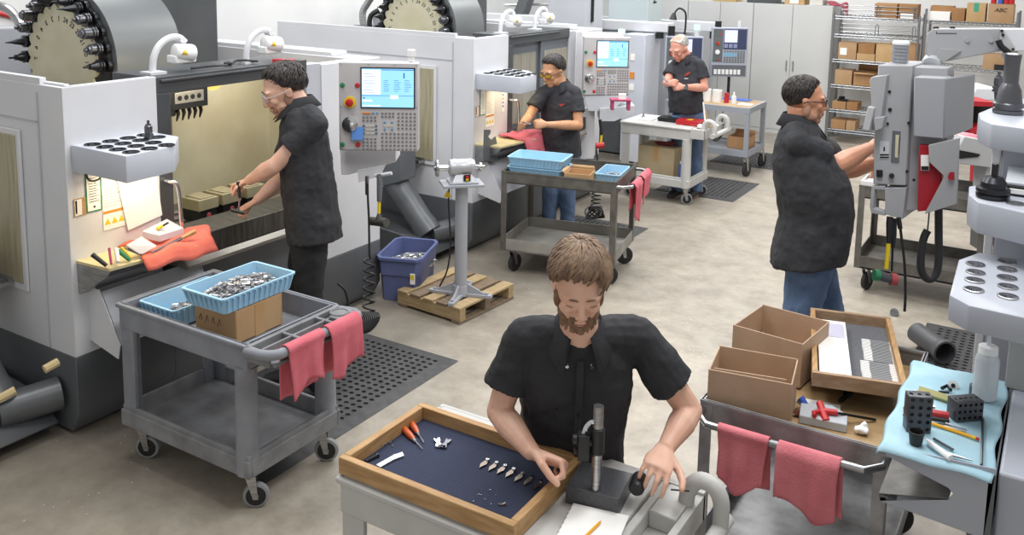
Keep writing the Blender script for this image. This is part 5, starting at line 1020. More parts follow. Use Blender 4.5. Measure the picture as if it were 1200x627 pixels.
def hole_block(label, px, py, w, d, h, rz, nu, nv, nt):
    c = G(px, py, TZ); t = thing('hole_block', label, 'setup block')
    b = MB(); b.box(-w/2, w/2, -d/2, d/2, 0, h); o = b.build('block_body', mat('grey block steel', '55565a', .4, .6), t, bevel=.001)
    cm = MB()
    for i in range(nu):
        for j in range(nv): x = -w/2+w*(i+.5)/nu; z = h*(j+.5)/nv; cm.cyl((x, -d, z), (x, d, z), min(w/nu, h/nv)*.28, n=10)
    cut(o, cm); cm = MB()
    for i in range(nu):
        for j in range(nt): x = -w/2+w*(i+.5)/nu; y = -d/2+d*(j+.5)/nt; cm.cyl((x, y, h*.8), (x, y, h*1.2), min(w/nu, d/nt)*.28, n=10)
    cut(o, cm); put(t, c, rz)
hole_block('upright dark block drilled with holes on the blue mat, left one', 1074, 503, .078, .045, .125, YAW-.12, 3, 5, 1)
hole_block('dark block drilled with holes lying on the blue mat, right one', 1130, 489, .1, .055, .07, YAW+.18, 5, 3, 1)
t = thing('cap', 'small black cap in front of the upright drilled block', 'cap', G(1073, 520, TZ)); c = G(1073, 520, TZ); b = MB(); b.lathe(c, Z3, [(0, .019), (.038, .024), (.04, .026), (.044, .026), (.0441, .022), (.01, .018)], 20); b.build('cap_body', BLACK, t)
pencil('short yellow pencil on the blue mat in front of the drilled blocks', G(1082, 493, TZ+.005), G(1145, 514, TZ+.005), .0055)
t = thing('squeeze_bottle', 'milky squeeze bottle standing at the back of the blue mat', 'bottle', G(1153, 466, TZ)); c = G(1153, 466, TZ); b = MB(); b.lathe(c, Z3, [(0, .036), (.005, .041), (.145, .041), (.165, .034), (.17, .03)], 24); b.build('bottle_body', CLEAR, t)
b = MB(); b.lathe(c+Z3*.17, Z3, [(0, .033), (.026, .032), (.03, .02)], 24); b.build('bottle_cap', WHITE, t); b = MB(); b.lathe(c+Z3*.2, Z3, [(0, .008), (.03, .006), (.08, .003)], 10); b.build('spout', CLEAR, t)
b = MB(); c = G(1143, 462, TZ); b.lathe(c, Z3, [(0, .022), (.034, .022), (.0341, .013), (.002, .012)], 22); tag(b.build('steel_sleeve', HOLDM[1]), 'grey hollow steel sleeve beside the milky squeeze bottle', 'sleeve')
b = MB(); b.tube([G(1077, 457, TZ+.012), G(1124, 472, TZ+.012)], .011, 4, flat=1.5); tag(b.build('brass_bar', mat('pale brass green', 'c8c48a', .4, .3)), 'pale yellow-green bar behind the drilled blocks', 'bar')
b = MB(); b.cyl(G(1117, 452, TZ), G(1117, 452, TZ+.006), .019, n=16); b.cyl(G(1117, 452, TZ+.006), G(1117, 452, TZ+.008), .008, n=10, m=1); tag(b.build('washer', [WHITE, DARK]), 'white round washer behind the pale bar', 'washer')
b = MB(); b.tube([G(1104, 455, TZ+.01), G(1110, 452, TZ+.01), G(1114, 457, TZ+.01)], .007, 8); b.tube([G(1100, 459, TZ+.01), G(1112, 460, TZ+.012)], .005, 8); tag(b.build('small_clamp', HOLDM[0]), 'small dark clamp lying behind the pale bar', 'clamp')
b = MB(); b.tube([G(1091, 484, TZ+.012), G(1112, 487, TZ+.014)], [.014, .012], 10, m=0); b.tube([G(1088, 490, TZ+.01), G(1112, 494, TZ+.008)], .008, 8, m=1); tag(b.build('red_pliers', [RED, BLACK]), 'red-handled pliers between the two drilled blocks', 'pliers')
b = MB(); b.tube([G(1088, 476, TZ+.016), G(1096, 478, TZ+.016)], .008, 8, m=0); b.tube([G(1088, 482, TZ+.012), G(1096, 484, TZ+.012)], .008, 8, m=0); tag(b.build('steel_pins', CHROME), 'pair of shiny pins beside the upright drilled block', 'pins')
for i, (a_, c_) in enumerate((((1108, 496), (1133, 504)), ((1107, 499.5), (1132, 507)))): b = MB(); b.cyl(G(*a_, TZ+.004), G(*c_, TZ+.004), .0035, n=8); tag(b.build('gauge_pin', STEEL), ['slim steel pin above the yellow pencil, upper of two', 'slim steel pin above the yellow pencil, lower of two'][i], 'pin')
b = MB(); b.cyl(G(1094, 514, TZ+.004), G(1117, 527, TZ+.004), .0045, n=8); tag(b.build('steel_rod', HOLDM[1]), 'short dull rod in front of the yellow pencil', 'rod')
b = MB(); b.tube([G(1086, 515, TZ+.01), G(1090, 519, TZ+.01), G(1114, 537, TZ+.008)], [.004, .009, .01], 8, m=0); b.tube([G(1110, 532, TZ+.007), G(1140, 540, TZ+.006)], [.007, .002], 8, m=1); tag(b.build('white_scriber', [WHITE, STEEL]), 'white-bodied scriber crossing the front of the blue mat', 'scriber')
b = MB(); b.cyl(G(1152, 470+20, TZ+.004), G(1150, 545, TZ+.004), .0045, n=8); tag(b.build('long_rod', HOLDM[1]), 'long thin rod along the right side of the blue mat', 'rod')
b = MB(); b.tube([G(1060, 478, TZ+.006), G(1064, 500, TZ+.006)], .005, 6); b.tube([G(1059, 486, TZ+.006), G(1063, 496, TZ+.006)], .004, 6); tag(b.build('drill_bits', HOLDM[1]), 'thin bits lying left of the upright drilled block', 'drill bits')
b = MB(); b.tube([G(1070, 458, TZ+.01), G(1082, 462, TZ+.012), G(1080, 472, TZ+.02)], .006, 8, sub=3); tag(b.build('steel_hook', CHROME), 'shiny bent hook at the left end of the pale bar', 'hook')
# ================================================================ hanging pendant of the right machine
K = 4.7; YA = Vector((.12, 1, 0))
def pz(pts, dep, k=K): return [A(x, y, k) for x, y in pts], F0*dep
t = thing('control_pendant', 'tall light grey pendant at the hand of the man with glasses', 'control console', A(1048, 250, K))
GP = mat('pendant grey paint', '9fa0a3', .5, col2='a6a7aa', ns=3)
b = MB(); b.prism([A(x, y, K) for x, y in ((1029, 76), (1069, 77), (1064, 170), (1062, 218), (1023, 216), (1024, 165))], YA*.3); b.build('housing', GP, t, bevel=.006)
b = MB(); b.prism([A(x, y, K) for x, y in ((1037, 220), (1062, 220), (1058, 257), (1037, 251))], YA*.25); b.prism([A(x, y, K) for x, y in ((1021, 218), (1037, 218), (1037, 223), (1021, 222))], YA*.05); b.prism([A(x, y, K) for x, y in ((1021, 221), (1025, 221), (1023, 247), (1019, 243))], YA*.05); b.prism([A(x, y, K) for x, y in ((1019, 243), (1037, 249), (1037, 253), (1021, 250))], YA*.05); b.build('lower_housing', GP, t, bevel=.003)
b = MB(); b.prism([A(x, y, K+.04) for x, y in ((1066, 78), (1110, 80), (1110, 165), (1076, 246), (1060, 248))], YA*.15); b.build('side_housing', GP, t, bevel=.006)
b = MB(); b.prism([A(x, y, K-.05) for x, y in ((1071, 90), (1107, 92), (1106, 163), (1070, 160))], YA*.14); b.prism([A(1107, 92, K-.05), A(1138, 88, K+.2), A(1135, 153, K+.2), A(1106, 163, K-.05)], YA*.1); b.build('cabinet_box', mat('pendant box grey', '9b9da2', .45), t, bevel=.006)
b = MB(); b.prism([A(x, y, K-.03) for x, y in ((1077, 170), (1090, 171), (1104, 205), (1104, 212), (1088, 247), (1075, 248))], YA*.05); rbx = b.build('red_cover', mat('deep red paint', '9f1f2a', .4), t, bevel=.003)
b = MB(); b.prism([A(x, y, K-.04) for x, y in ((1079, 182), (1088.5, 182), (1088.5, 200), (1079, 200))], YA*.01, 0); b.prism([A(x, y, K-.045) for x, y in ((1079.5, 195), (1088, 195), (1088, 199.5), (1079.5, 199.5))], YA*.01, 1); b.build('serial_label', [PAPER, DARK], rbx)
b = MB(); b.prism([A(x, y, K-.07) for x, y in ((1088, 170), (1124, 162), (1121, 239), (1083, 251), (1105, 210), (1106, 206), (1089, 190))], YA*.02); b.build('bracket_plate', mat('pendant bracket grey', '9fa0a1', .45), t, bevel=.002)
b = MB(); b.prism([A(x, y, K-.09) for x, y in ((1113, 202), (1118, 202), (1118, 211), (1112, 211), (1110.5, 207))], YA*.01); b.build('red_tab', MATS['deep red paint'], t)
b = MB(); b.prism([A(x, y, K-.06) for x, y in ((1019, 93), (1022, 90), (1039, 88), (1031, 151), (1023, 153))], YA*.06, 0); b.prism([A(x, y, K-.09) for x, y in ((1017, 125), (1024, 127), (1019, 154), (1010, 152))], YA*.08, 1); b.prism([A(x, y, K-.09) for x, y in ((1024, 138), (1036, 137), (1034, 151), (1025, 154))], YA*.06, 0); b.build('display_housing', [GP, mat('pendant light grey', 'b4b5b7', .4)], t, bevel=.004)
for x, y, r in ((1042.5, 107.5, .008), (1043, 128.5, .01), (1040, 145, .008), (1065, 144, .008), (1063, 201, .008), (1071, 211, .008)): b = MB(); b.cyl(A(x, y, K), A(x, y, K-.006), r, n=10); b.build('bolt_head', DARK, t)
b = MB(); b.prism([A(x, y, K) for x, y in ((1046, 153), (1055, 154), (1053, 190), (1044, 189))], -F0*.006, 0); b.prism([A(x, y, K-.006) for x, y in ((1049.5, 158), (1053.5, 158), (1052, 185), (1048.5, 184))], -F0*.002, 1); b.prism([A(x, y, K-.006) for x, y in ((1053.6, 160), (1054.4, 160), (1053, 180), (1052.3, 180))], -F0*.003, 2); b.build('sight_gauge', [D_GREY, CREAM, DARK], t)
b = MB(); b.prism([A(x, y, K) for x, y in ((1031, 165), (1042, 166), (1041, 186), (1030, 186))], -F0*.003, 0)
for y in (180.5, 183.5): b.prism([A(x, yy, K-.003) for x, yy in ((1031, y), (1041.5, y), (1041.5, y+1.8), (1031, y+1.8))], -F0*.001, 1)
b.prism([A(x, yy, K-.003) for x, yy in ((1035.5, 172), (1037, 172), (1037, 177), (1035, 177))], -F0*.001, 1); b.build('rating_label', [mat('label grey', 'c0c2c6', .5), DARK], t)
b = MB(); b.prism([A(x, y, K) for x, y in ((1027, 199), (1033.5, 199), (1033.5, 207), (1027, 207))], -F0*.012, 0); b.prism([A(x, y, K-.012) for x, y in ((1028.5, 201), (1032, 201), (1032, 205), (1028.5, 205))], -F0*.01, 0); b.build('rocker_switch', BLACK, t)
b = MB(); b.cyl(A(1045, 206, K), A(1045, 206, K-.02), .013, n=14); b.build('push_knob', DARK, t)
b = MB(); c = A(1054, 76, K+.12)
for i in range(6): b.cyl(c+Z3*(.018*i), c+Z3*(.018*i+.012), .042, n=22, m=0); b.cyl(c+Z3*(.018*i+.012), c+Z3*(.018*i+.018), .036, n=22, m=0)
b.lathe(c+Z3*.108, Z3, [(0, .043), (.01, .044), (.02, .038)], 22, 1); b.build('stack_light', [mat('stack light steel', 'a8acb2', .3, .6), WHITE], t)
# overhead boom
t = thing('boom_arm', 'light grey hinged boom arm holding the pendant at upper right', 'boom arm', A(1130, 60, 4.9)); BK = 4.9
b = MB(); b.prism([A(x, y, BK) for x, y in ((1086, 39.5), (1093, 34), (1171, 34), (1171, 60), (1109, 72), (1095, 72), (1086, 65))], YA*.14); m_ = b.build('boom_beam', GP, t, bevel=.004)
b = MB(); b.prism([A(x, y, BK-.015) for x, y in ((1098, 72), (1098, 62), (1102, 57), (1123, 58), (1126, 60), (1108, 72))], YA*.02); b.build('pivot_plate', mat('pendant bracket grey', '9fa0a1', .45), t, bevel=.002)
b = MB(); b.prism([A(x, y, BK+.02) for x, y in ((1171, 34), (1230, 34), (1230, 60), (1171, 60))], YA*.12); b.build('rear_beam', W_PAINT, t, bevel=.004)
b = MB(); b.prism([A(x, y, BK-.03) for x, y in ((1172, 35), (1176, 35), (1189, 57), (1186, 61), (1182, 60), (1171, 50))], YA*.03); b.cyl(A(1181, 64, BK-.03), A(1181, 64, BK+.03), .03, n=16); b.build('hinge_link', mat('pendant light grey', 'b4b5b7', .4), t, bevel=.002)
for x, y in ((1133.5, 47), (1161, 47)): b = MB(); b.cyl(A(x, y, BK), A(x, y, BK-.008), .014, n=14); b.build('chrome_screw', CHROME, t)
for x, y in ((1174, 36), (1175.5, 41), (1187, 58), (1181, 63)): b = MB(); b.cyl(A(x, y, BK-.03), A(x, y, BK-.04), .008, n=10); b.build('bolt_head', DARK, t)
for x in (1097, 1116): b = MB(); b.cyl(A(x, 34, BK+.05), A(x, 31.5, BK+.05), .014, n=10); b.build('top_bolt', DARK, t)
b = MB(); b.tube([A(1170, 47, BK-.05), A(1173, 54, BK-.05), A(1180, 60, BK-.05), A(1188, 66, BK-.05), A(1191, 74, BK-.05), A(1187, 83, BK-.05)], .016, 8, sub=4); b.build('cable', BLACK, t)
b = MB(); xx = [1099+1.6*i for i in range(14)]
for i, x in enumerate(xx): b.prism([A(x, 38.6, BK), A(x+1.0, 38.6, BK), A(x+1.0, 40, BK), A(x, 40, BK)], -F0*.001)
b.prism([A(1097, 37, BK), A(1098, 37, BK), A(1098, 40, BK), A(1097, 40, BK)], -F0*.001); b.build('small_lettering', DARK, t)
b = MB(); b.tube([A(1093, 72, BK+.05), A(1090, 78, BK-.02)], .05, 12); b.build('swivel', L_GREY, t)
# things hung beneath the pendant
t = thing('hammer', 'dead-blow hammer with a yellow shaft band below the grey pendant', 'hammer', A(1040, 300, 4.65)); k = 4.65
b = MB(); b.tube([A(1043, 254, k), A(1042.5, 262, k), A(1041.5, 285, k)], [.016, .017, .012], 12); b.build('grip', BLACK, t); b = MB(); b.tube([A(1041.5, 284, k), A(1038.5, 315, k)], .011, 10); b.build('shaft', YELLOW, t)
b = MB(); b.tube([A(1024, 322, k), A(1030, 323, k)], .03, 16, m=1); b.tube([A(1030, 323, k), A(1043, 327, k)], .026, 16, m=0); b.tube([A(1043, 327, k), A(1050, 328, k)], .032, 16, m=2); b.build('hammer_head', [DD_GREY, GREEN, mat('worn red face', 'a8474a', .5)], t)
b = MB(); b.tube([A(1048, 256, k+.05), A(1047, 275, k+.05), A(1046, 290, k+.05)], [.014, .016, .014], 10); b.tube([A(1046, 290, k+.05), A(1045, 318, k+.05)], .006, 8); tag(b.build('air_wand', HOLDM[0]), 'dark air wand hanging beside the yellow-banded hammer', 'air wand')
b = MB(); b.tube([A(1054, 257, k), A(1056, 275, k), A(1060, 310, k), A(1061, 345, k), A(1060, 365, k)], .007, 8, sub=4); b.tube([A(1053, 255, k), A(1055, 268, k)], .012, 8); tag(b.build('air_hose', BLACK), 'thin black hose dropping from the grey pendant to the wooden tray', 'air hose')
b = MB(); pts = [A(x, y, k+.1) for x, y in ((1100, 243), (1100, 270), (1100, 300), (1098, 318), (1091, 327), (1083, 324), (1079, 312), (1080, 292), (1083, 278), (1087, 270))]; b.tube(pts, .02, 10, sub=5)
fine = []; 
b.tube([A(1087, 270, k+.1), A(1088, 260, k+.1), A(1089, 248, k+.1)], .004, 6); o = b.build('coiled_cable', RUB, smooth=180); tag(o, 'U-shaped black coiled cable hanging under the grey pendant', 'cable')
# stores between the pendant and the far shelves
put(carton('tall copper-brown carton standing on the dark cart behind the pendant', .17, .2, .46, m=mat('copper brown card', 'a8714c', .7, col2='8f5a3a', ns=5), flaps=(('y+', .12, -.5),)), (-1.2, 7.72, .79), .1)
t = thing('organizer_tray', 'white and grey organiser tray on the dark cart behind the man\'s forearm', 'tray', (-1.28, 7.5, .79)); b = MB(); b.box(-1.31, -1.0, 7.43, 7.6, .872, .885)
frame_ring(b, -1.315, -.98, 7.425, 7.7, .86, .905, .012); b.box(-1.2, -1.19, 7.43, 7.6, .88, .9); b.box(-1.1, -1.09, 7.43, 7.6, .88, .9); b.build('tray_body', WHITE, t)
b = MB(); b.lathe((-1.25, 7.52, .886), Z3, [(0, .03), (.02, .03), (.021, .02), (.005, .018)], 16); b.build('cup', WHITE, t)
b = MB(); b.prism([A(x, y, 7.0) for x, y in ((1124, 172), (1130, 160), (1168, 167), (1163, 197), (1124, 192))], F0*.35); b.prism([A(x, y, 7.05) for x, y in ((1156, 196), (1163, 197), (1158, 296), (1151, 296))], F0*.2); tag(b.build('ledge_box', mat('soft grey paint', 'b2b3b4', .5), bevel=.006), 'grey slotted ledge under pink cloths behind the pendant', 'ledge')
b = MB(); b.prism([A(x, y, 6.99) for x, y in ((1124, 176), (1140, 179), (1149, 181), (1146, 184), (1124, 186))], F0*.01); tag(b.build('slot_shadow', DARK), 'dark sheet standing for the shade of a slot in the grey ledge behind the pendant', 'slot')  # nothing is cut: a dark sheet is laid on for the slot's shade
b = MB()
for x, y, r in ((1128, 160, .05), (1138, 160, .06), (1148, 161, .06), (1158, 163, .06), (1166, 164, .05)): b.ell(A(x, y, 7.1), (r, r*.8, .022), None, 9, 6)
tag(b.build('shop_cloth', mat('bright pink cloth', 'd4808a', .9), remesh=.012, wrinkle=.03, wsize=.05), 'crumpled pink cloths on the grey ledge behind the pendant', 'cloth')
t = thing('parts_cabinet', 'red open-fronted cabinet with a dark inside, behind the pendant', 'cabinet', A(1138, 155, 7.6)); Kc = 7.6
b = MB()
for P_ in (((1128, 118), (1166, 120), (1166, 125), (1128, 124)), ((1128, 150), (1166, 150), (1166, 158), (1128, 155)), ((1128, 118), (1137, 119), (1137, 155), (1128, 155)), ((1160, 157), (1166, 157), (1160, 262), (1155, 262))): b.prism([A(x, y, Kc) for x, y in P_], F0*.3, 0)
b.prism([A(x, y, Kc+.25) for x, y in ((1130, 120), (1166, 120), (1166, 156), (1130, 156))], F0*.02, 1); b.build('cabinet_shell', [mat('bright red paint', 'b3202c', .4), DARK], t)
b = MB(); b.prism([A(x, y, 8.2) for x, y in ((1140, 110), (1144, 103), (1172, 104), (1175, 118), (1142, 118))], F0*.4); tag(b.build('far_tool_shelf', W_PAINT, bevel=.01), 'white tool shelf in the distance left of the tall cutter holder', 'shelf')
# fabric hose on the floor by the mat
b = MB(); a = G(1086, 398, .1); c = G(1122, 424, .1); d = (c-a).normalized(); pf = []
for i in range(15): pf += [(i*.02, .066 if i % 2 else .069)]
b.lathe(a-d*.12, d, pf+[(.3, .078), (.33, .078), (.331, .066), (.2, .06)], 22); tag(b.build('vacuum_hose', mat('dark ribbed hose', '4b4c4f', .5)), 'dark ribbed hose end lying on the rubber mat by the wooden tray', 'hose')
b = MB(); b.cyl(G(1048, 366, .0), G(1048, 366, .03), .03, n=14); tag(b.build('floor_fitting', STEEL), 'small metal fitting on the floor behind the wooden tray', 'fitting')
# ================================================================ open machine: work pieces and ledge clutter
for i, (px_, py_, lab) in enumerate(((236, 258, 'fixture block with a pale top in the open machine, nearest the papers'), (263, 246, 'fixture block with a pale top in the open machine, middle one'), (291, 236, 'fixture block with a pale top in the open machine, by the man\'s hands'))):
    c = Xp(px_, py_, -4.62); c.z = .91; t = thing('fixture_block', lab, 'fixture')
    b = MB(); b.box(-.1, .07, -.065, .065, 0, .08, 0); b.cyl((.071, .0, .04), (.078, 0, .04), .018, n=14, m=1); b.build('block_base', [BLACK, MATS['worn red face']], t, bevel=.003)
    b = MB(); b.box(-.11, .08, -.08, .075, .08, .15); b.box(-.09, .06, -.05, .05, .15, .156); b.build('pale_top', mat('pale machined plate', 'bdb494', .4, .3, col2='aaa07f', ns=8), t, bevel=.004); put(t, c, 0)
LZ = .981
t = thing('shop_cloth', 'red-orange shop cloth spread on the ledge under the papers', 'cloth', (-4.15, 3.15, LZ)); bpy.data.objects.remove(t)
def fr2(u, v):
    x = -4.33+.32*u; y = 2.98+.46*v+.05*math.sin(u*5); z = LZ+.014+.01*math.sin(u*7+v*5)+.008*math.sin(v*13+u*3)
    if u > .86: z -= (u-.86)*.45
    return Vector((x, y-.1*(1-v)*(u-.5)*0, z))
b = MB(); b.sheet(fr2, 24, 26); tag(b.build('shop_cloth', RAGO, smooth=180, solid=.01), 'red-orange shop cloth spread on the ledge under the papers', 'cloth')
t = thing('file', 'steel file with a wooden handle lying on the red-orange cloth', 'file', (-4.1, 3.2, 1.0)); a = Xp(178, 296, -4.12); c = Xp(213, 279, -4.1); e = Xp(229, 271, -4.08)
b = MB(); b.tube([a, c], [.006, .009], 6); b.build('blade', HOLDM[1], t); b = MB(); b.tube([c, c+(e-c)*.5, e], [.009, .013, .012], 10); b.build('handle', WOOD, t)
b = MB(); b.prism([Xp(167, 279, -4.25), Xp(187, 284, -4.2), Xp(216, 275, -4.25), Xp(196, 264, -4.3)], Z3*.04); tag(b.build('clear_case', CLEAR, bevel=.004), 'clear plastic parts case on the ledge behind the red-orange cloth', 'case')
b = MB(); b.tube([Xp(184, 268, -4.24), Xp(190, 265, -4.24)], .009, 8, m=0); b.tube([Xp(190, 265, -4.24), Xp(197, 261, -4.24)], .006, 8, m=1); tag(b.build('marker', [YELLOW, BLACK]), 'yellow and black marker on the clear parts case', 'marker')
b = MB(); b.prism([Xp(148, 288, -4.14), Xp(165, 299, -4.1), Xp(184, 289, -4.12), Xp(166, 278, -4.2)], Z3*.004); tag(b.build('plastic_bag', CLEAR), 'clear plastic bag on the red-orange cloth', 'bag')
for i, (a_, c_, m_, lab) in enumerate((((108, 298), (124, 291), BLACK, 'black knob tool at the left end of the ledge'), ((128, 291), (130, 300), mat('magenta plastic', 'b03a6a', .4), 'magenta tool on the ledge'), ((136, 292), (138, 302), WHITE, 'white bottle-shaped tool on the ledge'), ((139, 294), (152, 305), GREEN, 'green-handled tool on the ledge'), ((142, 290), (154, 302), YELLOW, 'yellow pencil-like tool on the ledge'), ((150, 292), (166, 297), HOLDM[1], 'grey screwdriver shaft on the ledge'))):
    a = Xp(*a_, -4.16); c = Xp(*c_, -4.1); b = MB(); a.z = max(a.z, LZ+.012); c.z = max(LZ+.01, min(c.z, LZ+.02)); b.tube([a, c], [.013 if i in (0, 2, 3) else .007, .01 if i in (0, 2, 3) else .006], 10); tag(b.build('hand_tool', m_), lab, 'tool')
b = MB(); P_ = [Xp(x, y, XM+.012+.0*i) for i, (x, y) in enumerate(((136, 206), (181, 192), (190, 252), (150, 270)))]; b.prism(P_, (.002, 0, 0)); tag(b.build('work_sheet', PAPER), 'large tilted white sheet clipped under the holder shelf', 'paper')
b = MB(); a = Xp(157, 204, XM+.02); b.prism([a+Vector((0, -.04, .04)), a+Vector((0, .03, .05)), a+Vector((0, .03, 0)), a+Vector((0, .015, -.035)), a+Vector((0, -.005, -.01))], (.012, 0, 0)); tag(b.build('spring_clip', STEEL), 'metal spring clip holding the tilted white sheet', 'clip')
b = MB(); b.tube([Xp(x, y, XM+.06) for x, y in ((101, 200), (102, 208), (108, 212), (117, 209), (120, 199))], .006, 8, sub=4); tag(b.build('cable_loop', BLACK), 'black cable loop hanging below the left holder shelf', 'cable')
b = MB(); b.prism([A(x, y, 5.745) for x, y in ((412, 149), (426, 149), (426, 164), (412, 164))], F0*.002); tag(b.build('sticky_note', mat('blue note paper', '5f8fd6', .7)), 'blue sticky note on the large console', 'note')
b = MB(); c = A(333, 71, 5.9); b.obox(c, (.14, .05, .02), YAW, 1); b.obox(c+R0*.07-Z3*.01, (.05, .04, .025), YAW, 0); tag(b.build('red_tool', [BLACK, RED]), 'red and black tool on the beam above the man at the open machine', 'tool')
b = MB(); b.tube([(-4.45, 3.6, 1.91), (-4.42, 3.75, 1.915), (-4.45, 3.9, 1.905), (-4.5, 4.0, 1.92), (-4.42, 4.1, 1.91)], .008, 6, sub=3); b.ell((-4.45, 3.88, 1.915), (.02, .03, .015)); tag(b.build('lamp_cable', BLACK), 'black lamp cable lying on the beam of the open machine', 'cable')
c = A(563, 48, 9.0); b = MB(); b.obox(c, (.15, .1, .05), YAW, 0); b.obox(c+Z3*.03, (.17, .05, .03), YAW, 1); tag(b.build('red_tool', [BLACK, RED]), 'red and black tool on top of the second machine', 'tool')
c = A(555, 48, 9.0)
for i in range(2):
    b = MB(); k = 5.0; 
    a, c = ((52, 433), (68, 424)) if i == 0 else ((-6, 470), (18, 457)); b.tube([A(*a, 4.55), A(*c, 4.6)], .022, 8); tag(b.build('wooden_stick', mat('raw stick wood', 'c9b58a', .7)), ['wooden stick propped on the far-left auger tube, upper one', 'wooden stick at the left frame edge beside the auger tube'][i], 'stick')
# bracket, cloth and hand tools on the second machine's ledge
yo = 3.81; b = MB(); o_ = Xp(573, 178, -4.25); b.prism([Xp(x, y, -4.2) for x, y in ((568, 152), (575, 152), (575, 156), (572, 160), (576, 164), (581, 160), (583, 172), (583, 190), (567, 188))], (-.01, 0, 0)); tag(b.build('angle_bracket', D_GREY), 'dark cut-out bracket standing on the second machine\'s ledge', 'bracket')
def fr3(u, v):
    x = -4.33+.36*u; y = 6.85+.42*v; z = .995+.01*math.sin(u*7+v*5)+.008*math.sin(v*13)
    if u > .75: z -= (u-.75)*1.0
    return Vector((x, y, z))
b = MB(); b.sheet(fr3, 22, 22); tag(b.build('shop_cloth', MATS['rose shop cloth'], smooth=180, solid=.01), 'pink cloth draped over the second machine\'s ledge', 'cloth')
b = MB(); b.tube([Xp(616, 164, -4.1), Xp(624, 161, -4.1)], .014, 8); tag(b.build('orange_grip', ORANGE), 'orange tool grip on the second machine\'s pink cloth', 'tool')
t = thing('step_stool', 'small magenta step stool below the second console', 'stool', A(727, 128, 9.0)); b = MB(); Rz = Matrix.Rotation(YAW, 3, 'Z'); c = A(727, 118, 9.0)
b.box(-.1, .1, -.06, .06, 0, .02, 0, Rz, c)
for x in (-.08, .08): b.box(x-.015, x+.015, -.05, .05, -.09, 0, 0, Rz, c)
b.build('stool_body', mat('magenta moulded plastic', 'b4486c', .45), t, bevel=.004); b = MB(); b.box(-.02, .05, -.04, .02, .02, .07, 0, Rz, c); tag(b.build('white_card', PAPER), 'white card on the magenta stool', 'card')
b = MB(); b.prism([A(x, y, 9.3) for x, y in ((703, 128), (744, 124), (744, 132), (720, 142), (703, 142))], F0*.3); b.build('shelf_bracket', L_GREY, m2)
t = thing('hammer', 'yellow-banded hammer hanging under the second console', 'hammer', A(704, 160, 9.2)); b = MB(); b.tube([A(703, 140, 9.2), A(705, 158, 9.2)], .016, 8, m=0); b.tube([A(705, 157, 9.2), A(704, 168, 9.2)], .012, 8, m=1); b.tube([A(698, 171, 9.2), A(708, 170, 9.2)], .03, 10, m=2); b.build('hammer_body', [BLACK, YELLOW, RED], t)
b = MB(); b.prism([A(x, y, 10.4) for x, y in ((700, 140), (745, 140), (745, 205), (700, 212))], F0*.4); 
# seat of the foreground man
sc_ = A(668, 560, 3.55); t = thing('work_stool', 'black swivel work chair under the seated man', 'chair', (sc_.x, sc_.y, 0)); sx_, sy_ = sc_.x, sc_.y
b = MB(); b.cyl((sx_, sy_, .56), (sx_, sy_, .62), .2, n=28); b.build('seat', BLACK, t, bevel=.02, seg=3)
b = MB(); b.cyl((sx_, sy_, .08), (sx_, sy_, .56), .025, n=14); b.tube([(sx_+.17*math.cos(i*PI/12), sy_+.17*math.sin(i*PI/12), .25) for i in range(25)], .01, 8); b.build('gas_post', STEEL, t)
for i in range(5):
    a = i*2*PI/5; b = MB(); b.tube([(sx_, sy_, .1), (sx_+.24*math.cos(a), sy_+.24*math.sin(a), .075)], [.022, .016], 8); b.cyl((sx_+.24*math.cos(a)-.012, sy_+.24*math.sin(a), .03), (sx_+.24*math.cos(a)+.012, sy_+.24*math.sin(a), .03), .028, n=14); b.build('base_leg', BLACK, t)
b = MB(); c = Vector((sx_, sy_, 0))+F0*.24; b.obox(c+Z3*.84, (.4, .03, .1), YAW, 0); b.tube([c+Z3*.82, c+Z3*.7, Vector((sx_, sy_, .58))+F0*.1], .014, 8); b.build('backrest', BLACK, t, bevel=.01)
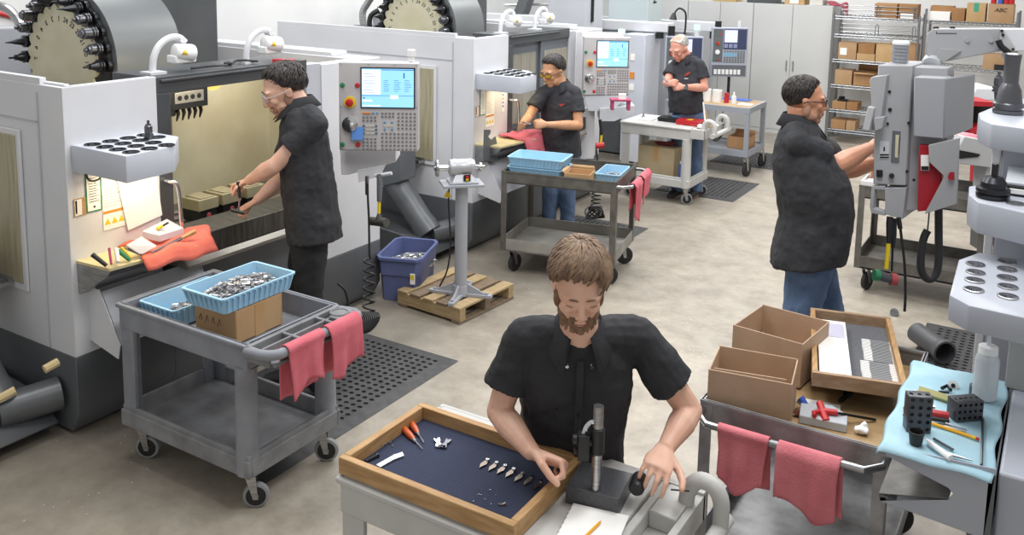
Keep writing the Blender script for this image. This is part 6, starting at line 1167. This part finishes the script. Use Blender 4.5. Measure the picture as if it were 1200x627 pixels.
# ================================================================ people
def frame_of(fwd, up=(0, 0, 1)):
    f = Vector(fwd).normalized(); u = Vector(up); u = (u-f*u.dot(f)).normalized(); r = f.cross(u)
    return Matrix((r, f, u)).transposed()      # columns: right of the person, forward, up
def lerp(a, b, t): return a+(b-a)*t
def hand(b, wrist, toward, palmn, s, curl=(.35, .5, .4), thumb_side=1, spread=.12, pinch=False):
    d = Vector(toward).normalized(); n = Vector(palmn); n = (n-d*n.dot(d)).normalized(); sd = d.cross(n)*thumb_side   # sd points to the thumb
    w = Vector(wrist)
    def oval(c, a, t, dd): return [c+sd*(a*math.cos(2*PI*i/12))+n*(t*math.sin(2*PI*i/12)) for i in range(12)]
    b.rings([oval(w-d*.01*s, .026*s, .019*s, d), oval(w+d*.02*s, .031*s, .017*s, d), oval(w+d*.055*s, .041*s, .0155*s, d), oval(w+d*.088*s, .042*s, .013*s, d), oval(w+d*.098*s, .036*s, .009*s, d)])
    for i, (L, r) in enumerate(((.068, .0088), (.076, .009), (.071, .0086), (.056, .0076))):
        off = (.031-.0205*i)*s; base = w+d*.088*s+sd*off+n*.0
        ang = 0; p = base; dirn = (d+sd*(spread*(1.5-i)*.6)).normalized(); pts = [base-d*.02*s, base]; rr = [r*s, r*s*1.05]
        for k, (fr_, cu) in enumerate(zip((.45, .31, .24), curl)):
            ang += cu*(1+.1*i); q = (dirn*math.cos(ang)+n*math.sin(ang)); p = p+q*(L*fr_*s); pts.append(p); rr.append(r*s*(1-.1*(k+1)))
        b.tube(pts, rr, 10); b.ell(pts[-1], rr[-1], n=10, k=7)
    tb = w+d*.022*s+sd*.026*s+n*.004*s
    if pinch: t1 = tb+(d*.55+sd*.5+n*.45).normalized()*.04*s; t2 = t1+(d*.85+n*.6-sd*.1).normalized()*.034*s; t3 = t2+(d*.8+n*.4-sd*.35).normalized()*.026*s
    else: t1 = tb+(d*.6+sd*.75+n*.15).normalized()*.04*s; t2 = t1+(d*.8+sd*.5+n*.15).normalized()*.032*s; t3 = t2+(d*.95+sd*.2+n*.2).normalized()*.024*s
    b.tube([w+d*.01*s+sd*.012*s, tb, t1, t2, t3], [.015*s, .014*s, .0115*s, .0105*s, .0085*s], 10); b.ell(t3, .0086*s, n=10, k=7)
def head(b, H, M, s, jaw=1.0):
    P = lambda x, y, z: H+M @ (Vector((x, y, z))*s)
    def E(c, r): b.ell(P(*c), [q*s for q in r], M, 20, 13)
    E((0, -.018, .04), (.073, .094, .08)); E((0, .018, .01), (.066, .074, .07)); E((0, .035, -.045), (.052*jaw, .048, .062)); E((0, .062, -.088), (.026*jaw, .024, .021))
    for q in (-1, 1):
        E((q*.038*jaw, .02, -.062), (.022, .042, .032)); E((q*.036, .062, -.018), (.021, .021, .02)); E((q*.03, .074, .03), (.024, .015, .009)); E((q*.031, .072, .01), (.015, .0125, .0095))
        E((q*.0725, -.006, -.004), (.007, .017, .026)); E((q*.077, -.012, .006), (.006, .014, .017)); E((q*.0105, .097, -.029), (.0085, .01, .007))
    b.tube([P(0, .08, .028), P(0, .094, .005), P(0, .107, -.022)], [.008*s, .0088*s, .0115*s], 10); E((0, .104, -.026), (.0105, .011, .0095))
    E((0, .081, -.05), (.024, .013, .016)); E((0, .091, -.052), (.019, .009, .0045)); E((0, .0885, -.0625), (.017, .0095, .0055)); E((0, .077, -.076), (.018, .012, .012))
def hair_mesh(H, M, s, style, seed=1):
    P = lambda v: H+M @ (Vector(v)*s); rnd = random.Random(seed); b = MB(); th = style['th']
    tl = style.get('tilt', .32); ct, st = math.cos(tl), math.sin(tl)
    def srf(a, e, t=0.0):      # azimuth a (0 = face), angle e from the crown, lift t
        cx, cy, cz = 0, -.018, .04; rx, ry, rz = .0745+t, .096+t, .082+t
        dx, dy, dz = math.sin(e)*math.sin(a), math.sin(e)*math.cos(a), math.cos(e); dy, dz = dy*ct-dz*st, dz*ct+dy*st
        if dz < 0: rz = .1+t
        return (cx+rx*dx, cy+ry*dy, cz+rz*dz)
    def end(a):
        c = math.cos(a)*tl; A_ = abs((a+PI) % (2*PI)-PI)/PI*180; pf = style['edge']
        for (a0, e0), (a1, e1) in zip(pf, pf[1:]):
            if a0 <= A_ <= a1: return math.radians(e0+(e1-e0)*(A_-a0)/(a1-a0))+c
        return math.radians(pf[-1][1])+c
    nA, nE = 48, 14; rs = []; tp = style.get('top', .02)
    def es(a): return min(tp+style.get('tpf', 0)*max(0, math.cos(a)), end(a)*.97)
    for j in range(nE+1):
        rs.append([P(srf(2*PI*i/nA, es(2*PI*i/nA)+(end(2*PI*i/nA)-es(2*PI*i/nA))*j/nE, th*(.75 if j < nE-1 else .35 if j < nE else .0)+.0015*math.sin(i*2.3+j))) for i in range(nA)])
    inn = [P(srf(2*PI*i/nA, end(2*PI*i/nA), -.01)) for i in range(nA)]
    b.rings(rs+[inn], caps=(1, 1))
    for k in range(style['n']):
        a = rnd.uniform(0, 2*PI); e0 = max(es(a), rnd.uniform(.05, .9)*end(a)*.75); ln = style['len']*rnd.uniform(.6, 1.15); e1 = min(end(a)*rnd.uniform(.93, 1.07), e0+ln); sw = style.get('sweep', 0)*rnd.uniform(.5, 1.2)+rnd.uniform(-.25, .25)
        if e1-e0 < .12:
            if tp > .1: continue
            e0 = e1-.2
        n = 6; pts = []; rr = []
        for q in range(n+1):
            t = q/n; e = e0+(e1-e0)*t; aa = a+sw*t*t+(style.get('part', 0)*t*math.cos(a)); pts.append(P(srf(aa, e, th*(.75+.35*math.sin(t*PI)+rnd.uniform(-.08, .12))))); rr.append(style['r']*s*(.5+.7*math.sin(t*PI*.85+.25)*(1-t*.5)))
        b.tube(pts, rr, 5, flat=.6)
    return b
def beard_mesh(H, M, s, full=True, jaw=1.0):
    g_ = 1 if full else .972
    P = lambda x, y, z: H+M @ (Vector((x, y, z))*s*g_); b = MB()
    def E(c, r): b.ell(P(*c), [q*s for q in r], M, 16, 10)
    E((0, .064, -.094), (.029*jaw, .027, .022)); E((0, .045, -.085), (.043*jaw, .034, .024))
    for q in (-1, 1):
        E((q*.043*jaw, .024, -.07), (.0195, .043, .026)); E((q*.062*jaw, .006, -.04), (.0125, .02, .035)); E((q*.019, .089, -.0445), (.013, .0075, .005)); E((q*.027, .08, -.062), (.008, .01, .016)); E((q*.068, .0, -.008), (.009, .012, .028))
    E((0, .083, -.075), (.012, .012, .008))
    rnd = random.Random(4)
    for k in range(160 if full else 0):
        a = rnd.uniform(-1.25, 1.25); z = rnd.uniform(-.095, -.06); r = .047*jaw+.006; p = Vector((r*math.sin(a), .03+.058*math.cos(a)*(1-.2*abs(a)), z)); d = Vector((math.sin(a)*.3, math.cos(a)*.25, -1)).normalized()
        b.tube([P(*p), P(*(p+d*.012)), P(*(p+d*.021))], [.0022*s, .0018*s, .0006*s], 4)
    return b
def glasses(H, M, s, root, rim, lens, w=.002, wrap=False):
    P = lambda x, y, z: H+M @ (Vector((x, y, z))*s); b = MB(); L = MB()
    for q in (-1, 1):
        pts = [P(q*(.033+.025*math.cos(a)*(1 if not wrap else 1.15)), .1-(.012 if wrap else .007)*(max(0, math.cos(a)))-.0, .008+.0165*max(-1, min(1, 1.25*math.sin(a)))) for a in (2*PI*i/16 for i in range(17))]
        b.tube(pts, w*s, 6); L.add([P(q*.033, .0995, .008)]+pts[:-1], [(0, i+1, (i+1) % 16+1) for i in range(16)])
        b.tube([P(q*.059, .092, .014), P(q*.078, .06, .012), P(q*.081, .0, .008), P(q*.08, -.018, -.004)], w*s*1.1, 6)
    b.tube([P(-.009, .101, .012), P(0, .106, .014), P(.009, .101, .012)], w*s, 6)
    g = b.build('eyeglasses', rim, root); L.build('lens', lens, g)
def person(name, label, J, s, skin, shirt, pants, hair_m, style, tfwd, hdir, hup=(0, 0, 1), jaw=1.0, belly=0, vox=.006, beard=None, hands=(), fat=1.0, sleeve=.6, chest_up=None, shoes=RUB, pvox=.009, hem=.1, hs=1.0, hands_s=1.0):
    hh = s*hs
    base = Vector((J['hip'].x, J['hip'].y, 0)); root = thing(name, label, 'person', base)
    b = MB(); HM = frame_of(hdir, hup); Hc = J['head']; head(b, Hc, HM, hh, jaw)
    nb = J['neck']; b.tube([Hc+HM @ (Vector((0, -.02, -.03))*hh), lerp(Hc+HM @ (Vector((0, -.015, -.07))*hh), nb, .5), nb-Z3*.03*s], [.054*hh*fat**.5, .056*hh*fat**.5, .064*hh], 16)
    up = (nb-J['hip']).normalized(); f = Vector(tfwd); f = (f-up*up.dot(f)).normalized(); r = f.cross(up)
    def sec(c, a, bb, df=0, n=20): return [c+r*(a*math.copysign(abs(math.cos(t))**.85, math.cos(t)))+f*(bb*math.copysign(abs(math.sin(t))**.9, math.sin(t))+df) for t in (2*PI*i/n for i in range(n))]
    L = (nb-J['hip']); W = [(.0, .165, .12), (.3, .15, .11), (.6, .165, .115), (.8, .16, .1), (.93, .1, .075), (1.0, .06, .055)]
    b.rings([sec(J['hip']+L*t, a*s*.86, q*s*.86) for t, a, q in W])
    for S_, E_, W_ in (('sL', 'eL', 'wL'), ('sR', 'eR', 'wR')):
        b.tube([nb-Z3*.05*s, lerp(nb, J[S_], .6)-Z3*.03*s, J[S_]-Z3*.01*s], [.042*s, .038*s, .04*s], 12)
        b.tube([J[S_], lerp(J[S_], J[E_], .5), J[E_]], [.043*s, .048*s*fat**.5, .04*s*fat**.5], 14); b.ell(J[E_], .041*s*fat**.5, n=14)
        b.tube([J[E_], lerp(J[E_], J[W_], .35), lerp(J[E_], J[W_], .75), J[W_]], [.041*s*fat**.5, .044*s*fat**.5, .032*s*fat**.3, .026*s], 14)
    for h, k, a in (('hL', 'kL', 'aL'), ('hR', 'kR', 'aR')):
        b.tube([J[h], J[k], J[a]], [.07*s, .048*s, .036*s], 12); b.ell(J[k], .048*s)
        fd = Vector(J.get('foot', tfwd)).normalized(); fd = Vector((fd.x, fd.y, 0)).normalized(); b.tube([J[a], J[a]-Z3*.05*s, J[a]-Z3*.055*s+fd*.12*s], [.036*s, .036*s, .03*s], 10)
    for hd in hands: hand(b, **hd, s=s*hands_s)
    body = b.build('body', skin, root, remesh=vox, sm=2)
    # shirt
    b = MB(); F = fat
    W = [(-hem, .185, .135, 0), (0, .183, .138, .3), (.25, .172, .132, .9), (.5, .175, .13, .7), (.68, .18/F**.6, .128/F**.5, .2), (.84, .176, .112, 0), (.93, .14, .088, 0), (.985, .085, .07, 0), (1.02, .068, .06, 0)]
    b.rings([sec(J['hip']+L*t, a*s*(F if t < .8 else 1), q*s*(F if t < .8 else 1), belly*g*s) for t, a, q, g in W])
    for S_, E_ in (('sL', 'eL'), ('sR', 'eR')):
        e = lerp(J[S_], J[E_], sleeve); mid = lerp(J[S_], e, .5)
        b.tube([nb-Z3*.035*s, lerp(nb, J[S_], .55)-Z3*.012*s, J[S_]-Z3*.004*s], [.062*s, .07*s, .066*s], 14); b.ell(J[S_], .062*s, n=16, k=11)
        b.tube([J[S_], mid, e], [.064*s, .068*s*F**.5, .075*s*F**.5], 16)
    sh = b.build('shirt', shirt, root, remesh=vox+.001, sm=3, wrinkle=.022*s, wsize=.09*s)
    # collar
    b = MB(); n = 26; cu = (lerp(up, Z3, .5)).normalized(); cf = (f-cu*cu.dot(f)).normalized(); cr = cf.cross(cu); c0 = nb+cu*.0*s
    a0 = .42; inr, out, low = [], [], []
    for i in range(n+1):
        t = a0+(2*PI-2*a0)*i/n; e_ = (abs(i-n/2)/(n/2)); d = cf*math.cos(t)+cr*math.sin(t)
        rx = lambda R_, k=1.0: cf*(math.cos(t)*R_*1.05)+cr*(math.sin(t)*R_)
        inr.append(c0+rx(.06*s)-cu*(.005+.018*e_**2)*s); out.append(c0+rx(.067*s)+cu*(.04-.03*e_**3)*s); low.append(c0+rx((.1*hs**.5+.035*e_**4)*s)-cu*(.014+.07*e_**3)*s)
    m_ = n+1; b.add(inr+out+low, [(i, i+1, m_+i+1, m_+i) for i in range(n)]+[(m_+i, m_+i+1, 2*m_+i+1, 2*m_+i) for i in range(n)])
    b.build('collar', shirt, root, solid=.004*s, smooth=60)
    # trousers
    b = MB(); b.ell(J['hip']-up*.02*s, (.172*s*F**.6, .128*s*F**.6, .12*s), Matrix((r, f, up)).transposed(), 18, 11)
    for h, k, a in (('hL', 'kL', 'aL'), ('hR', 'kR', 'aR')): b.tube([J[h], lerp(J[h], J[k], .5), J[k], lerp(J[k], J[a], .5), J[a]-Z3*.02*s], [.098*s*F**.4, .09*s, .074*s, .07*s, .066*s], 16); b.ell(J[k], .074*s)
    b.build('trousers', pants, root, remesh=pvox, sm=2, wrinkle=.02*s, wsize=.1*s)
    for a in ('aL', 'aR'):
        fd = Vector(J.get('foot', tfwd)); fd = Vector((fd.x, fd.y, 0)).normalized(); c = J[a]; z = c.z-.075*s
        b = MB(); b.tube([Vector((c.x, c.y, z+.035*s))-fd*.04*s, Vector((c.x, c.y, z+.045*s))+fd*.05*s, Vector((c.x, c.y, z+.034*s))+fd*.13*s, Vector((c.x, c.y, z+.028*s))+fd*.19*s], [.038*s, .046*s, .046*s, .03*s], 14, flat=.8); b.tube([Vector((c.x, c.y, z+.04*s)), Vector((c.x, c.y, z+.1*s))], [.045*s, .043*s], 12)
        b.build('shoe', shoes, root)
    hr = hair_mesh(Hc, HM, hh, style, seed=len(label)).build('hair', hair_m, root, smooth=180)
    if beard: beard_mesh(Hc, HM, hh, beard[1], jaw).build('beard', beard[0], root, remesh=.0025 if beard[1] else .0035)
    P = lambda x, y, z: Hc+HM @ (Vector((x, y, z))*hh)
    b = MB()
    for q in (-1, 1): b.tube([P(q*.012, .0885, .028), P(q*.028, .0895, .034), P(q*.05, .078, .028)], [.0022*s, .0035*s, .0015*s], 6)
    b.build('eyebrows', hair_m, root)
    b = MB()
    for q in (-1, 1):
        b = MB()
        if style.get('open'): b.ell(P(q*.031, .0775, .009), (.009*s, .0075*s, .0045*s), HM, 12, 7, 0); b.ell(P(q*.031, .0838, .009), (.0038*s, .0018*s, .0038*s), HM, 10, 6, 1)
        else: b.tube([P(q*.019, .083, .003), P(q*.031, .0855, .0005), P(q*.044, .079, .003)], .0009*s, 5, m=1)
        b.build('eye', [WHITE, mat('dark lash brown', '2a1d18', .6)], root)
    b = MB(); b.tube([P(-.018, .0965, -.0575), P(0, .099, -.057), P(.018, .0965, -.0575)], [.0006*s, .0016*s, .0006*s], 5); b.build('mouth_line', mat('lip shadow pink', '9a5a4e', .6), root)
    return root, (up, f, r, nb, L), HM
def HA(px, py, k): return A(px, py, k)
BR = mat('light brown hair', '6b5442', .55, col2='8a7058', ns=30, stretch=(1, 1, .25)); BK_ = mat('near black hair', '2b2625', .5, col2='3a3331', ns=30); GW = mat('white grey hair', 'c9c6c2', .6, col2='b3afab', ns=30)
LENS = mat('clear lens', 'e8eef2', .05, alpha=.18); LENSY = mat('amber lens', 'c9a015', .1, alpha=.8); RIM = mat('black glasses frame', '141416', .3)
LONG = dict(th=.017, n=620, r=.0052, len=.95, sweep=.35, edge=((0, 56), (25, 58), (48, 72), (70, 96), (95, 104), (120, 122), (180, 128)))
SHORT = dict(th=.011, n=420, r=.0036, len=.55, sweep=.2, edge=((0, 50), (30, 52), (55, 66), (75, 94), (90, 104), (110, 122), (180, 140)))
CROP = dict(th=.008, n=420, r=.0034, len=.5, sweep=.15, open=True, edge=((0, 48), (30, 50), (55, 68), (75, 98), (90, 106), (110, 124), (180, 142)))
BALD = dict(tilt=0, th=.005, top=.75, tpf=.35, n=220, r=.004, len=.4, sweep=.1, edge=((0, 40), (30, 42), (60, 60), (80, 92), (95, 98), (115, 112), (180, 120)))
# --- man seated in the foreground
J = dict(head=HA(679, 335, 2.93), neck=HA(679, 384, 3.1), sR=HA(614, 396, 3.16), sL=HA(748, 394, 3.16), eR=HA(585, 482, 3.2), wR=HA(624, 531, 3.0), eL=HA(808, 481, 3.2), wL=HA(779, 527, 3.04), hip=HA(668, 545, 3.42))
h = J['hip']; J.update(hR=h-R0*.1-Z3*.02, hL=h+R0*.1-Z3*.02); J.update(kR=J['hR']-F0*.3-Z3*.18-R0*.05, kL=J['hL']-F0*.3-Z3*.18+R0*.05); J.update(aR=J['kR']+F0*.25-Z3*.28, aL=J['kL']+F0*.25-Z3*.28)
hd = (-F0*.88-Z3*.42+R0*.02)
hands = (dict(wrist=J['wR'], toward=R0*.9-F0*.35-Z3*.12, palmn=(-Z3*.75-F0*.55-R0*.2), curl=(1.05, 1.2, .7), thumb_side=-1, spread=.03, pinch=True),
         dict(wrist=J['wL'], toward=(-R0*.35-F0*.85-Z3*.05), palmn=(-Z3*.95-R0*.3), curl=(.55, .6, .45), thumb_side=1, spread=.2))
fm_, (up, f, r, nb, L), HM = person('person', 'bearded man in a black shirt seated at the foreground cart, looking down', J, 1.1, SKIN, SHIRT, PANTS, BR, LONG, -F0*.95-Z3*.05, hd, hands_s=1.1, vox=.0045, beard=(mat('brown beard', '6e5342', .8, col2='8a6b52', ns=60), True), hands=hands, hem=.04, pvox=.009, sleeve=.64)
b = MB(); pl = []
CEN = lambda t, dz: J['hip']+L*t+f*dz
for (x, y, k) in ((659, 403, 2.9), (692, 404, 2.9)): pass
def on_chest(px_, t, out): return J['hip']+L*t+r*px_+f*out
for nm, pts in (('placket', [(0, .93, .1), (0, .75, .14), (0, .5, .153), (0, .2, .16)]),):
    b = MB(); b.tube([on_chest(x*1.1, t, o*1.08) for x, t, o in pts], [.012]*4, 6, flat=.35, up=f, sub=3); b.build(nm, SHIRT, fm_)
for x, t, o in ((-.035, .93, .128), (.045, .93, .128)):
    b = MB(); c = on_chest(x, t, o); b.cyl(c-f*.004, c+f*.006, .006, n=12); b.build('snap_button', CHROME, fm_)
for x, t, o in ((.0, .66, .172), (-.075, .68, .16), (.075, .68, .16), (0, .4, .18)):
    b = MB(); c = on_chest(x, t, o); b.cyl(c-f*.004, c+f*.004, .006, n=12); b.build('button', BLACK, fm_)
# --- man at the open machine
k = 5.35; J = dict(head=HA(333, 106, k), neck=HA(351, 121, k+.02), sL=HA(371, 146, k-.12), sR=HA(350, 143, k+.22), eL=HA(322, 194, k-.12), wL=HA(291, 212, k+.02), eR=HA(330, 211, k+.25), wR=HA(300, 236, k+.15), hip=HA(366, 258, k+.05))
h = J['hip']; J.update(hL=h-F0*.09-Z3*.03, hR=h+F0*.1-R0*.03-Z3*.03); J.update(kL=HA(362, 345, k-.02), kR=HA(352, 340, k+.25)); J.update(aL=A(374, 428, k)+Z3*.04, aR=A(352, 405, k+.2)+Z3*.03)
for q in ('aL', 'aR'): J[q].z = .1
hands = (dict(wrist=J['wL'], toward=HA(277, 217, k+.08)-J['wL'], palmn=(-Z3*.6-F0*.3+R0*.3), curl=(.9, 1.1, .8), thumb_side=1, pinch=True), dict(wrist=J['wR'], toward=HA(284, 245, k+.12)-J['wR'], palmn=(F0*.1+R0*.4-Z3*.8), curl=(.8, 1.0, .7), thumb_side=-1, pinch=True))
m1_, _x, HM1 = person('person', 'man in a black shirt and safety glasses leaning into the open machine at left', J, 1.12, SKIN, SHIRT, PANTS, BK_, SHORT, -R0*.93-F0*.3, -R0*.82-F0*.36-Z3*.42, hs=1.14, vox=.006, beard=(mat('dark stubble', '8a6a58', .8, col2='9c7a66', ns=50), False), hands=hands, hem=.16, fat=1.06)
glasses(J['head'], HM1, 1.12*1.14, m1_, CLEAR, LENS, .0016)
b = MB(); c = HA(278, 226, k+.02); b.tube([HA(279, 213, k), HA(281, 232, k)], [.011, .009], 10, m=0); b.tube([HA(281, 232, k), HA(279, 250, k+.02)], .005, 8, m=1); b.tube([HA(271, 246, k), HA(286, 250, k)], .011, 10, m=0); tag(b.build('ratchet', [BLACK, STEEL]), 'black-handled wrench held by the man at the open machine', 'wrench')
# --- man in yellow glasses
k = 8.3; J = dict(head=HA(648, 84, k), neck=HA(657, 98, k+.05), sL=HA(674, 109, k-.02), sR=HA(636, 109, k+.02), eL=HA(678, 147, k-.08), wL=HA(640, 146, k-.3), eR=HA(612, 140, k-.05), wR=HA(618, 149, k-.3), hip=HA(657, 180, k+.1))
J['eR'] = HA(619, 138, k-.05); J['wR'] = HA(612, 146, k-.25); h = J['hip']; J.update(hL=h+R0*.09-Z3*.03, hR=h-R0*.09-Z3*.03); J.update(kL=HA(665, 226, k+.05), kR=HA(645, 226, k+.05), aL=HA(665, 268, k+.05), aR=HA(643, 268, k+.05))
for q in ('aL', 'aR'): J[q].z = .09
hands = (dict(wrist=J['wL'], toward=-R0-F0*.15, palmn=(-Z3*.3+F0*.9), curl=(1.0, 1.1, .7), thumb_side=-1, pinch=True), dict(wrist=J['wR'], toward=(-R0*.2-F0*.6+Z3*.0+R0*.0), palmn=(R0*.8-Z3*.2), curl=(.8, 1.0, .7), thumb_side=1, pinch=True))
m2_, (up, f, r, nb, L), HM2 = person('person', 'man in a dark shirt and jeans with yellow-lensed glasses at the second machine', J, 1.0, SKIN2, SHIRT2, JEANS, BK_, SHORT, -R0*.5-F0*.8, -R0*.66-F0*.66-Z3*.35, hs=1.2, vox=.007, hands=hands, hem=.02, fat=1.06, pvox=.01)
glasses(J['head'], HM2, 1.2, m2_, RIM, LENSY, .0022, True)
b = MB(); c = J['hip']+L*.72+r*-.085+f*.132; b.prism([c-r*.03+up*.012, c+r*.03+up*.008, c+r*.005-up*.014], f*.003); b.build('shirt_logo', mat('red embroidery', 'b03a35', .8), m2_)
b = MB(); b.tube([HA(613, 143, k-.42), HA(622, 146, k-.45)], .008, 8); tag(b.build('small_part', STEEL), 'small steel part in the hands of the man in yellow glasses', 'metal part')
# --- bald man at the back
k = 10.0; J = dict(head=HA(796, 57, k), neck=HA(804, 66, k+.05), sL=HA(820, 76, k-.05), sR=HA(790, 77, k+.1), eL=HA(826, 103, k-.08), wL=HA(801, 102, k-.3), eR=HA(781, 97, k), wR=HA(782, 99, k-.25), hip=HA(806, 132, k+.1))
J['wR'] = HA(783, 98, k-.25); h = J['hip']; J.update(hL=h+R0*.09-Z3*.03, hR=h-R0*.09-Z3*.03); J.update(kL=HA(815, 182, k+.1), kR=HA(795, 182, k+.1), aL=HA(816, 222, k+.1), aR=HA(794, 222, k+.1))
for q in ('aL', 'aR'): J[q].z = .09
hands = (dict(wrist=J['wL'], toward=-R0-F0*.2, palmn=(-Z3*.3+F0*.9), curl=(.8, .9, .6), thumb_side=-1, pinch=True), dict(wrist=J['wR'], toward=(-F0*.4+R0*.2+Z3*.1), palmn=(R0*.8-Z3*.2), curl=(.8, 1.0, .7), thumb_side=1, pinch=True))
m4_, (up, f, r, nb, L), HM4 = person('person', 'white-haired balding man in a black shirt standing behind the far off-white cart', J, 1.0, mat('ruddy skin', 'dba08c', .5, col2='d18f7b', ns=10), SHIRT2, JEANS, GW, BALD, -R0*.6-F0*.75, -R0*.66-F0*.6-Z3*.5, hs=1.18, vox=.0075, hands=hands, hem=-.06, fat=1.12, belly=.05, pvox=.01)
b = MB(); c = J['hip']+L*.7+r*-.085+f*.15; b.prism([c-r*.045+up*.03, c-r*.01+up*.025, c+r*.03-up*.012, c+r*.02-up*.02, c-r*.02], f*.003, 0); b.obox(c-up*.045, (.06, .004, .012), YAW, 1); b.build('shirt_logo', [MATS['red embroidery'], L_GREY], m4_)
b = MB(); d = (J['wL']-J['eL']).normalized(); b.cyl(J['wL']-d*.035, J['wL']-d*.012, .034, n=16, m=0); b.cyl(J['wL']-d*.024-F0*.03, J['wL']-d*.024-F0*.042, .02, n=14, m=1); b.build('wristwatch', [BLACK, STEEL], m4_)
b = MB(); b.tube([HA(777, 90, k-.35), HA(783, 97, k-.36)], .009, 8); tag(b.build('small_part', CHROME), 'small bright part held up by the balding man', 'metal part')
# --- man with black glasses at the pendant
k = 4.75; J = dict(head=HA(944, 118, k), neck=HA(936, 142, k+.03), sR=HA(934, 168, k-.12), sL=HA(942, 160, k+.18), eR=HA(977, 196, k-.04), wR=HA(1022, 172, k+.2), eL=HA(985, 200, k+.3), wL=HA(1032, 190, k+.34), hip=HA(945, 288, k+.05))
h = J['hip']; J.update(hR=h-F0*.1-Z3*.03, hL=h+F0*.1-Z3*.03+R0*.04); J.update(kR=HA(935, 385, k-.02), kL=HA(975, 385, k+.2)); J.update(aR=A(925, 480, k), aL=A(985, 480, k+.2))
for q in ('aL', 'aR'): J[q].z = .09
J['foot'] = R0
hands = (dict(wrist=J['wR'], toward=(R0*.6-Z3*.05+F0*.6), palmn=(F0*.7-Z3*.5), curl=(.5, .6, .5), thumb_side=-1), dict(wrist=J['wL'], toward=(R0*.8-Z3*.2), palmn=(-F0*.3-Z3*.9), curl=(.5, .5, .4), thumb_side=1))
mr_, (up, f, r, nb, L), HMr = person('person', 'man in a black shirt, jeans and black glasses reaching to the pendant at right', J, 1.14, SKIN2 if 0 else mat('warm skin', 'cf9678', .5, col2='c68a6c', ns=14), SHIRT, JEANS, BK_, CROP, R0*.93-F0*.3, R0*.97-F0*.2-Z3*.1, hs=.9, vox=.006, beard=(mat('shaven shadow', 'a9806a', .7, col2='b88a72', ns=50), False), hands=hands, hem=.12, fat=1.27, belly=.06, jaw=1.12, sleeve=.62)
glasses(J['head'], HMr, 1.14*.9, mr_, RIM, LENS, .0026)
b = MB(); b.tube([nb+f*.06-up*.02+r*.03, nb+f*.13-up*.12+r*.035, nb+f*.165-up*.3+r*.04], [.012, .016, .016], 6, flat=.3, up=f); b.build('placket', mat('grey placket lining', '6a6d78', .8), mr_)
# ================================================================ daylight and lamps of the hall
w = bpy.data.worlds.new('world'); bpy.context.scene.world = w; w.use_nodes = True
w.node_tree.nodes['Background'].inputs[0].default_value = (1, .985, .96, 1); w.node_tree.nodes['Background'].inputs[1].default_value = .5
def area(name, loc, rot, sx, sy, p, col=(1, 1, 1)):
    l = bpy.data.lights.new(name, 'AREA'); l.shape = 'RECTANGLE'; l.size = sx; l.size_y = sy; l.energy = p; l.color = col
    o = bpy.data.objects.new(name, l); C.objects.link(o); o.location = loc; o.rotation_euler = rot; return o
for x, y, p in ((-3.5, 3.5, 95), (-3.5, 7.5, 125), (-3.5, 11.5, 150), (-.5, 3.5, 105), (-.5, 8, 120), (-6.5, 9, 110), (-6.3, 4.5, 60)): area('ceiling_fixture', (x, y, 4.8), (0, 0, 0), 1.2, 2.4, p)
for yo in (0, 3.81):
    area('task_light', (-4.18, yo+3.05, 1.44), (0, 0, 0), .25, .3, 3.2 if yo == 0 else 1.4, (1, .8, .5))
area('chamber_light', (-4.7, 3.7, 1.86), (0, .5, 0), .3, .5, 5.5, (1, .84, .55)); area('chamber_light', (-4.8, 4.4, 1.86), (0, .3, 0), .2, .3, 2, (1, .85, .6))
sc = bpy.context.scene; sc.view_settings.view_transform = 'Standard'; sc.view_settings.look = 'None'; sc.view_settings.gamma = 1; sc.view_settings.use_curve_mapping = False
sc.view_settings.exposure = 0.0
